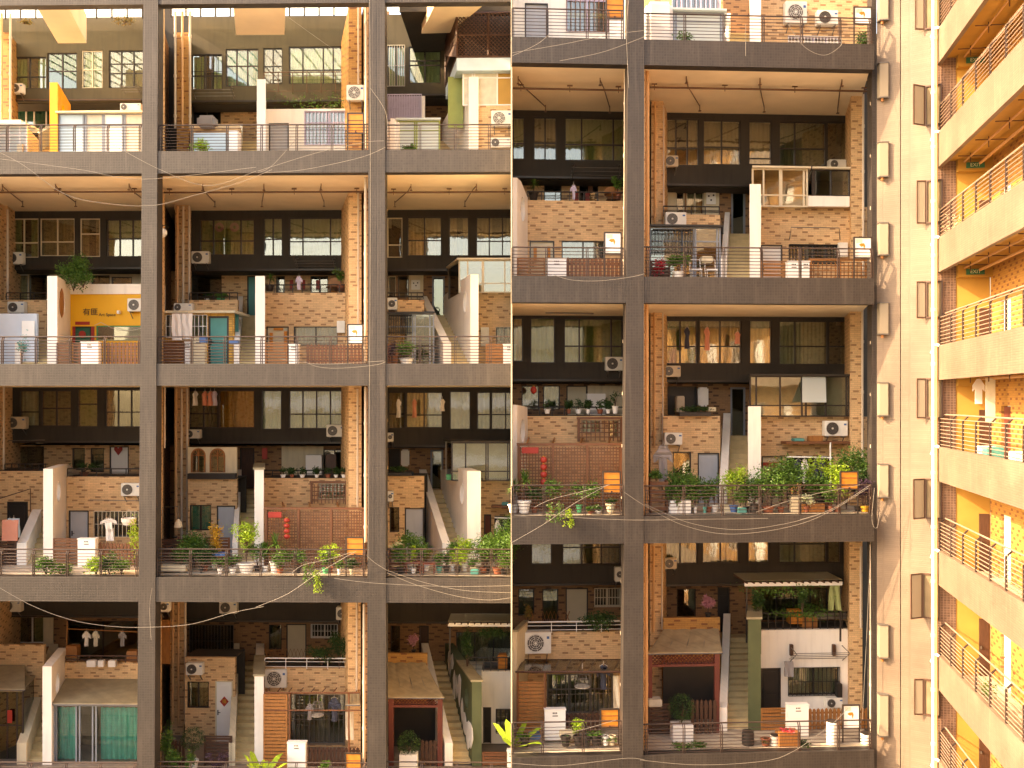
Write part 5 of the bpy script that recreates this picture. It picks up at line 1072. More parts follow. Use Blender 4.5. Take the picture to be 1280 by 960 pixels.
C3.plant('bush', 494, 676, 16, 1.3, 'white flowers on the wooden stand', 'flower_white', None, base=688, n=90); C3.plant('bush', 513, 670, 30, 1.8, 'wide grey green bush behind the stools', 'leaf', 'white_paint', n=800, potw=9, poth=8); C3.plant('spray', 533, 684, 20, 1.6, 'drooping plant with yellow stems', 'leaf_dry', 'white_paint', potw=8, poth=8)
C3.plant('bush', 549, 693, 9, 1.2, 'small plant in a teal pot', 'leaf', 'teal', potw=8, poth=7); C3.plant('bush', 558, 694, 9, 1.2, 'small plant in a dark pot', 'leaf_dark', 'black', potw=8, poth=7); C3.plant('bush', 566, 680, 12, 1.4, 'bright green plant at the stair foot', 'leaf', 'white_paint', potw=6)
C3.plant('tall', 581, 672, 18, 1.5, 'bright leafed climber before the steps', 'leaf_lime', 'white_paint', potw=8); C3.plant('bush', 592, 700, 11, 1.0, 'seedling in a cream pot', 'leaf', 'cream_wall', potw=8, poth=8)
C3.plant('tall', 622, 660, 40, .9, 'big bright green bush in a terracotta bowl', 'leaf', 'terracotta', potw=13, poth=8, n=1300); C3.plant('tall', 636, 650, 22, 1.4, 'upright shrub at the picture seam', 'leaf', None, n=700); C3.plant('bush', 609, 690, 16, 1.2, 'dark leaved clump left of the big bush', 'leaf_dark', 'black', potw=8)
C3.plant('tall', 517, 684, 3, 1.0, 'single upright cactus in a square white pot', 'leaf_lime', 'white_paint', potw=7, poth=7, n=80)
def stool(b, x, wpx, d, desc, m='dull_red', h=.45):
    w = b.w; c = b.base(x, d); r = root('low_table', c, b.lab(desc), 'table'); hw = wpx * w.m(d) / 2; q = MB(); q.hexa([c + Vector((sx * hw, sy * .25, z)) for z in (h - .04, h) for sx, sy in ((-1, -1), (1, -1), (1, 1), (-1, 1))]); q.build('tabletop', m, r)
    for sx in (-1, 1):
        for sy in (-1, 1): q = MB(); p = c + Vector((sx * (hw - .04), sy * .2, 0)); q.tube([p, p + Vector((0, 0, h - .045))], .018, 5); q.build('leg', m, r)
stool(C3, 517, 20, 1.0, 'left red metal table behind the railing'); stool(C3, 536, 16, .8, 'right red metal table behind the railing')
C3.box('plastic_crate', 'crate', 'teal', 588, 712, 598, 719, .6, .3, 'green plastic tub close to the railing', bevel=.03)
C3.railing(483, 640, 'dark slatted railing before the crowded pots', (484, 527, 571, 614))


for i, (x, t, wd, d, k, lf, q) in enumerate(((236, 672, 22, 1.8, 'tall', 'leaf', 'leafy shrub right of the bicycles'), (256, 684, 24, 1.4, 'bush', 'leaf_dark', 'dark shrub behind the small pots'), (322, 680, 18, 1.3, 'bush', 'leaf', 'green filler plant between bamboo and yucca'), (350, 688, 20, 1.0, 'bush', 'leaf', 'green tuft right of the yucca'), (372, 690, 18, 1.1, 'tall', 'leaf', 'thin shrub before the lattice'), (412, 682, 20, 1.2, 'tall', 'leaf_lime', 'lime shrub beside the green vase'))):
    B3.plant(k, x, t, wd, d, q, lf, 'terracotta' if i % 2 else 'black', potw=9, poth=7)
for i, (x, t, wd, d, k, lf, q) in enumerate(((500, 684, 20, 1.0, 'bush', 'leaf', 'green clump in front of the wooden stand'), (524, 678, 24, 1.4, 'tall', 'leaf', 'taller shrub above the red tables'), (572, 688, 20, 1.2, 'bush', 'leaf_lime', 'lime clump beside the slanted wall'), (604, 668, 26, 1.1, 'tall', 'leaf', 'leafy shrub before the high wall'), (630, 690, 24, .7, 'bush', 'leaf', 'low leafy mass at the railing'))):
    C3.plant(k, x, t, wd, d, q, lf, 'terracotta' if i % 2 else 'black', potw=9, poth=7)
# =====================================================  LEFT, BOTTOM ROW
A4 = Bay(LW, LB, -60, 172, 753, 990, 'bottom bay of the teal curtains')
B4 = Bay(LW, LB, 192, 460, 753, 990, 'bottom bay of the bird cages')
C4 = Bay(LW, LB, 482, 640, 753, 990, 'bottom bay of the green mural wall')
A4.wall(-40, 745, 178, 772, LW.U, 'dark_wall', ()); soffit(A4, -40, 178, 772)
mwall(A4, -40, 178, [(5, 771, 56, 804, (.33, .68), (), WH, 'cg/'), (84, 776, 172, 826, 2, (), 'frame_dark', None)], 'brick_shaded', 765)
A4.part('cream_panel', 'cream_wall', 54, 771, 66, 808, LW.M - .1, .09)
A4.ac(2, 750, 26, 765, LW.U, 'white fan unit at the far left'); crosswall(B4, 193, .6, 3.4)
A4.ground_room(-40, 55, 806, 'brick', ()); A4.ground_room(80, 178, 828, 'brick', ())
A4.stairs(33, 53, 64.5, 833, 'pale flight with a holed wall at bottom left', low='cream_wall', tall='white_wall', xl=21, dback=None)
def awning(b, name, x0, x1, yf, df, yb, db, desc, m, th=.05, xb0=None, xb1=None):
    w = b.w; u0, u1 = w.P(x0, 0, df)[0], w.P(x1, 0, df)[0]; v0, v1 = w.P(xb0 if xb0 is not None else x0, 0, db)[0], w.P(xb1 if xb1 is not None else x1, 0, db)[0]
    z0 = w.P(x0, yf, df)[2]; z1 = w.P(x0, yb, db)[2]; r = root(name, w.L((u0 + u1) / 2, df, z0), b.lab(desc), 'awning'); q = MB(); n = 10
    vs = []
    for j in range(5):
        for i in range(n + 1):
            t = i / n; s_ = j / 4; sag = -.07 * math.sin(math.pi * s_) * (1 if m == 'canvas' else 0) + (.02 * math.sin(i * 2.2) * s_ if m == 'canvas' else 0)
            vs.append(w.L((u0 + (u1 - u0) * t) * (1 - s_) + (v0 + (v1 - v0) * t) * s_, df + (db - df) * s_, z0 + (z1 - z0) * s_ + sag))
    k = len(vs); vs += [p - Vector((0, 0, th)) for p in vs]; fs = []
    for j in range(4):
        for i in range(n): a = j * (n + 1) + i; fs += [(a, a + 1, a + n + 2, a + n + 1), (k + a, k + a + n + 1, k + a + n + 2, k + a + 1)]
    for i in range(n): fs += [(i, k + i, k + i + 1, i + 1), (4 * (n + 1) + i, 4 * (n + 1) + i + 1, k + 4 * (n + 1) + i + 1, k + 4 * (n + 1) + i)]
    for j in range(4): a = j * (n + 1); fs += [(a, a + n + 1, k + a + n + 1, k + a), (a + n, k + a + n, k + a + 2 * n + 1, a + 2 * n + 1)]
    q.add(vs, fs); q.build('roof_sheet', m, r)
    q = MB(); nn = 5
    for i in range(nn): t = i / (nn - 1); q.tube([w.L(u0 + (u1 - u0) * t, df, z0 - .06), w.L(v0 + (v1 - v0) * t, db, z1 - .1)], .02, 4)
    q.tube([w.L(u0, df + .01, z0 - .06), w.L(u1, df + .01, z0 - .06)], .03, 5); q.build('frame', 'metal_grey', r)
awning(A4, 'porch_awning', -20, 31, 861, 3.0, 822, 6.4, 'dull olive sheet roof at the bottom left corner', 'grey_roof'); awning(A4, 'porch_awning', 65, 172, 879, 2.9, 848, 5.6, 'beige panel roof above the teal curtains', 'grey_roof', xb0=82, xb1=174)
glazed(A4, 'glazed_room', 66, 174, 881, 3.2, (.02, .04, .27, .31, .46, .5), 'glass fronted room with pleated teal curtains', 'frame_grey', 'glass_clear', 'frame_grey', inner='room_warm', rows=(), depth=2.0)
for (a, b_) in ((70, 95), (126, 174)):
    q = MB(); ua, ub = LW.P(a, 0, 3.5)[0], LW.P(b_, 0, 3.5)[0]; n = int((ub - ua) / .06); pts = [(ua + (ub - ua) * i / n, 3.5 + .045 * math.sin(i * 1.7)) for i in range(n + 1)]; zt = LW.P(100, 884, 3.5)[2]
    q.add([LW.L(*p, A4.zf + .05) for p in pts] + [LW.L(*p, zt) for p in pts], [(i, i + 1, n + 2 + i, n + 1 + i) for i in range(n)]); o = q.build('teal_curtain', 'cteal', None, smooth='leaf', loc=LW.L(ua, 3.5, A4.zf)); tag(o, A4.lab(('narrow' if a == 70 else 'wide') + ' pleated teal curtain behind the glass'), 'curtain')
glazed(A4, 'glass_porch', -20, 28, 863, 3.4, (.3, .6, .85), 'dark green glazed entrance under the olive roof', 'frame_dark', 'glass_green', 'grey_roof', inner='room', rows=(.5,), depth=2.0)
A4.box('paper_decoration', 'decoration', 'red', 9, 888, 15, 904, 3.3, .03, 'red paper figure on the glazed entrance')
for x, m, q in ((108, 'cloth_white', 'plain white'), (119.5, 'cw', 'cream'), (153, 'cloth_grey', 'dull grey')): A4.garment(x - 5, 789, x + 5, 808, 6.6, 'shirt', m, q + ' shirt hanging over the brick parapet')
A4.rod('drying_pole', 'pole', 'long drying pole carrying three shirts', [(84, 786, 6.6), (172, 790, 6.6)], .02, 'wood_orange'); A4.rod('pole_post', 'post', 'orange upright of the drying frame', [(84, 776, 6.5), (83, 826, 6.5)], .035, 'wood_orange')
A4.rail2(82, 172, 820, 828, 5.4, 'green planter rail on the brick parapet', 'wood_dark', 3, 6)
for (a, c_, q) in ((108, 119, 'left'), (122, 129, 'middle'), (135, 144, 'right')): A4.box('hanging_planter', 'planter', 'cloth_white', a, 826, c_, 834, 5.2, .25, q + ' white planter box clipped on the parapet')
A4.box('crate', 'crate', 'wood_orange', 82, 808, 96, 822, 5.8, .4, 'square orange crate at the left of the parapet'); A4.box('crate', 'crate', 'wood_orange', 158, 814, 171, 828, 5.8, .4, 'square crate beside the first column')
A4.railing(-20, 171, 'dark slatted railing at the bottom left edge', (-2, 38, 82, 125, 168))
B4.wall(230, 745, 440, 778, LW.U, 'dark_wall', ()); soffit(B4, 230, 440, 778)
mwall(B4, 194, 462, [(237, 781, 292, 821, 3, (), 'frame_dark', None, 'glass', (14, 'metal_grey')), (336, 781, 352, 812, 1, (), 'frame_dark', 'cd'), (358, 780, 383, 0, 'door', 'cream_door', 'pale upstairs door'), (389, 780, 422, 797, 2, (), WH, None, 'glass', (8, 'frame_white'))], 'brick_shaded', 765)
pillar(B4, 213, 230, 6.6); pillar(B4, 435, 451, 3.6, d1=8); crosswall(C4, 483, .6, 3.4)
for x, q, m in ((216, 'leftmost', 'pipe_orange'), (223, 'middle', 'pipe_orange'), (231.5, 'rightmost', 'pipe_white')): B4.downpipe(x, 753, 905, 6.3, q + ' of three pipes on the left brick pillar', m)
B4.downpipe(446, 753, 868, 3.4, 'cream pipe on the right brick pillar', 'pipe_white', .045); B4.downpipe(455, 755, 985, 1.0, 'white drain pipe left of the second column')
B4.ac(199, 752, 211, 765, 3.2, 'small white unit in the gap behind the first column', flip=False); B4.ac(274, 752, 296, 767, LW.U, 'white fan unit at the top of the bay'); B4.ac(232, 829, 253, 844, LW.G, 'white fan unit on the left brick room'); B4.ac(331, 837, 358, 860, LW.G - .2, 'large old white fan unit right of the stairs'); B4.ac(420, 759, 435, 775, LW.U - .3, 'white fan unit beside the right pillar')
B4.part('wood_panel', 'wood_orange', 196, 775, 212, 830, 4.4, .1)
B4.ground_room(231, 294, 822, 'brick', [(234, 852, 261, 885, 2, (), 'frame_dark', 'cd'), (269, 851, 291, 0, 'door', 'white_paint', 'white front door with red diamond', None, 'cream_wall', True, True)])
B4.stairs(294, 318, 329.5, 845, 'long pale flight in the bottom centre', low='cream_wall', cap='grey_roof', xl=286)
B4.ground_room(330, 460, 835, 'brick', [(362, 868, 436, 930, 3, (.4,), 'metal_grey', 'cd', 'glass', (12, 'metal_grey'))], sides=False, d=5.2)
B4.rail2(331, 436, 823, 836, 5.0, 'white trough rail along the right parapet', 'white_paint', 2, 4)
def zigzag(b, x0, x1, y0, y1, d, desc):
    w = b.w; q = MB(); n = int((x1 - x0) / 4.5); q.tube([w.W(x0 + (x1 - x0) * i / n, (y1, y0)[i % 2], d) for i in range(n + 1)], .02, 4); q.tube([w.W(x0 + (x1 - x0) * i / n, (y0, y1)[i % 2], d + .03) for i in range(n + 1)], .02, 4); o = q.build('trellis', 'wood_orange', None, loc=w.W(x0, y1, d)); tag(o, b.lab(desc), 'trellis')
zigzag(B4, 331, 395, 811, 824, 5.3, 'zigzag wooden trellis on the right parapet')
B4.plant('tall', 424, 788, 26, 5.2, 'dark climbing shrub beside the right pillar', 'leaf_dark', None, base=836, n=600, cat='plant', name='climber'); B4.plant('bush', 402, 808, 34, 5.1, 'low creeper over the white trough', 'leaf_dark', None, base=832, n=500, cat='plant', name='climber')
B4.fence(329, 359, 868, 'tall slatted wooden entrance gate', 'board', 'wood_orange', d=2.4); 
r = root('garden_pergola', LW.W(395, 862, 2.4), B4.lab('thin pergola frame above the cages'), 'pergola'); q = MB()
for x in range(332, 450, 14): q.tube([LW.W(x, 866, 2.4), LW.W(x + 5, 860, 5.0)], .03, 4)
q.tube([LW.W(330, 866, 2.4), LW.W(450, 866, 2.4)], .035, 4); q.tube([LW.W(331, 888, 2.4), LW.W(452, 888, 2.4)], .03, 4); q.build('bars', 'wood', r)
for x in (362, 436): q = MB(); q.tube([LW.W(x, 866, 2.45), B4.base(x, 2.45)], .04, 5); q.build('post', 'wood', r)
def cage(b, x, y, d, desc, R_=.26):
    w = b.w; c = w.W(x, y, d); r = root('bird_cage', c, b.lab(desc), 'cage', 'hanging bird cages'); q = MB()
    for i in range(12):
        a = i * math.pi / 6; e = Vector((math.cos(a), math.sin(a), 0)) * R_; q.tube([c + e + Vector((0, 0, -.25)), c + e + Vector((0, 0, .1)), c + e * .6 + Vector((0, 0, .28)), c + Vector((0, 0, .33))], .008, 4)
    for z, k in ((-.25, 1), (-.08, 1), (.1, 1), (.22, .75)): q.tube([c + Vector((R_ * k * math.cos(t * math.pi / 8), R_ * k * math.sin(t * math.pi / 8), z)) for t in range(17)], .01, 4)
    q.build('bars', 'metal_grey', r); q = MB(); q.lathe(c + Vector((0, 0, -.28)), [(R_, 0), (R_, .03)], 14); q.build('tray', 'wire', r); q = MB(); q.tube([c + Vector((0, 0, .33)), c + Vector((0, 0, .6))], .01, 4); q.build('hook', 'wire', r)
cage(B4, 397, 886, 2.6, 'round wire bird cage, left of the dark shirt'); B4.garment(410, 872, 426, 902, 2.8, 'shirt', 'cloth_dark', 'black shirt with white print hanging by the cages'); B4.garment(382, 880, 392, 900, 3.2, 'shirt', 'cloth_grey', 'small grey shirt left of the bird cage')
B4.garment(432, 890, 442, 925, 2.6, 'towel', 'cw', 'long pale lace curtain at the right of the grill'); awning(B4, 'porch_awning', 432, 450, 880, 2.4, 866, 3.3, 'short beige roof sheet by the right pillar', 'canvas')
B4.cabinet(359, 382, 928, 'tall white cabinet between gate and pickets', d=1.6); B4.fence(383, 450, 934, 'dark picket fence beneath the bird cages', 'picket', 'wood_dark'); B4.board(431, 941, 452, 968, 'orange notice board in front of the pickets', 'orange', .8, 'wood')
B4.plant('broad', 326, 925, 34, .7, 'large pale banana leaves at the bottom edge', 'leaf_lime', None, base=975, n=8); B4.plant('round', 241, 909, 30, 2.2, 'round clipped shrub before the white door', 'leaf_dark', 'white_paint', potw=14, poth=14)
B4.plant('tall', 208, 902, 16, 1.6, 'bright leafy plant right of the first column', 'leaf', None, n=420); B4.plant('bush', 236, 938, 14, 1.1, 'bright small plant below the round shrub', 'leaf', 'white_paint'); B4.plant('spray', 272, 930, 30, 1.2, 'purple wispy plant at the bottom', 'leaf_purple', None); B4.plant('tall', 217, 932, 20, 1.0, 'green tangle near the first column', 'leaf', None, n=380); B4.plant('bush', 406, 950, 14, 1.0, 'small emerald plant before the pickets', 'leaf', 'terracotta')
B4.fence(205, 232, 925, 'wooden gate left of the round shrub', 'picket', 'wood_dark'); B4.fence(255, 290, 920, 'low dark board fence at the stair foot', 'board', 'wood_dark')
B4.railing(193, 458, 'dark slatted railing at the bottom centre', (194, 238, 282, 326, 370, 413, 455))
C4.wall(483, 745, 650, 778, LW.U, 'dark_wall', ()); soffit(C4, 483, 650, 780); mwall(C4, 484, 650, [(488, 782, 500, 815, 1, (), 'frame_dark', None), (524, 782, 536, 0, 'door', 'wood_dark', 'dark stair head door'), (570, 790, 640, 838, 3, (), 'frame_dark', 'cd')], 'brick_shaded', 765)
C4.downpipe(482.5, 757, 985, .9, 'orange pipe right of the second column', 'pipe_orange', .05); C4.plant('tall', 517, 790, 10, 6.2, 'pink blossom plant on the upper parapet', 'flower_pink', 'black', base=816, n=260, potw=6, poth=4)
C4.ground_room(484, 534, 817, 'brick_gold', (), d=5.6); awning(C4, 'canvas_awning', 484, 555, 871, 2.6, 828, 5.5, 'wrinkled tan canvas awning right of the column', 'canvas', xb0=484, xb1=532)
C4.part('shade_sheet', 'black', 484, 880, 546, 0, 5.2, .06, floor=True)  # black sheet painting in the shaded interior below the awning
r = root('red_porch', C4.base(515, 2.8), C4.lab('dark red timber porch under the canvas awning'), 'porch'); q = MB(); latt(q, LW, LW.W(484, 876, 2.8), LW.W(552, 876, 2.8), LW.P(515, 881, 2.8)[2], LW.P(515, 871, 2.8)[2], .14); q.build('lattice', 'dull_red', r)
for x in (486, 547): q = MB(); q.lbox(LW, LW.P(x, 0, 2.8)[0], LW.P(x + 6, 0, 2.8)[0], 2.75, 2.95, C4.zf, LW.P(x, 871, 2.8)[2]); q.build('post', 'dull_red', r)
q = MB(); q.lbox(LW, LW.P(486, 0, 2.8)[0], LW.P(550, 0, 2.8)[0], 2.76, 2.94, LW.P(515, 884, 2.8)[2], LW.P(515, 881, 2.8)[2]); q.build('beam', 'dull_red', r)
C4.fence(526, 547, 925, 'small brown garden gate with arched bars', 'picket', 'wood_dark'); C4.plant('round', 511, 914, 30, 1.9, 'round topiary in a square white planter', 'leaf_dark', 'box:white_paint', potw=22, poth=26)
C4.stairs(566, 590, 602, 852, 'dim flight beside the green mural wall', low='white_wall', tall='green_wall', cap='grey_roof', xl=556)
# mural: white brush shapes on the wall's side facing the stairs
u_ = LW.P(590, 0, LW.T)[0]; q = MB(); random.seed(5)
for i in range(9):
    v = 3.0 + i * .62; zc_ = C4.zf + 1.0 + i * .24 + random.uniform(-.3, .5); rr = random.uniform(.25, .5)
    q.side(LW, u_ - .02 + LW.sk * (v - LW.T), .012, [(v + rr * random.uniform(.5, 1.2) * math.cos(a * .785), zc_ + 1.5 * rr * random.uniform(.5, 1.1) * math.sin(a * .785)) for a in range(8)], LW.sk, v)
q.build('mural_shape', 'white_paint', LB)
C4.ground_room(602, 650, 839, 'white_wall', [(604, 884, 614, 0, 'door', 'black', 'black front door'), (620, 886, 650, 916, 2, (), 'black', 'cd', 'glass', (5, 'black'))], sides=False)
C4.rail2(586, 650, 822, 839, 5.4, 'wrought rail with hanging vines', 'black', 3, 7)
def pergola(b, x0, x1, y0, y1, d, desc, n):
    w = b.w; r = root('white_pergola', w.W(x0, y1, d), b.lab(desc), 'pergola'); u0, u1 = w.P(x0, 0, d)[0], w.P(x1, 0, d)[0]; z0 = w.P(x0, y1, d)[2]; z1 = w.P(x0, y0, d + 1.5)[2]
    q = MB(); q.lbox(w, u0, u1, d, d + .08, z0, z0 + .14); q.build('beam', 'white_paint', r); q = MB()
    for i in range(n): u = u0 + (u1 - u0) * i / n; q.lbox(w, u, u + .05, d - .25, d + 1.6, z0 + .142, z0 + .2)
    q.build('slats', 'wood_dark', r); q = MB(); q.hexa([w.L(u0, d, z0 + .21), w.L(u1, d, z0 + .21), w.L(u1, d + 1.6, z1), w.L(u0, d + 1.6, z1), w.L(u0, d, z0 + .23), w.L(u1, d, z0 + .23), w.L(u1, d + 1.6, z1 + .02), w.L(u0, d + 1.6, z1 + .02)]); q.build('roof_sheet', 'skylight_glass', r)
    for u in (u0 + .05, u1 - .1): q = MB(); q.lbox(w, u, u + .06, d, d + .06, z0 - 2.2, z0); q.build('post', 'frame_dark', r)
pergola(C4, 560, 650, 768, 783, 5.0, 'white topped pergola with vines at the picture seam', 11)
C4.plant('tall', 584, 784, 14, 4.9, 'vine hanging from the pergola post', 'leaf_dark', None, base=838, n=420, cat='plant', name='climber'); C4.plant('tall', 612, 784, 60, 5.1, 'thin leafy vines under the pergola', 'leaf_dark', None, base=800, n=420, cat='plant', name='climber'); C4.box('orange_armchair', 'chair', 'orange', 622, 819, 634, 838, 5.9, .5, 'orange chair back behind the wrought rail', bevel=.05)
C4.fence(603, 634, 940, 'brown fence before the black door', 'board', 'wood'); C4.cabinet(634, 645, 938, 'white cabinet at the bottom of the seam', d=1.8)
C4.railing(483, 640, 'dark slatted railing at the bottom, left of the seam', (484, 527, 571, 614))
# =====================================================  RIGHT, TOP STRIP
def rbay(xl, xr, yc, yf, ph): return Bay(RW, RB, xl, xr, yc, yf, ph)
D0 = rbay(640, 787, -250, 50, 'top strip right of the seam'); E0 = rbay(805, 1092, -250, 50, 'top right terrace strip')
G_, U_, M_ = RW.G, RW.U, RW.M
D0.ground_room(641, 787, -60, 'white_wall', [(656, 4, 685, 0, 'door', 'grey_door', 'grey front door'), (708, -40, 760, 40, 2, (.5,), 'lavender', 'clav', 'glass', (9, 'wood'))], sides=False)
D0.board(757, -4, 780, 24, 'orange box board beside the column', 'orange', .5, 'wood_dark'); D0.railing(641, 779, 'dark slatted railing right of the seam', (641, 684, 734, 760, 778), z=RW.P(710, 46, 0)[2]); 
E0.ground_room(806, 903, -60, 'brick', [(840, -40, 900, 11, 5, (), 'lavender', 'clav', 'glass', (10, 'lavender'))])
E0.box('tarpaulin_cover', 'cover', 'cloth_white', 809, 0, 842, 0, 1.3, .8, 'large white cover right of the column', True, bevel=.14); glazed(E0, 'glass_shed', 842, 904, 15, 1.5, (.05, .95), 'blue grey glass shed', 'frame_grey', 'frost', 'frost', depth=1.4, inner=None)
E0.stairs(909, 937, 951, -50, 'narrow flight with white wall', xl=904); E0.ground_room(951, 1094, -60, 'brick', [(985, 46, 1050, 0 or 60, 4, (), 'lavender', 'clav', 'glass', (16, 'frame_white'))], sides=False)
E0.wall(806, -150, 1094, 56, M_, 'brick_shaded'); D0.wall(641, -150, 790, 56, M_, 'brick_shaded')
E0.ac(982, 1, 1009, 29, G_, 'larger fan unit on the brick'); E0.ac(1022, 12, 1048, 31, G_, 'smaller fan unit right of the larger one'); E0.board(1067, 8, 1090, 31, 'white notice board at the corner', d=.5)
E0.plant('bush', 1078, 38, 16, 1.5, 'dark plant under the notice board', 'leaf_dark', None, n=300); E0.plant('bush', 855, 40, 20, .8, 'dry green weeds before the glass shed', 'leaf', None, n=160)
E0.railing(806, 1092, 'long slatted railing above the lit ceiling', (810, 856, 905, 954, 1002, 1050, 1088), z=RW.P(950, 54, 0)[2], m='rail'); D0.downpipe(783, -10, 46, .8, 'slim cream pipe left of the column')

# =====================================================  RIGHT, SECOND ROW
D1 = rbay(640, 787, 82, 346, 'second row bay right of the seam'); E1 = rbay(805, 1092, 82, 346, 'right half bay of the glass porch')
D1.wall(641, 110, 790, 224, U_, 'dark_wall', [(640, 146, 656, 199, 1, (.62,), 'frame_dark', 'cg'), (667, 146, 696, 200, 2, (.6,), 'frame_dark', 'ct'), (706, 147, 782, 201, (.28, .8), (.62,), 'frame_dark', 'cg')])
soffit(D1, 641, 790, 224); mwall(D1, 641, 800, [(680, 230, 702, 262, 1, (), 'frame_dark', None), (724, 230, 748, 262, 1, (), 'frame_dark', None)], 'brick', 226)
D1.rack(713, 206, 775, 223, U_, 'wall drying rack under the curtained window'); D1.sprinkler(641, 783, 2.2, 'brown sprinkler pipe with branches below the cream ceiling', (655, 755))
D1.ground_room(659, 783, 251, 'brick', [(662, 301, 693, 0, 'door', 'cream_door', 'pale front door'), (702, 301, 756, 324, 2, (), 'frame_dark', 'clav')], sides=False)
for (a, b_, c_, e_) in ((667, 308, 671, 328), (684, 308, 688, 328)): D1.part('door_couplet', 'orange', a, b_, c_, e_, G_ - .03, .015, label='orange paper couplet on the pale front door')
hw = root('screen_wall', RW.L(RW.P(640.6, 0, RW.T)[0], RW.T, D1.zf), D1.lab('white end wall with round opening at the seam'), 'wall'); q = MB(); zt = RW.P(643, 222, RW.T)[2]; ux = RW.P(641, 0, RW.T)[0]
hl = [(RW.T + .9 + .36 * math.cos(i * .2618), zt - 1.0 + .46 * math.sin(i * .2618)) for i in range(24)]
q.side(RW, ux, .16, [(RW.T, D1.zf), (G_, D1.zf), (G_, zt - .4), (RW.T + .6, zt), (RW.T, zt)], RW.sk, RW.T, hl); q.build('wall_panel', 'white_wall', hw)
D1.rail2(659, 783, 240, 251, G_ + .1, 'dark rail along the curved brick parapet', nb=3, np_=7); D1.garment(713, 231, 721, 249, G_ - .1, 'shirt', 'clav', 'pale lavender shirt above the parapet'); peacock(D1, 764, 233, 252, 4.8, 'round backed wicker chair behind the parapet')
for x, q in ((718, 'a'), (732, 'b')): D1.part('wall_poster', 'red', x, 240, x + 5, 252, M_ - .03, .02)
D1.plant('palm', 667, 219, 24, 4.6, 'spiky plant at the left of the parapet', 'leaf', 'frame_dark', base=250, n=44); D1.plant('spray', 772, 216, 18, 4.4, 'arching plant beside the column', 'leaf', 'terracotta', base=250)
D1.box('wall_picture', 'picture', 'wood', 735, 232, 741, 240, M_ - .1, .04, 'small brown frame on the upper brick')
D1.board(755, 290, 777, 318, 'white notice board with black frame near the column'); D1.fence(708, 779, 322, 'brown picket fence', 'picket'); D1.cabinet(684, 708, 322, 'white cabinet between gate and pickets'); D1.fence(646, 682, 322, 'orange brown board gate', 'board', 'wood_orange')
D1.railing(641, 780, 'dark slatted railing', (641, 683, 734, 779)); D1.downpipe(782, 84, 345, .8, 'white drain pipe left of the column', x2=781)

E1.wall(828, 120, 1062, 234, U_, 'dark_wall', [(831, 148, 874, 207, 3, (.62,), 'frame_dark', 'ct/', 'glass'), (879, 150, 926, 206, 2, (.6,), 'frame_dark', 'ct'), (936, 151, 965, 206, 1, (.85,), 'frame_dark', 'ct'), (974, 152, 1033, 208, (.34,), (.6,), 'frame_dark', 'cd'), (1034, 152, 1060, 208, 1, (), 'frame_dark', None)])
soffit(E1, 828, 1062, 234); mwall(E1, 806, 1070, [(845, 235, 856, 268, 1, (), CR, None), (858, 235, 880, 268, 2, (), CR, 'cw'), (914, 234, 932, 0, 'door', 'frame_grey', 'glass block stair head door', 'glass_green')], 'brick_shaded', 230)
E1.part('cream_panel', 'cream_wall', 829, 233, 845, 272, M_ - .08, .07); E1.part('cream_panel', 'cream_wall', 880, 233, 899, 272, M_ - .08, .07); E1.box('ink_print', 'picture', 'white_paint', 883, 240, 895, 255, M_ - .14, .05, 'small ink print on the cream panel')
q = MB()
for a, b_ in ((886, 245), (889, 250), (892, 244)): q.disc(RW, RW.P(a, b_, M_ - .16), .04, .01, 8)
q.build('ink_mark', 'black', RB)
pillar(E1, 814, 829, 4.4); pillar(E1, 1064, 1080, 3.3, d1=8); crosswall(E1, 806, .6, 2.2)
E1.sprinkler(808, 1090, 2.2, 'brown sprinkler pipe with branches below the cream ceiling', (860, 950, 1050)); E1.downpipe(809.5, 84, 345, .8, 'orange drain pipe right of the column', 'pipe_orange'); E1.downpipe(819, 128, 285, 4.2, 'thin pipe on the left brick pillar', 'pipe_orange', .045); E1.downpipe(829.5, 132, 345, 4.2, 'pale pipe right of the left brick pillar', 'pipe_white', .035); E1.downpipe(1079, 118, 345, 3.1, 'cream pipe on the right brick pillar', 'pipe_white', .045); E1.downpipe(1090, 84, 345, .8, 'tall white pipe at the wing corner')
E1.ac(831, 194, 848, 208, U_ - .1, 'tan fan unit under the open window', 'ac_tan', flip=False); E1.ac(1037, 199, 1062, 211, U_ - .1, 'dark framed fan unit near the right pillar'); E1.ac(832, 265, 858, 282, G_, 'white fan unit on the short brick parapet')
E1.ground_room(829, 900, 268, 'brick', ()); E1.rail2(829, 899, 258, 268, G_ - .1, 'black rail above the short brick parapet', 'black', 3, 4)
glazed(E1, 'glass_porch', 813, 900, 284, 2.6, (.45, .62, .65, .96), 'glazed porch with a flat dark roof', 'frame_grey', 'glass', 'black', inner='room', rows=(.76,), depth=1.5); E1.rail2(816, 866, 287, 318, 2.5, 'black bars on the porch front', 'black', 2, 14)
E1.stairs(908, 937, 951, 230, 'narrow flight beside the tall slim white wall', xl=901)
E1.ground_room(951, 1092, 258, 'brick', [(951, 306, 978, 0, 'door', 'white_paint', 'white front door'), (986, 306, 1049, 330, 4, (), 'frame_dark', 'ct', 'glass', (16, 'black'))], sides=False)
glazed(E1, 'glass_balcony', 941, 1009, 211, 3.6, (.2, .5, .53, .94), 'cream framed glazed balcony box', CR, 'glass', CR, ybot=258, rows=(.3,), inner='room_warm', depth=2.2); glazed(E1, 'glass_balcony', 1016, 1062, 212, 3.7, (.05, .5), 'smaller dark framed window bay above a white panel', 'frame_dark', 'glass', CR, ybot=245, rows=(.0,), inner='ct', depth=2.0)
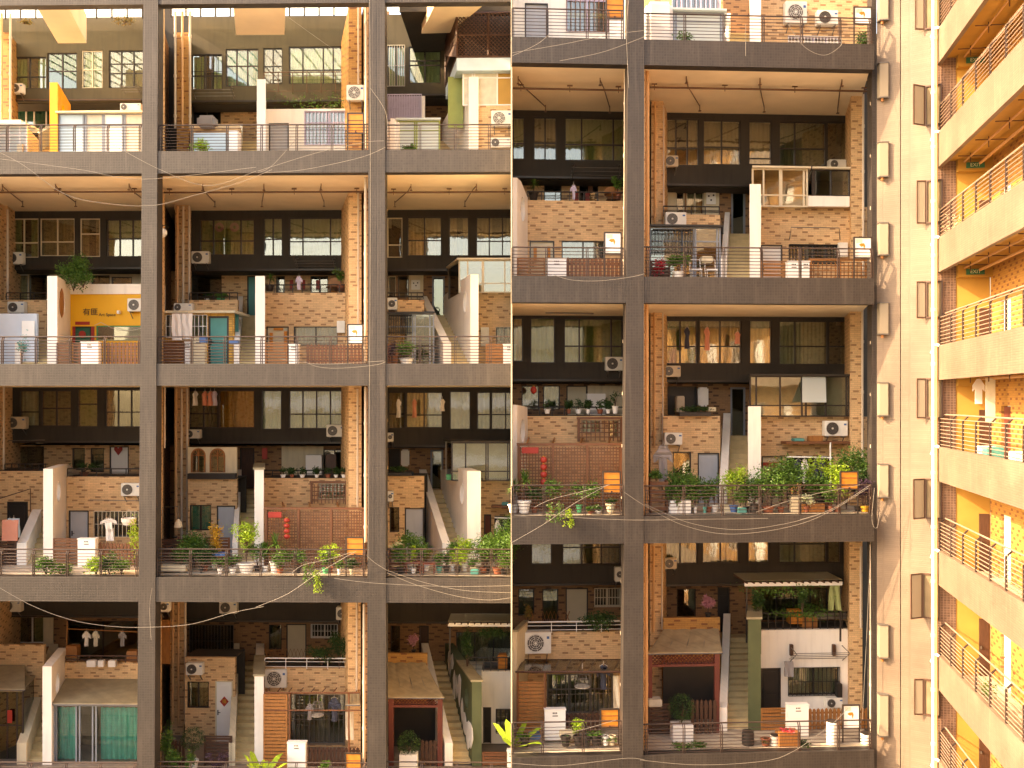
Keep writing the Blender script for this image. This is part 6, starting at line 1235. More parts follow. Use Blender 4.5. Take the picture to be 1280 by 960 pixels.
E1.part('white_panel', 'white_wall', 1008, 245, 1062, 258, 3.65, .2); E1.rod('awning_rail', 'rail', 'thin horizontal rail above the barred window', [(987, 299, 3.9), (989, 284, 3.2), (1049, 285, 3.2), (1050, 300, 3.9)], .02, 'metal_grey')
E1.box('meter_box', 'meter box', 'ac_white', 1049, 303, 1060, 321, G_ - .2, .19, 'white meter box left of the right pillar'); E1.board(1067, 296, 1090, 323, 'white notice board at the corner'); E1.fence(951, 985, 326, 'orange slatted gate', 'board', 'wood_orange'); E1.cabinet(985, 1000, 326, 'left white pier beside the orange gate'); E1.cabinet(1003, 1012, 326, 'right white pier beside the lattice')
E1.fence(1012, 1088, 326, 'golden lattice fence by the barred window', 'lattice', 'wood_orange', gap=.5)
E1.plant('bush', 848, 318, 28, .9, 'wispy bush in a white pot', 'leaf', 'white_paint', potw=14, poth=10, n=700); E1.plant('bush', 824, 320, 14, 1.4, 'magenta flowers before the porch', 'flower_red', None, n=200); E1.fence(813, 838, 326, 'dark slat fence by the porch', 'board', 'wood_dark', d=1.8)
E1.box('cushion_stack', 'cushions', 'cream_wall', 877, 320, 892, 328, 1.8, .4, 'folded cushions on a chair by the porch', bevel=.04)
for x, q in ((870, 'left'), (889, 'right')):
    r = root('metal_chair', E1.base(x, 1.7), E1.lab(q + ' small pale chair before the porch'), 'chair'); c_ = E1.base(x, 1.7)
    q_ = MB(); q_.hexa([c_ + Vector((sx * .2, sy * .2, z)) for z in (.42, .46) for sx, sy in ((-1, -1), (1, -1), (1, 1), (-1, 1))]); q_.build('seat', 'white_paint', r); q_ = MB(); q_.tube([c_ + Vector((-.2, .2, .4)), c_ + Vector((-.18, .22, .85)), c_ + Vector((.18, .22, .85)), c_ + Vector((.2, .2, .4))], .015, 5); q_.build('backrest', 'white_paint', r)
    for sx in (-1, 1):
        for sy in (-1, 1): q_ = MB(); q_.tube([c_ + Vector((sx * .18, sy * .18, 0)), c_ + Vector((sx * .18, sy * .18, .42))], .012, 4); q_.build('leg', 'white_paint', r)
E1.railing(806, 1092, 'long slatted railing before the glass porch', (810, 856, 905, 952, 1000, 1048, 1090))

# =====================================================  RIGHT, THIRD ROW
D2 = rbay(640, 783, 379, 645, 'lattice bay right of the seam'); E2 = rbay(804, 1092, 379, 645, 'right half bay of dense plants')
D2.wall(641, 372, 790, 477, U_, 'dark_wall', [(640, 397, 654, 452, (), (), 'frame_dark', 'co'), (663, 397, 694, 454, (), (), 'frame_dark', 'green_panel'), (705, 398, 779, 454, (.26, .8), (.62,), 'frame_dark', 'cg')])
soffit(D2, 641, 790, 477); mwall(D2, 641, 800, [(652, 482, 674, 512, 1, (), 'frame_dark', 'cd'), (679, 482, 700, 512, 1, (), 'frame_dark', 'cd'), (708, 482, 734, 0, 'door', 'cream_door', 'cream upstairs door')], 'brick_shaded', 480, 'room_warm'); D2.part('cream_panel', 'cream_wall', 735, 482, 780, 520, M_ - .08, .07)
D2.ac(757, 446, 779, 463, U_, 'white fan unit beside the column'); D2.rod('ceiling_light', 'pipe', 'thin grey tube under the ceiling', [(682, 391, 4.4), (742, 392, 4.4)], .03, 'metal_grey')
D2.ground_room(658, 783, 520, 'brick', [(726, 525, 752, 541, 1, (), CR, 'cw'), (760, 525, 775, 547, 1, (), CR, 'cw')], sides=False); D2.rail2(659, 783, 509, 520, G_, 'black rail lined with flower pots', 'black', 3, 8)
hw = root('screen_wall', RW.L(RW.P(640.6, 0, RW.T)[0], RW.T, D2.zf), D2.lab('white end wall with a round dent'), 'wall'); q = MB(); zt = RW.P(643, 506, RW.T)[2]; ux = RW.P(641, 0, RW.T)[0]
q.side(RW, ux, .16, [(RW.T, D2.zf), (G_, D2.zf), (G_, zt - .1), (RW.T, zt)], RW.sk, RW.T, [(a, b_ - zt + 1 + zt - 1.0 + 0 if False else zt - 1.0 + .46 * math.sin(i * .2618)) for i, (a, b_) in enumerate(hl)]); q.build('wall_panel', 'white_wall', hw)
lantern(D2, 667, 482, 493, 4.4, 'small red lantern on the upper terrace', 1); D2.box('white_cupboard', 'cupboard', 'white_paint', 734, 492, 757, 519, 6.3, .5, 'white cupboard on the upper terrace')
for i, x in enumerate((684, 711, 723, 735, 750, 760, 769)): D2.plant(('bush', 'spray')[i % 2], x, 499 if x < 765 else 486, 10, G_ - .05, ('first', 'second', 'third', 'fourth', 'fifth', 'sixth', 'seventh')[i] + ' small pot from left on the upper rail', 'leaf_dark', ('white_paint', 'terracotta')[i % 3 == 1], base=517, n=60)
D2.fence(722, 778, 524, 'brown slatted window screen', 'lattice', 'wood', d=G_ - .4, z=RW.P(750, 552, G_ - .4)[2], gap=.5); D2.fence(647, 778, 557, 'large brown lattice screen', 'lattice', 'wood', d=1.8, gap=.3)
for x, q in ((658, 'left'), (690, 'second'), (725, 'third'), (760, 'right')): D2.rod('pergola_beam', 'beam', q + ' sloping pergola bar over the screen', [(x, 556, 1.8), (x + 3, 548, 3.9)], .045, 'wood_orange')
lantern(D2, 679.5, 570, 607, 1.5, 'tall string of red lanterns'); D2.box('door_banner', 'banner', 'red', 652, 559, 673, 567, 1.6, .03, 'red festival banner on the screen'); D2.board(753, 589, 776, 617, 'orange box board at the railing', 'orange', .45, 'wood_dark')
D2.plant('palm', 655, 575, 36, .9, 'spiky yucca in a cylindrical white pot', 'leaf', 'white_paint', potw=17, poth=16); D2.plant('palm', 642, 590, 22, 1.2, 'smaller yucca at the seam', 'leaf', 'white_paint'); D2.plant('tall', 724, 608, 26, 1.0, 'thin green plant behind the railing', 'leaf', 'green_paint', potw=8, poth=10, n=240); D2.plant('bush', 763, 625, 10, .8, 'plant in a stone jar', 'leaf_dark', 'cream_wall', potw=12, poth=12)
D2.plant('trail', 692, 628, 18, -.05, 'green vine hanging over the beam', 'leaf', None, base=650, cat='plant', name='trailing_vine'); D2.plant('trail', 708, 635, 8, -.08, 'thin vine strand lower right', 'leaf_lime', None, base=656, cat='plant', name='trailing_vine'); D2.plant('bush', 748, 632, 8, .8, 'tiny plant in white pot', 'leaf', 'white_paint'); D2.plant('bush', 738, 634, 7, .7, 'tiny plant in terracotta pot', 'leaf', 'terracotta')
D2.railing(641, 779, 'dark slatted railing', (641, 680, 731, 777)); D2.downpipe(781, 381, 642, .8, 'white drain pipe left of the column', x2=779)

E2.wall(828, 375, 1062, 478, U_, 'dark_wall', [(829, 400, 872, 455, 2, (.6,), 'frame_dark', 'cg'), (874, 400, 927, 455, 2, (.6,), 'frame_dark', 'ct'), (937, 400, 965, 455, (), (), 'frame_dark', 'cw'), (974, 401, 1035, 456, (.33,), (.58,), 'frame_dark', 'cw'), (1036, 401, 1060, 456, 1, (.58,), 'frame_dark', None)])
soffit(E2, 828, 1062, 478); mwall(E2, 806, 1070, [(832, 483, 871, 0, 'door', 'black', 'wide black upstairs door'), (913, 484, 932, 0, 'door', 'frame_grey', 'glass block stair head door', 'glass_green')], 'brick_shaded', 480)
pillar(E2, 813, 829, 4.4); pillar(E2, 1063, 1079, 3.3, d1=8); crosswall(E2, 805, .6, 2.2)
E2.downpipe(808.5, 381, 642, .8, 'orange drain pipe right of the column', 'pipe_orange'); E2.downpipe(818, 382, 560, 4.2, 'thin pipe on the left brick pillar', 'pipe_orange', .045); E2.downpipe(828.5, 382, 560, 4.2, 'pale pipe right of the left brick pillar', 'pipe_white', .035); E2.downpipe(1078, 383, 572, 3.1, 'cream pipe on the right brick pillar', 'pipe_white', .045); E2.downpipe(1090, 383, 642, .8, 'tall white pipe at the wing corner')
E2.ac(829, 457, 851, 471, U_ - .1, 'tan fan unit under the upper windows', 'ac_tan'); E2.ac(831, 541, 853, 556, G_, 'white fan unit on the lower brick'); E2.ac(1031, 526, 1060, 545, G_, 'large white fan unit on the right brick')
for x, m, q, y1 in ((859, 'cloth_dark', 'long dark dress', 436), (884, 'cloth_pink', 'long rose dress', 438), (922, 'cloth_pink', 'short pink top', 430)): E2.garment(x - 4, 409 if x < 900 else 415, x + 4, y1, 5.3, 'dress', m, q + ' before the upper windows')
E2.box('water_heater', 'heater', 'white_paint', 873, 484, 886, 508, M_ - .4, .3, 'white wall water heater', bevel=.06); E2.box('storage_bin', 'bin', 'ac_tan', 846, 495, 856, 516, 6.0, .4, 'pale bin by the black upstairs door', bevel=.03)
E2.ground_room(829, 900, 520, 'brick', [(841, 565, 864, 596, 1, (), 'frame_dark', None), (872, 566, 899, 0, 'door', 'grey_door', 'grey front door')]); E2.plant('bush', 866, 508, 40, G_ + .1, 'dark fern in a parapet trough', 'leaf_dark', 'box:black', potw=40, poth=5, base=520, n=500); E2.box('parapet_tray', 'tray', 'cream_wall', 885, 509, 895, 514, G_, .3, 'small pale tray on the parapet')
E2.stairs(909, 935, 951, 508, 'flight between slim white walls', xl=899); E2.garment(817, 556, 841, 602, 2.0, 'shirt', 'cloth_grey', 'big grey t-shirt by the left pillar')
E2.ground_room(951, 1092, 521, 'brick', [(952, 570, 978, 0, 'door', 'cream_door', 'pale door with red paper'), (983, 570, 1042, 0, 'door', 'frame_dark', 'wide dark glazed door', 'glass')], sides=False)
E2.part('door_couplet', 'red', 954, 578, 972, 582, G_ - .03, .02, label='red paper strip across the pale door')
glazed(E2, 'enclosed_balcony', 938, 1062, 470, 3.7, (.06, .3, .52, .56, .76, .97), 'dark framed enclosed balcony with white blinds', 'frame_dark', 'glass', 'dark_wall', ybot=521, rows=(.27,), inner='cw', depth=1.1)
q = MB(); q.hexa([RW.W(1003, 471, 3.7), RW.W(1032, 471, 3.7), RW.W(1033, 503, 3.1), RW.W(1003, 503, 3.1)] + [p + Vector((0, .03, .02)) for p in (RW.W(1003, 471, 3.7), RW.W(1032, 471, 3.7), RW.W(1033, 503, 3.1), RW.W(1003, 503, 3.1))]); o = q.build('open_sash', 'frost', None, loc=RW.W(1003, 471, 3.7)); tag(o, E2.lab('top hung window sash propped open'), 'window sash')
E2.box('wall_shelf', 'shelf', 'wood', 983, 552, 1063, 555, 3.3, .7, 'long wooden wall shelf under the fan unit'); E2.box('plastic_basin', 'basin', 'teal', 993, 548, 1006, 552, 3.6, .4, 'teal basin on the long shelf', bevel=.03); E2.box('wooden_box', 'box', 'wood_orange', 1012, 545, 1029, 552, 3.6, .3, 'brown box on the long shelf'); E2.downpipe(1038, 553, 610, 3.0, 'short white pole under the shelf', 'white_paint', .03)
for i, (x, m) in enumerate(((998, 'cloth_dark'), (1006, 'cloth_white'), (1020, 'cloth_dark'), (1028, 'cloth_dark'))): E2.garment(x - 5, 574, x + 5, 604, 3.0, 'shirt', m, ('first navy', 'single white', 'second navy', 'rightmost navy')[i] + ' shirt below the shelf')
E2.rod('clothes_rail', 'rail', 'white clothes rail above the navy shirts', [(983, 571, 3.0), (1040, 572, 3.0)], .03, 'white_paint')
shelf(E2, 813, 835, 601, 1.0, 'reddish wooden plant stand right of the column', 'wood', 4)
EP = [('bush', 820, 588, 18, 1.0, 'low plant topping the wooden stand', 'leaf', None, 601), ('bush', 852, 590, 32, 1.3, 'wide leafy bush before the grey door', 'leaf', 'white_paint', None), ('bush', 838, 607, 10, .9, 'plant in the first small white pot', 'leaf', 'white_paint', None), ('bush', 846, 608, 9, .8, 'plant in the second small white pot', 'leaf', 'white_paint', None),
      ('bush', 869, 612, 10, 1.0, 'small plant in a wide white pot', 'leaf', 'white_paint', None), ('bush', 881, 610, 10, 1.0, 'small plant in a teal pot', 'leaf', 'teal', None), ('spray', 893, 590, 20, 1.3, 'airy plant at the stair foot', 'leaf', 'white_paint', None), ('tall', 917, 585, 24, 1.2, 'airy bright climber before the steps', 'leaf_lime', 'blue', None),
      ('bush', 926, 615, 12, .9, 'seedling in a cream urn pot', 'leaf', 'cream_wall', None), ('bush', 943, 605, 18, 1.1, 'dark leafed clump at the white wall', 'leaf_dark', 'black', None), ('tall', 960, 585, 42, .9, 'big bright green shrub in a terracotta bowl', 'leaf', 'terracotta', 'T'), ('tall', 990, 570, 40, 1.4, 'tall green shrub left of the hanging shirts', 'leaf', 'terracotta', None),
      ('spray', 1035, 560, 34, 1.6, 'tall arching bamboo by the white pole', 'leaf_lime', 'terracotta', None), ('spray', 1012, 560, 30, 1.8, 'arching bamboo below the shelf', 'leaf_lime', None, None), ('tall', 1058, 565, 30, 1.8, 'upper leafy mass behind the orange board', 'leaf', None, None), ('tall', 1080, 568, 26, 1.5, 'dense green plant beside the corner', 'leaf', None, None), ('bush', 1081, 600, 24, .9, 'dark purple shrub in a lime pot', 'leaf_purple', 'flower_yellow', None), ('tall', 964, 575, 20, 2.0, 'reddish stemmed plant before the pale door', 'leaf_dry', None, None), ('bush', 1008, 618, 14, .9, 'white flowering plant in a brown pot', 'flower_white', 'terracotta', None), ('bush', 1038, 616, 12, .9, 'small shrub in a reddish pot', 'leaf', 'terracotta', None)]
for k, x, t, wd, d, q, lf, pt, sp in EP: E2.plant(k, x, t, wd, d, q, lf, pt, potw=min(11, wd * .5) if sp != 'T' else 16, poth=9, base=sp if isinstance(sp, int) else None, n=900 if sp == 'T' else None)
for i, (x, t, wd, d, k, lf, q) in enumerate(((862, 596, 24, 1.0, 'bush', 'leaf', 'full green bush at the middle pots'), (885, 600, 20, 1.2, 'tall', 'leaf', 'upright green plant right of it'), (932, 596, 24, 1.3, 'tall', 'leaf', 'leafy shrub before the slim white wall'), (976, 590, 30, 1.0, 'tall', 'leaf', 'broad shrub left of the timber box'), (1020, 596, 28, 1.2, 'bush', 'leaf', 'green mass under the shirts'), (1046, 580, 26, 1.0, 'tall', 'leaf_lime', 'lime plant left of the orange board'), (1072, 590, 24, 1.2, 'tall', 'leaf_dark', 'dark climber at the corner'))):
    E2.plant(k, x, t, wd, d, q, lf, 'terracotta' if i % 2 else 'black', potw=9, poth=7)
for i, (x, t, q) in enumerate(((690, 600, 'thin green climber on the screen'), (740, 604, 'leafy shrub left of the orange board'), (668, 612, 'dark leafed plant right of the yucca'))): D2.plant('tall', x, t, 20, .9 + .1 * i, q, ('leaf', 'leaf', 'leaf_dark')[i], 'terracotta', potw=8, poth=7)
E2.board(1050, 589, 1073, 612, 'orange box board near the corner', 'orange', .45, 'wood_dark'); E2.box('pallet_box', 'box', 'wood_orange', 1002, 630, 1031, 0, .9, .5, 'low pale timber box at the railing', True); E2.box('plastic_crate', 'crate', 'teal', 924, 635, 934, 0, .6, .3, 'teal tub close to the railing', True, bevel=.03); E2.box('foam_box', 'box', 'white_paint', 838, 625, 864, 0, .8, .4, 'white foam box under the small pots', True, bevel=.02); E2.box('paint_bucket', 'bucket', 'cream_wall', 990, 620, 1000, 0, .9, .3, 'tall cream carton beside the terracotta bowl', True)
E2.box('stone_bench', 'bench', 'cream_wall', 905, 632, 950, 0, 1.3, .6, 'low stone bench at the stair foot', True)
for x, q in ((945, 'dark'), (940, 'light')): pass
E2.railing(806, 1091, 'long slatted railing before the crowded pots, right half', (808, 855, 903, 950, 1000, 1049, 1088))

# =====================================================  RIGHT, BOTTOM ROW
D3 = rbay(640, 780, 679, 943, 'bottom bay right of the seam'); E3 = rbay(803, 1092, 679, 943, 'bottom bay of the white wall')
D3.wall(641, 665, 790, 732, U_, 'dark_wall', [(664, 670, 690, 706, 1, (), 'frame_dark', 'cd'), (703, 670, 776, 706, 3, (.4,), 'frame_dark', 'cd')]); soffit(D3, 641, 790, 732)
mwall(D3, 641, 800, [(648, 736, 668, 770, 1, (), 'frame_dark', 'cd'), (678, 736, 698, 776, 1, (), 'frame_dark', 'cd'), (707, 735, 735, 0, 'door', 'cream_door', 'pale upstairs door'), (743, 735, 776, 758, 2, (), CR, None, 'glass', (9, 'frame_cream'))], 'brick_shaded', 720)
D3.ac(769, 709, 780, 727, U_, 'unit cut off by the column'); D3.ac(656, 791, 689, 817, G_ - .1, 'large old fan unit on the brick')
hw = root('screen_wall', RW.L(RW.P(640.6, 0, RW.T)[0], RW.T, D3.zf), D3.lab('cream end wall with a dark cap'), 'wall'); q = MB(); zt = RW.P(643, 790, RW.T)[2]; ux = RW.P(641, 0, RW.T)[0]
q.side(RW, ux, .16, [(RW.T, D3.zf), (G_, D3.zf), (G_, zt), (RW.T, zt)], RW.sk, RW.T); q.build('wall_panel', 'cream_wall', hw); q = MB(); q.side(RW, ux - .0, .2, [(RW.T - .04, zt + .001), (G_, zt + .001), (G_, zt + .08), (RW.T - .04, zt + .08)], RW.sk, RW.T); q.build('wall_cap', 'grey_roof', hw)
D3.ground_room(657, 783, 790, 'brick', [(684, 842, 766, 892, 3, (.4,), 'metal_grey', 'cd', 'glass', (14, 'metal_grey'))], sides=False); D3.rail2(658, 783, 777, 790, G_ - .1, 'white trough rail on the parapet', 'white_paint', 2, 4); zigzag(D3, 664, 712, 764, 778, G_ - .05, 'zigzag wooden trellis on the parapet')
D3.plant('bush', 745, 764, 50, G_ - .1, 'dark creeper over the trough', 'leaf_dark', None, base=788, n=700, cat='plant', name='climber'); D3.plant('tall', 660, 754, 8, G_, 'dry brown fern by the seam', 'leaf_dry', None, base=778, n=160, cat='plant', name='climber')
r = root('garden_pergola', RW.W(710, 826, 1.9), D3.lab('brown pergola frame with clear panels'), 'pergola'); q = MB()
for x in range(646, 782, 15): q.tube([RW.W(x, 840, 1.7), RW.W(x + 8, 825, 3.6)], .03, 4)
q.tube([RW.W(644, 840, 1.7), RW.W(778, 840, 1.7)], .04, 4); q.tube([RW.W(655, 825, 3.6), RW.W(778, 825, 3.6)], .04, 4); q.build('bars', 'wood_dark', r)
q = MB(); q.hexa([RW.W(646, 839.5, 1.7), RW.W(776, 839.5, 1.7), RW.W(777, 824.5, 3.6), RW.W(654, 824.5, 3.6)] + [p + Vector((0, 0, .01)) for p in (RW.W(646, 839.5, 1.7), RW.W(776, 839.5, 1.7), RW.W(777, 824.5, 3.6), RW.W(654, 824.5, 3.6))]); q.build('roof_sheet', 'glass_clear', r)
for x in (647, 681, 776): q = MB(); q.tube([RW.W(x, 840, 1.75), D3.base(x, 1.75)], .045, 5); q.build('post', 'wood', r)
D3.fence(647, 681, 852, 'tall slatted orange wooden gate', 'board', 'wood_orange', d=1.9); cage(D3, 728, 849, 2.2, 'wire bird cage under the pergola', .3); D3.garment(746, 831, 763, 862, 2.3, 'shirt', 'cloth_dark', 'black shirt with pale print'); D3.garment(767, 845, 776, 885, 2.2, 'towel', 'cw', 'long white lace cloth near the column')
D3.cabinet(681, 707, 887, 'tall white cabinet by the gate', d=1.5); D3.fence(707, 750, 891, 'dark picket fence', 'picket', 'wood_dark'); D3.board(750, 886, 774, 910, 'orange stained board near the column', 'orange', .9, 'wood'); 
for i, (x, t, wd, pt, q) in enumerate(((656, 918, 14, 'black', 'plant in a dark jar under the gate'), (707, 925, 14, 'black', 'spiky plant in a black pot'), (723, 897, 16, 'black', 'bright lime tree in a black pot'), (733, 926, 10, 'black', 'small plant right of the lime tree'), (745, 915, 16, 'black', 'upright plant in a wide dark pot'), (757, 930, 9, 'white_paint', 'small plant in a white pot'), (765, 926, 12, 'cream_wall', 'plant in a cream pot near the column'))):
    D3.plant('tall' if i in (2, 4) else ('palm' if i == 1 else 'bush'), x, t, wd, .9, q, 'leaf_lime' if i == 2 else 'leaf', pt, potw=13 if pt == 'black' else 9, poth=12)
D3.box('blue_basin', 'basin', 'blue', 661, 918, 676, 925, 1.0, .4, 'blue basin below the gate', bevel=.04); D3.box('red_basin', 'basin', 'red', 651, 919, 660, 924, 1.2, .3, 'red basin left of the blue one', bevel=.04); D3.box('trough_planter', 'planter', 'cream_wall', 700, 915, 717, 924, 1.2, .4, 'cream trough on the floor by the cabinet', bevel=.03); D3.plant('broad', 641, 880, 36, .8, 'large pale banana leaves at the seam', 'leaf_lime', None, n=7)
D3.railing(641, 778, 'dark slatted railing', (641, 678, 729, 776)); D3.downpipe(778.5, 681, 940, .8, 'white drain pipe left of the column', x2=777)
E3.wall(828, 665, 1062, 732, U_, 'dark_wall', [(829, 670, 872, 705, 2, (), 'frame_dark', 'cd'), (878, 670, 924, 704, 2, (), 'frame_dark', 'ct'), (935, 670, 962, 704, 1, (), 'frame_dark', 'cd'), (974, 670, 1034, 704, (.33,), (.3,), 'frame_dark', 'cw'), (1035, 670, 1052, 704, 1, (), 'frame_dark', 'cd')]); soffit(E3, 828, 1062, 732)
mwall(E3, 806, 1070, [(846, 736, 870, 772, 1, (), 'frame_dark', None), (897, 734, 912, 0, 'door', 'black', 'black stair head door'), (950, 736, 1035, 775, 4, (), 'frame_dark', 'cd')], 'brick_shaded', 720)
pillar(E3, 812, 828, 4.4); pillar(E3, 1062, 1078, 3.3, d1=8); crosswall(E3, 804, .6, 2.2)
E3.downpipe(808, 681, 940, .8, 'orange drain pipe right of the column', 'pipe_orange'); E3.downpipe(817, 683, 790, 4.2, 'thin pipe on the left brick pillar', 'pipe_orange', .045); E3.downpipe(827.5, 683, 787, 4.2, 'pale pipe right of the left brick pillar', 'pipe_white', .035); E3.downpipe(1076, 683, 785, 3.1, 'cream pipe on the right brick pillar', 'pipe_white', .045); E3.downpipe(1089, 681, 940, .8, 'tall white pipe at the wing corner')
E3.ac(830, 698, 846, 711, U_ - .1, 'tan fan unit near the left pillar', 'ac_tan'); E3.ac(1033, 873, 1054, 885, G_, 'white fan unit low on the white wall', bracket=False)
E3.ground_room(829, 900, 772, 'brick_gold', ()); awning(E3, 'canvas_awning', 809, 903, 816, 2.2, 787, G_, 'wrinkled tan canvas awning', 'canvas', xb0=829, xb1=898)
E3.part('shade_sheet', 'black', 829, 828, 899, 0, 3.9, .06, floor=True)  # opaque black sheet in place of the porch's inner shade
r = root('red_porch', E3.base(855, 2.3), E3.lab('dark red timber porch under the canvas awning'), 'porch'); q = MB(); latt(q, RW, RW.W(811, 824, 2.3), RW.W(898, 824, 2.3), RW.P(855, 830, 2.3)[2], RW.P(855, 818, 2.3)[2], .14); q.build('lattice', 'dull_red', r)
for x in (809, 893): q = MB(); q.lbox(RW, RW.P(x, 0, 2.3)[0], RW.P(x + 6, 0, 2.3)[0], 2.25, 2.4, E3.zf, RW.P(x, 817, 2.3)[2]); q.build('post', 'dull_red', r)
q = MB(); q.lbox(RW, RW.P(815, 0, 2.3)[0], RW.P(893, 0, 2.3)[0], 2.26, 2.38, RW.P(855, 833, 2.3)[2], RW.P(855, 830, 2.3)[2]); q.build('beam', 'dull_red', r)
E3.plant('tall', 885, 744, 14, G_ + .1, 'pink blossom plant on the parapet', 'flower_pink', 'black', base=771, n=420, potw=8, poth=5)
E3.fence(864, 897, 874, 'low brown garden gate with arched top', 'picket', 'wood_dark', d=2.2); E3.fence(811, 838, 880, 'brown board fence left of the topiary', 'board', 'wood_dark', d=2.2); E3.plant('round', 852, 867, 34, 1.6, 'round topiary in a square white planter', 'leaf_dark', 'box:white_paint', potw=26, poth=22)
E3.box('storage_stack', 'crates', 'cw', 811, 875, 828, 884, 2.0, .5, 'pale stacked cloths on the board fence', bevel=.03)
E3.stairs(909, 935, 951, 774, 'dim flight beside the olive green wall', low='white_wall', tall='green_wall', cap='grey_roof', xl=899)
u_ = RW.P(935, 0, RW.T)[0]; q = MB(); random.seed(9)
E3.ground_room(951, 1078, 787, 'white_wall', [(951, 835, 976, 0, 'door', 'black', 'black front door'), (985, 834, 1049, 869, 2, (), 'black', 'cw', 'glass', (12, 'black'))], sides=False)
E3.rail2(951, 1062, 766, 787, G_ + .1, 'wrought rail along the white wall top', 'black', 3, 12); pergola(E3, 931, 1053, 717, 733, 3.6, 'white topped pergola above the wrought rail', 14)
E3.plant('tall', 945, 733, 14, 3.5, 'vine hanging from the left pergola post', 'leaf_dark', None, base=785, n=420, cat='plant', name='climber'); E3.plant('tall', 1003, 735, 10, 3.5, 'vine strand in the pergola middle', 'leaf_dark', None, base=768, n=300, cat='plant', name='climber'); E3.plant('bush', 990, 729, 110, 3.8, 'thin leafy vines along the pergola beam', 'leaf', None, base=740, n=500, cat='plant', name='climber'); E3.plant('bush', 1000, 762, 110, 3.9, 'small leaved creeper along the wrought rail', 'leaf', None, base=772, n=420, cat='plant', name='climber')
E3.garment(1035, 732, 1052, 763, 3.6, 'trousers', 'cg', 'pale green trousers under the pergola'); E3.box('wooden_box', 'box', 'orange', 987, 763, 1003, 780, 4.3, .4, 'upright orange box behind the wrought rail'); E3.box('wooden_box', 'box', 'wood_orange', 1003, 771, 1022, 786, 4.3, .4, 'lower orange box next to the upright one'); E3.box('grey_trough', 'planter', 'metal_grey', 1021, 766, 1058, 774, 4.3, .4, 'long grey trough behind the rail')
E3.rack(985, 808, 1055, 826, G_, 'wall drying rack over the grilled window', 4); E3.garment(981, 827, 992, 846, G_ - .5, 'towel', 'cloth_grey', 'bunched grey rag hanging on the rack', False)
for x, q in ((990, 'left'), (1043, 'right')): E3.box('rack_bracket', 'bracket', 'wood_dark', x - 2, 806, x + 2, 820, G_ - .15, .14, q + ' dark upright bracket above the rack')
E3.box('speaker_box', 'speaker', 'black', 1047, 855, 1053, 873, G_ - .3, .25, 'slim black box right of the grilled window')
E3.cabinet(985, 1011, 881, 'tall white cabinet before the white wall', d=1.6); E3.board(1053, 881, 1075, 911, 'white notice board with dark frame', d=.9); E3.fence(951, 985, 885, 'orange brown fence left of the cabinet', 'board', 'wood_orange'); E3.fence(1011, 1092, 885, 'orange brown picket fence by the corner', 'picket', 'wood_orange')
for i, (x, t, wd, lf, pt, q) in enumerate(((851, 929, 28, 'leaf', None, 'low green clump at the railing'), (872, 928, 18, 'leaf', None, 'second low clump right of it'), (984, 913, 18, 'flower_red', 'box:wood_orange', 'red flowers in a wooden box planter'), (1000, 934, 26, 'leaf_dark', None, 'dark ground plant at the railing'), (957, 930, 12, 'leaf_dark', 'terracotta', 'small shrub in a round clay pot'))):
    E3.plant('bush', x, t, wd, .8, q, lf, pt, potw=26 if i == 2 else 12, poth=20 if i == 2 else 11)
def drum(b, x, d, desc, m='white_paint', r_=.2, h=.55):
    c = b.base(x, d); o_ = root('water_barrel', c, b.lab(desc), 'barrel'); q = MB(); q.lathe(c, [(r_ * .9, 0), (r_, .05), (r_ * 1.03, h * .5), (r_, h * .95), (r_ * .9, h)], 16); q.build('body', m, o_, smooth=False); q = MB(); q.lathe(c + Vector((0, 0, h)), [(r_ * .92, .001), (r_ * .95, .05), (r_ * .3, .06)], 16); q.build('lid', 'black', o_)
drum(E3, 1040, .8, 'white barrel with dark lid by the pickets', h=.85); drum(E3, 935, .9, 'black drum at the stair foot', 'black', .22, .5); drum(E3, 968, .8, 'small pale bucket beside the flowers', 'ac_white', .15, .4); drum(E2, 943, .7, 'black round bucket by the stone bench', 'black', .16, .3); drum(E3, 1082, .8, 'white lidded bucket at the corner', 'white_paint', .18, .4)
E3.box('blue_tray', 'tray', 'blue', 899, 935, 931, 0, .7, .5, 'shallow bright blue tray at the railing', True, bevel=.02)
E3.railing(805, 1091, 'long slatted railing at the bottom', (808, 855, 902, 999, 1048, 1088))

# ---------------- beige end block, between the frame and the galleries
GX, GY = 14.95, 36.0; GD = Vector((-.1770, -.9842, 0)); GN = Vector((.9842, -.1770, 0))
def GP(s, n, z): return Vector((GX, GY, 0)) + GD * s + GN * n + Vector((0, 0, z))
def hz(y, Y=36.0): return H + (HY - y) / F * Y
BW = root('beige_tower', Vector((14.2, 37, 0)), 'tall sunlit beige tiled wall between the dark frame and the galleries', 'building')
A_ = Vector(((1096 - 640) / F * 37.1, 37.1, 0)); B_ = Vector(((1125 - 640) / F * 36.7, 36.7, 0)); C_ = Vector((GX, GY, 0))
def vwall(mb, p, q, z0, z1, t=.4):
    d = (q - p).normalized(); n = Vector((-d.y, d.x, 0)) * t; mb.hexa([p + Vector((0, 0, z0)), q + Vector((0, 0, z0)), q + n + Vector((0, 0, z0)), p + n + Vector((0, 0, z0)), p + Vector((0, 0, z1)), q + Vector((0, 0, z1)), q + n + Vector((0, 0, z1)), p + n + Vector((0, 0, z1))])
B2_ = B_ + (C_ - B_).normalized() * .03
mb = MB(); vwall(mb, A_, B_, 0, H + 19, 3); mb.build('left_face', 'beige_tile', BW)
mb = MB(); vwall(mb, B2_, C_, 0, H + 19, 3); mb.build('right_face', 'beige_tile', BW)
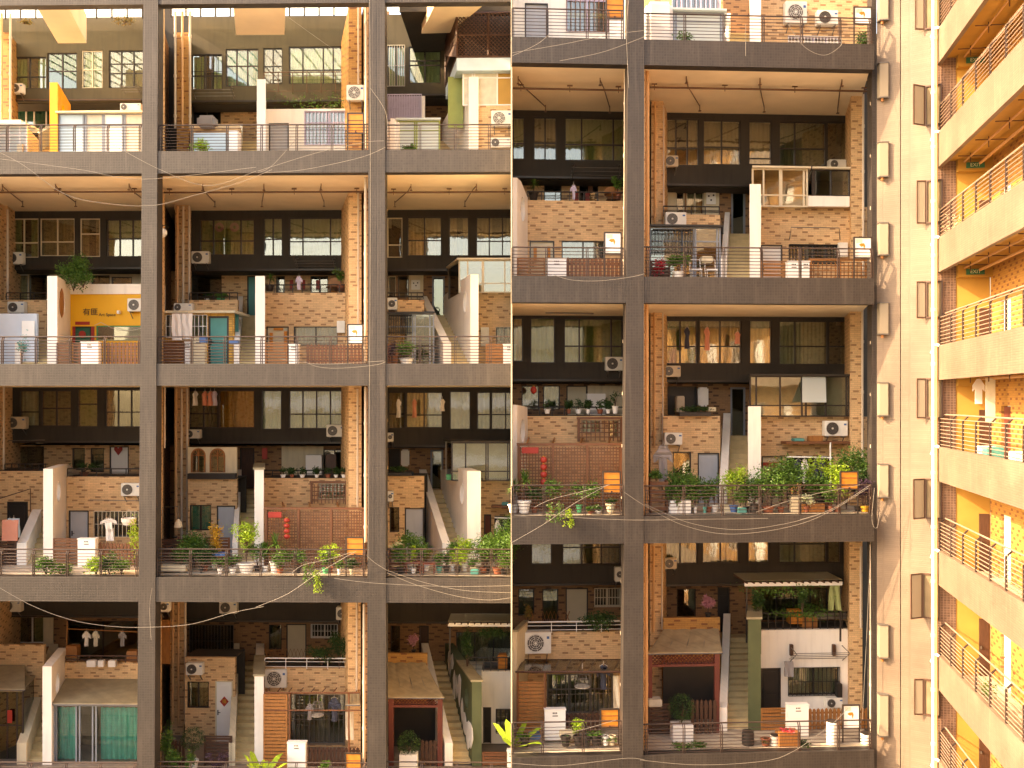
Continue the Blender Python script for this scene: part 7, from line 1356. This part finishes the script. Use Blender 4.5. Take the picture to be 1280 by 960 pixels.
mb = MB(); vwall(mb, A_ + Vector((-.17, .02, 0)), A_ + Vector((-.005, .02, 0)), 0, H + 19, .5); mb.build('corner_strip', 'tile', BW)
def casement(p, z0, z1, wd, out, desc, m='frame_dark', gl='sash', ang=.9, left=False):
    d = (C_ - A_).normalized(); nrm = Vector((d.y, -d.x, 0)); b = p + Vector((0, 0, 0))
    r = root('casement_window', b + Vector((0, 0, z0)), desc, 'window', 'open casement windows on the beige wall')
    q = MB(); P0 = b + nrm * .02; P1 = b + d * wd + nrm * .02
    for (a, c, u, v) in ((0, 1, z0, z0 + .05), (0, 1, z1 - .05, z1), (0, .07, z0 + .05, z1 - .05), (.93, 1, z0 + .05, z1 - .05)):
        x, y = P0.lerp(P1, a), P0.lerp(P1, c); q.hexa([x + Vector((0, 0, u)), y + Vector((0, 0, u)), y + nrm * .05 + Vector((0, 0, u)), x + nrm * .05 + Vector((0, 0, u)), x + Vector((0, 0, v)), y + Vector((0, 0, v)), y + nrm * .05 + Vector((0, 0, v)), x + nrm * .05 + Vector((0, 0, v))])
    q.build('frame', m, r); q = MB(); q.add([P0 + Vector((0, 0, z0)), P1 + Vector((0, 0, z0)), P1 + Vector((0, 0, z1)), P0 + Vector((0, 0, z1))], [(0, 1, 2, 3)]); q.build('pane', 'room_warm', r)
    hd = (d * -math.cos(ang) + nrm * math.sin(ang)) if not left else (d * math.cos(ang) * -1 + nrm * math.sin(ang)); S0 = b + nrm * .08; S1 = S0 + hd * out; th = hd.cross(Vector((0, 0, 1))) * .03
    q = MB(); g = MB()
    for (a, c, u, v) in ((0, 1, z0, z0 + .05), (0, 1, z1 - .05, z1), (0, .08, z0 + .05, z1 - .05), (.92, 1, z0 + .05, z1 - .05)):
        x, y = S0.lerp(S1, a), S0.lerp(S1, c); q.hexa([x + Vector((0, 0, u)), y + Vector((0, 0, u)), y + th + Vector((0, 0, u)), x + th + Vector((0, 0, u)), x + Vector((0, 0, v)), y + Vector((0, 0, v)), y + th + Vector((0, 0, v)), x + th + Vector((0, 0, v))])
    o = q.build('sash', m, r); x, y = S0.lerp(S1, .08), S0.lerp(S1, .92); t2 = th * .4; g.hexa([x + t2 + Vector((0, 0, z0 + .05)), y + t2 + Vector((0, 0, z0 + .05)), y + t2 * 1.5 + Vector((0, 0, z0 + .05)), x + t2 * 1.5 + Vector((0, 0, z0 + .05)), x + t2 + Vector((0, 0, z1 - .05)), y + t2 + Vector((0, 0, z1 - .05)), y + t2 * 1.5 + Vector((0, 0, z1 - .05)), x + t2 * 1.5 + Vector((0, 0, z1 - .05))]); g.build('pane', gl, o)
ordn = ('topmost', 'second', 'third', 'fourth', 'fifth', 'sixth', 'seventh', 'eighth', 'ninth')
dlt = (C_ - B_)
for i, (y0, y1, x) in enumerate(((-10, 38, 1155), (108, 158, 1156), (226, 280, 1157), (352, 398, 1157), (473, 523, 1157), (598, 648, 1156), (716, 772, 1153), (848, 893, 1154))):
    t = (x - 1125) / 45; p = B_.lerp(C_, t); Y = p.y
    casement(p, hz(y1, Y), hz(y0, Y), .55, .55 if i in (1, 5, 6) else .32, ordn[i] + ' open window down the right edge of the beige wall', 'wood_dark', 'sash', 1.0 if i in (1, 5, 6) else .6)
# small glazed boxes at the left corner of the beige wall
for i, (y0, y1) in enumerate(((-20, 24), (79, 121), (178, 220), (279, 318), (379, 417), (479, 519), (581, 621), (782, 822), (869, 920))):
    c = A_ + Vector((-.04, -.34, 0)); z0, z1 = hz(y1, 36.8), hz(y0, 36.8)
    r = root('corner_window_box', c + Vector((0, 0, z0)), ordn[i] + ' small frosted window box at the left corner of the beige wall', 'window box', 'frosted window boxes at the corner'); q = MB(); q.hexa([c + Vector((x, y, z)) for z in (z0, z1) for x, y in ((.04, .05), (.34, .0), (.34, .3), (.04, .3))]); q.build('glass_box', 'sash', r, bevel=.012)
    [(lambda q: (q.hexa([c + Vector((x, y, z)) for z in (a, a + .035) for x, y in ((.02, .03), (.36, -.02), (.36, .3), (.02, .3))]), q.build('rim', 'metal_grey', r)))(MB()) for a in (z0 - .036, z1 + .001)]
    q = MB(); q.tube([c + Vector((.15, .1, z0 - .15)), c + Vector((.15, .1, z0 - .04))], .05, 8); q.build('foot', 'wood_orange', r)
# pipes at the edge
for x, m, rr, q in ((1165.5, 'white_paint', .058, 'thick white'), (1169.5, 'pipe_orange', .035, 'thin brown')):
    t = (x - 1125) / 45; p = B_.lerp(C_, t) + Vector((-.1, -.22, 0)); r = root('downpipe', Vector((p.x, p.y, H - 15)), q + ' drain pipe down the right edge of the beige wall', 'pipe', 'vertical drain pipes on the facade'); mb = MB(); mb.tube([Vector((p.x, p.y, H - 15)), Vector((p.x, p.y, H + 16))], rr, 8); mb.build('pipe', m, r); mb = MB()
    for k in range(16): zc = H - 14 + k * 1.9; mb.tube([Vector((p.x, p.y, zc)), Vector((p.x, p.y, zc + .12))], rr * 1.3, 8)
    mb.build('collar', m, r)

# ---------------- gallery wing
GB = root('gallery_building', GP(4, 0, 0), 'beige gallery wing with golden lit corridors running down the right edge', 'building')
SL = 19.0; CW = 1.75; random.seed(3)
tops = [-92, 38, 167, 298, 432, 558, 687, 817, 947]
def gbox(mb, s0, s1, n0, n1, z0, z1): mb.hexa([GP(s0, n0, z0), GP(s1, n0, z0), GP(s1, n1, z0), GP(s0, n1, z0), GP(s0, n0, z1), GP(s1, n0, z1), GP(s1, n1, z1), GP(s0, n1, z1)])
for i, yt in enumerate(tops):
    zt = hz(yt); zb = hz(yt + 43); mb = MB(); gbox(mb, 0, SL, 0, .15, zb, zt); mb.build('fascia', 'beige_tile', GB)
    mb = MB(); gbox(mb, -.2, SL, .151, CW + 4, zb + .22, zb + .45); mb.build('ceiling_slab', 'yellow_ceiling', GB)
    mb = MB(); gbox(mb, -.2, SL, .151, CW + 4, zb + .451, zb + .5); mb.build('corridor_floor', 'floor', GB); zfl = zb + .5
    zc = hz(tops[i - 1] + 43) + .22 if i else zt + 2.6
    mb = MB(); gbox(mb, -.2, 0, .0, .62, zfl, zc); mb.build('end_wall', 'brown_mosaic', GB); mb = MB(); gbox(mb, -.2, -.02, .62, CW, zfl, zc); mb.build('end_wall', 'yellow_ceiling', GB)
    mb = MB(); gbox(mb, -.02, .04, 1.38, 1.70, zfl, zfl + 2.0); o = mb.build('door', 'wood_dark', GB); mb = MB(); gbox(mb, .04, .08, 1.42, 1.46, zfl + .95, zfl + 1.05); mb.build('handle', 'metal_grey', o)
    mb = MB(); gbox(mb, .0, .3, .62, CW, zc - .42, zc - .001); mb.build('lintel', 'yellow_ceiling', GB)
    # corridor back wall with doors and windows
    s = 0; k = 0; mb = MB(); holes = []
    while s < SL:
        wd = 1.05; holes.append((s + 1.3, s + 1.3 + wd, 'door' if k % 2 == 0 else 'window')); s += 2.7; k += 1
    pos = 0
    for a, b, kind in holes:
        gbox(mb, pos, a, CW, CW + .2, zfl, zc); pos = b
        if kind == 'door': gbox(mb, a, b, CW, CW + .2, zfl + 2.15, zc)
        else: gbox(mb, a, b, CW, CW + .2, zfl, zfl + .9); gbox(mb, a, b, CW, CW + .2, zfl + 2.2, zc)
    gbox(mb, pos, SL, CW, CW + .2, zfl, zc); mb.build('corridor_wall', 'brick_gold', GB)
    for a, b, kind in holes:
        q = MB()
        if kind == 'door': gbox(q, a + .04, b - .04, CW + .08, CW + .13, zfl, zfl + 2.12); o = q.build('door', 'white_paint' if (i + int(a)) % 3 else 'dull_red', GB); q = MB(); gbox(q, a + .1, a + .2, CW + .04, CW + .079, zfl + 1.0, zfl + 1.05); q.build('handle', 'metal_grey', o)
        else:
            z0, z1 = zfl + .9, zfl + 2.2
            gbox(q, a, b, CW + .02, CW + .1, z0, z0 + .06); gbox(q, a, b, CW + .02, CW + .1, z1 - .06, z1); gbox(q, a, a + .06, CW + .02, CW + .1, z0 + .06, z1 - .06); gbox(q, b - .06, b, CW + .02, CW + .1, z0 + .06, z1 - .06); gbox(q, (a + b) / 2 - .03, (a + b) / 2 + .03, CW + .01, CW + .09, z0 + .06, z1 - .06)
            o = q.build('window', 'frame_white', GB); q = MB(); gbox(q, a + .06, b - .06, CW + .05, CW + .06, z0 + .06, z1 - .06); q.build('pane', 'glass', o); q = MB(); gbox(q, a + .06, b - .06, CW + .3, CW + .32, z0, z1); q.build('curtain', 'cw', o)
    # railing
    ph = 'gallery level %s from the top' % ('zero', 'one', 'two', 'three', 'four', 'five', 'six', 'seven', 'eight')[i]
    r = root('gallery_railing', GP(SL / 2, .08, zt), 'curved top metal railing on ' + (ordn[i]) + ' gallery floor at the right edge', 'railing', 'gallery railings'); mb = MB(); hh = 1.12
    for b in range(8): zz = zt + .08 + (hh - .22) * b / 7; mb.tube([GP(.05, .07, zz), GP(SL, .07, zz)], .015, 5)
    mb.build('horizontal_bars', 'rail_light', r); mb = MB(); mb.tube([GP(.05, .24, zt + hh), GP(SL, .24, zt + hh)], .028, 8); mb.build('handrail', 'rail_light', r)
    s = .08
    while s < SL:
        q = MB()
        for o in (0, .06):
            pts = [(0, 0), (0, hh * .84), (.17, hh - .01)]
            for (a, b), (c, e) in zip(pts, pts[1:]): q.loft([GP(s + o, .05 + a, zt + b), GP(s + o + .025, .05 + a, zt + b), GP(s + o + .025, .1 + a, zt + b), GP(s + o, .1 + a, zt + b)], [GP(s + o, .05 + c, zt + e), GP(s + o + .025, .05 + c, zt + e), GP(s + o + .025, .1 + c, zt + e), GP(s + o, .1 + c, zt + e)])
        q.build('post', 'rail', r); s += 1.55
    # ceiling pipes
    r = root('ceiling_pipes', GP(6, 1, zc - .15), 'brown pipes under the golden ceiling of the ' + ordn[i] + ' gallery floor', 'pipe', 'pipes under the gallery ceilings'); mb = MB(); mb.tube([GP(.4, 1.3, zc - .2), GP(SL, 1.3, zc - .2)], .05, 8); mb.tube([GP(.4, .8, zc - .12), GP(SL, .8, zc - .12)], .03, 6); mb.build('main_pipe', 'pipe_orange', r)
    for a in (1.2, 3.4, 5.6, 7.8, 10): q = MB(); q.tube([GP(a, .4, zc - .1), GP(a + .1, 1.5, zc - .14)], .02, 5); q.tube([GP(a, .8, zc), GP(a, .8, zc - .34)], .02, 5); q.build('branch_pipe', 'pipe_brown', r)
    if i in (2, 3, 4):
        r = root('exit_sign', GP(.35, 1.15, zc - .3), 'green exit sign hanging in the ' + ordn[i] + ' gallery corridor', 'sign', 'exit signs in the gallery corridors'); mb = MB(); gbox(mb, .42, .46, .85, 1.45, zc - .36, zc - .16); mb.build('sign_plate', 'dark_green', r)
        cu = bpy.data.curves.new('t', 'FONT'); cu.body = 'EXIT'; cu.size = .17; cu.extrude = .004; cu.align_x = 'CENTER'; cu.align_y = 'CENTER'; to = bpy.data.objects.new('t', cu); C.objects.link(to); me0 = bpy.data.meshes.new_from_object(to.evaluated_get(bpy.context.evaluated_depsgraph_get()))
        q = MB(); q.v = [GP(.468 + p.co.z, 1.15 + p.co.x, zc - .26 + p.co.y) for p in me0.vertices]; q.f = [tuple(p.vertices) for p in me0.polygons]; bpy.data.objects.remove(to); q.build('lettering', 'flower_white', r, smooth='leaf')
    # elbow pipe
    p = GP(-.0, -.12, 0); r = root('pipe_elbow', Vector((p.x, p.y, zt - .1)), 'white drain elbow joining the ' + ordn[i] + ' gallery floor', 'pipe', 'drain elbows'); q = MB(); q.tube([Vector((p.x - .12, p.y - .1, zt - .28)), Vector((p.x - .02, p.y - .12, zt - .02)), GP(.25, -.06, zt + .02), GP(.3, .0, zt - .02)], .05, 8); q.build('pipe', 'white_paint', r)
mb = MB(); gbox(mb, -.2, SL, CW + .8, CW + 1, 0, H + 20); mb.build('rear_wall', 'room_warm', GB)
mb = MB(); gbox(mb, 0, SL, 0, .15, 0, hz(tops[-1] + 43) - .01); mb.build('base_wall', 'beige_tile', GB)
# gallery laundry and plants
def ghang(s, n, z0, z1, wd, m, kind, desc):
    q = MB(); P_ = [(0, 0), (1, 0), (1, 1), (0, 1)] if kind == 'towel' else [(.2, 0), (.8, 0), (.8, .6), (1, .5), (1, .75), (.65, 1), (.35, 1), (0, .75), (0, .5), (.2, .6)]
    a = [GP(s, n + u * wd, z0 + v * (z1 - z0)) for u, v in P_]; q.loft(a, [p + GD * -.04 for p in a]); o = q.build('hanging_' + kind, m, None, loc=a[0]); tag(o, desc, kind, 'laundry hanging on the terraces')
zf4 = hz(558); ghang(.9, .95, zf4 + 1.5, zf4 + 2.35, .38, 'cloth_white', 'shirt', 'white t-shirt hanging in the fifth gallery corridor'); ghang(2.1, 1.05, zf4 + .9, zf4 + 2.35, .3, 'cw', 'towel', 'long cream towel hanging in the fifth gallery corridor')
def gplant(s, n, zt, desc, leaf, h=.8):
    r = root('potted_plant', GP(s, n, zt), desc, 'potted plant', 'plants on the galleries'); q = MB(); q.lathe(GP(s, n, zt), [(.1, 0), (.15, .22), (.13, .22)], 12); q.build('pot', 'white_paint', r); lf = MB()
    for _ in range(260): lf.leaf(GP(s, n, zt + .25 + random.random() * h) + Vector((random.gauss(0, .12), random.gauss(0, .12), 0)), .09)
    lf.build('foliage', leaf, r, smooth='leaf')
gplant(.7, .4, hz(298) - .55, 'white flowering plant at the end of the fourth gallery', 'flower_white', 1.0); gplant(4.6, .45, hz(817) - .5, 'green plant on the eighth gallery', 'leaf', .5)
for s, z, m, q in ((3.4, hz(558) - .6, 'teal', 'teal crate on the fifth gallery floor'), (2.6, hz(558) - .6, 'white_paint', 'white crate on the fifth gallery floor'), (6.2, hz(558) - .6, 'white_paint', 'white storage chest on the fifth gallery floor')):
    mb = MB(); gbox(mb, s, s + .6, .6, 1.1, z + .01, z + .75); o = mb.build('storage_crate', m, None, bevel=.02, loc=GP(s, .8, z)); tag(o, q, 'crate')

# ---------------- cables slung across the front
def cable(w, pts, desc, d=-.25, r_=.0065, m='cable_white', n=8):
    P = [w.W(x, y, d) for x, y in pts]; out = []
    for i in range(len(P) - 1):
        p0, p1, p2, p3 = P[max(i - 1, 0)], P[i], P[i + 1], P[min(i + 2, len(P) - 1)]
        for k in range(n):
            t = k / n; out.append(.5 * ((2 * p1) + (p2 - p0) * t + (2 * p0 - 5 * p1 + 4 * p2 - p3) * t * t + (3 * p1 - p0 - 3 * p2 + p3) * t ** 3))
    out.append(P[-1]); q = MB(); q.tube(out, r_, 5); o = q.build('cable', m, None, loc=P[0]); tag(o, desc, 'cable', 'cables slung across the facade')
cable(LW, [(-5, 188), (30, 207), (80, 242), (130, 254), (190, 257), (240, 245), (300, 228), (340, 212)], 'thin pale cable crossing the first column below the top beam')
cable(LW, [(140, 180), (200, 212), (260, 232), (320, 214)], 'thin cable from the top left railing down to the cream ceiling'); cable(LW, [(-5, 198), (100, 212), (180, 224), (320, 209)], 'nearly level cable along the top beam')
cable(LW, [(322, 214), (350, 205), (400, 190), (455, 178), (480, 176)], 'upper of two cables rising to the second column at the top'); cable(LW, [(330, 216), (380, 212), (450, 197), (482, 184)], 'lower of two cables rising to the second column at the top'); cable(LW, [(372, 172), (340, 207), (322, 216)], 'short steep cable at the white room railing')
cable(LW, [(463, 110), (482, 140), (484, 170)], 'loose cable dropping beside the second column'); cable(LW, [(361, 22), (400, 50), (440, 78)], 'taut wire under the top middle skylight', d=4)
cable(LW, [(380, 452), (400, 459), (430, 460), (470, 456), (482, 452)], 'sagging cable under the second row railing'); cable(LW, [(350, 449), (400, 455), (450, 453), (480, 451)], 'second slightly higher cable under the second row railing')
cable(LW, [(-5, 732), (40, 757), (90, 775), (140, 783), (190, 784), (240, 780), (290, 766), (330, 758)], 'long pale cable drooping across the first column, bottom row'); cable(LW, [(320, 759), (360, 742), (400, 715), (445, 689)], 'cable rising steeply to the orange board'); cable(LW, [(365, 716), (380, 706), (415, 698), (440, 690)], 'short cable from the yucca to the orange board')
cable(LW, [(418, 723), (470, 729), (560, 733), (640, 732)], 'level cable along the third beam'); cable(LW, [(484, 716), (520, 731), (570, 745), (610, 750), (640, 747)], 'lower of the drooping cables right of the second column'); cable(LW, [(484, 713), (530, 728), (580, 738), (640, 741)], 'upper of the drooping cables right of the second column'); cable(LW, [(458, 694), (468, 703), (484, 713)], 'short loop past the second column')
cable(LW, [(190, 735), (187, 760), (189, 800)], 'short vertical cable on the first column', r_=.006); cable(LW, [(462, 0), (463, 200), (462, 450), (460, 700)], 'long thin wire down the left side of the second column', d=-.05, r_=.006)
cable(RW, [(640, 70), (670, 56), (687, 43)], 'short steep cable at the seam below the top railing'); cable(RW, [(640, 66), (700, 56), (760, 44), (806, 38)], 'upper of two cables rising to the right column'); cable(RW, [(700, 76), (750, 66), (790, 52), (815, 42)], 'lower of two cables rising to the right column'); cable(RW, [(786, 0), (783, 40), (786, 110)], 'hanging wire on the right column top', d=-.05)
cable(RW, [(985, 30), (1005, 58), (1030, 69), (1050, 58), (1052, 48)], 'loop of cable over the top right beam'); cable(RW, [(932, 30), (932, 70)], 'straight hanging cord before the top stair wall'); cable(RW, [(984, 30), (1010, 38), (1050, 36), (1070, 32)], 'cable slung under the two fan units', d=.3)
cable(RW, [(690, 343), (715, 350), (750, 351), (790, 346), (806, 342)], 'sagging cable under the second row railing, right half'); cable(RW, [(640, 678), (680, 655), (720, 628), (760, 606)], 'cable rising steeply to the orange board, right half'); cable(RW, [(668, 634), (690, 624), (730, 614), (762, 606)], 'shorter cable to the orange board, right half'); cable(RW, [(780, 615), (806, 632), (850, 655), (900, 667), (950, 665), (1000, 655), (1040, 638), (1085, 610)], 'lowest long drooping cable over the right beam')
cable(RW, [(806, 630), (860, 653), (920, 662), (980, 655), (1025, 643)], 'middle long drooping cable over the right beam'); cable(RW, [(700, 646), (790, 650), (880, 649), (960, 648)], 'level cable along the right third beam'); cable(RW, [(1000, 650), (1040, 636), (1088, 606)], 'upper taut cable to the right corner'); cable(RW, [(945, 640), (1000, 622), (1075, 606)], 'rising cable before the big bright shrub')
cable(RW, [(800, 950), (870, 956), (950, 952), (990, 940), (1040, 905), (1060, 885)], 'cable rising to the notice board at the bottom right'); cable(RW, [(680, 920), (720, 914), (770, 900)], 'cable before the pots, bottom row'); cable(RW, [(640, 954), (700, 957), (780, 948), (806, 950)], 'level cable along the bottom right beam')
cable(RW, [(1093, 610), (1090, 650), (1096, 660), (1100, 640)], 'looped cable at the wing corner'); cable(RW, [(1090, 640), (1084, 780), (1078, 900)], 'slack wire down the right corner', d=.4)
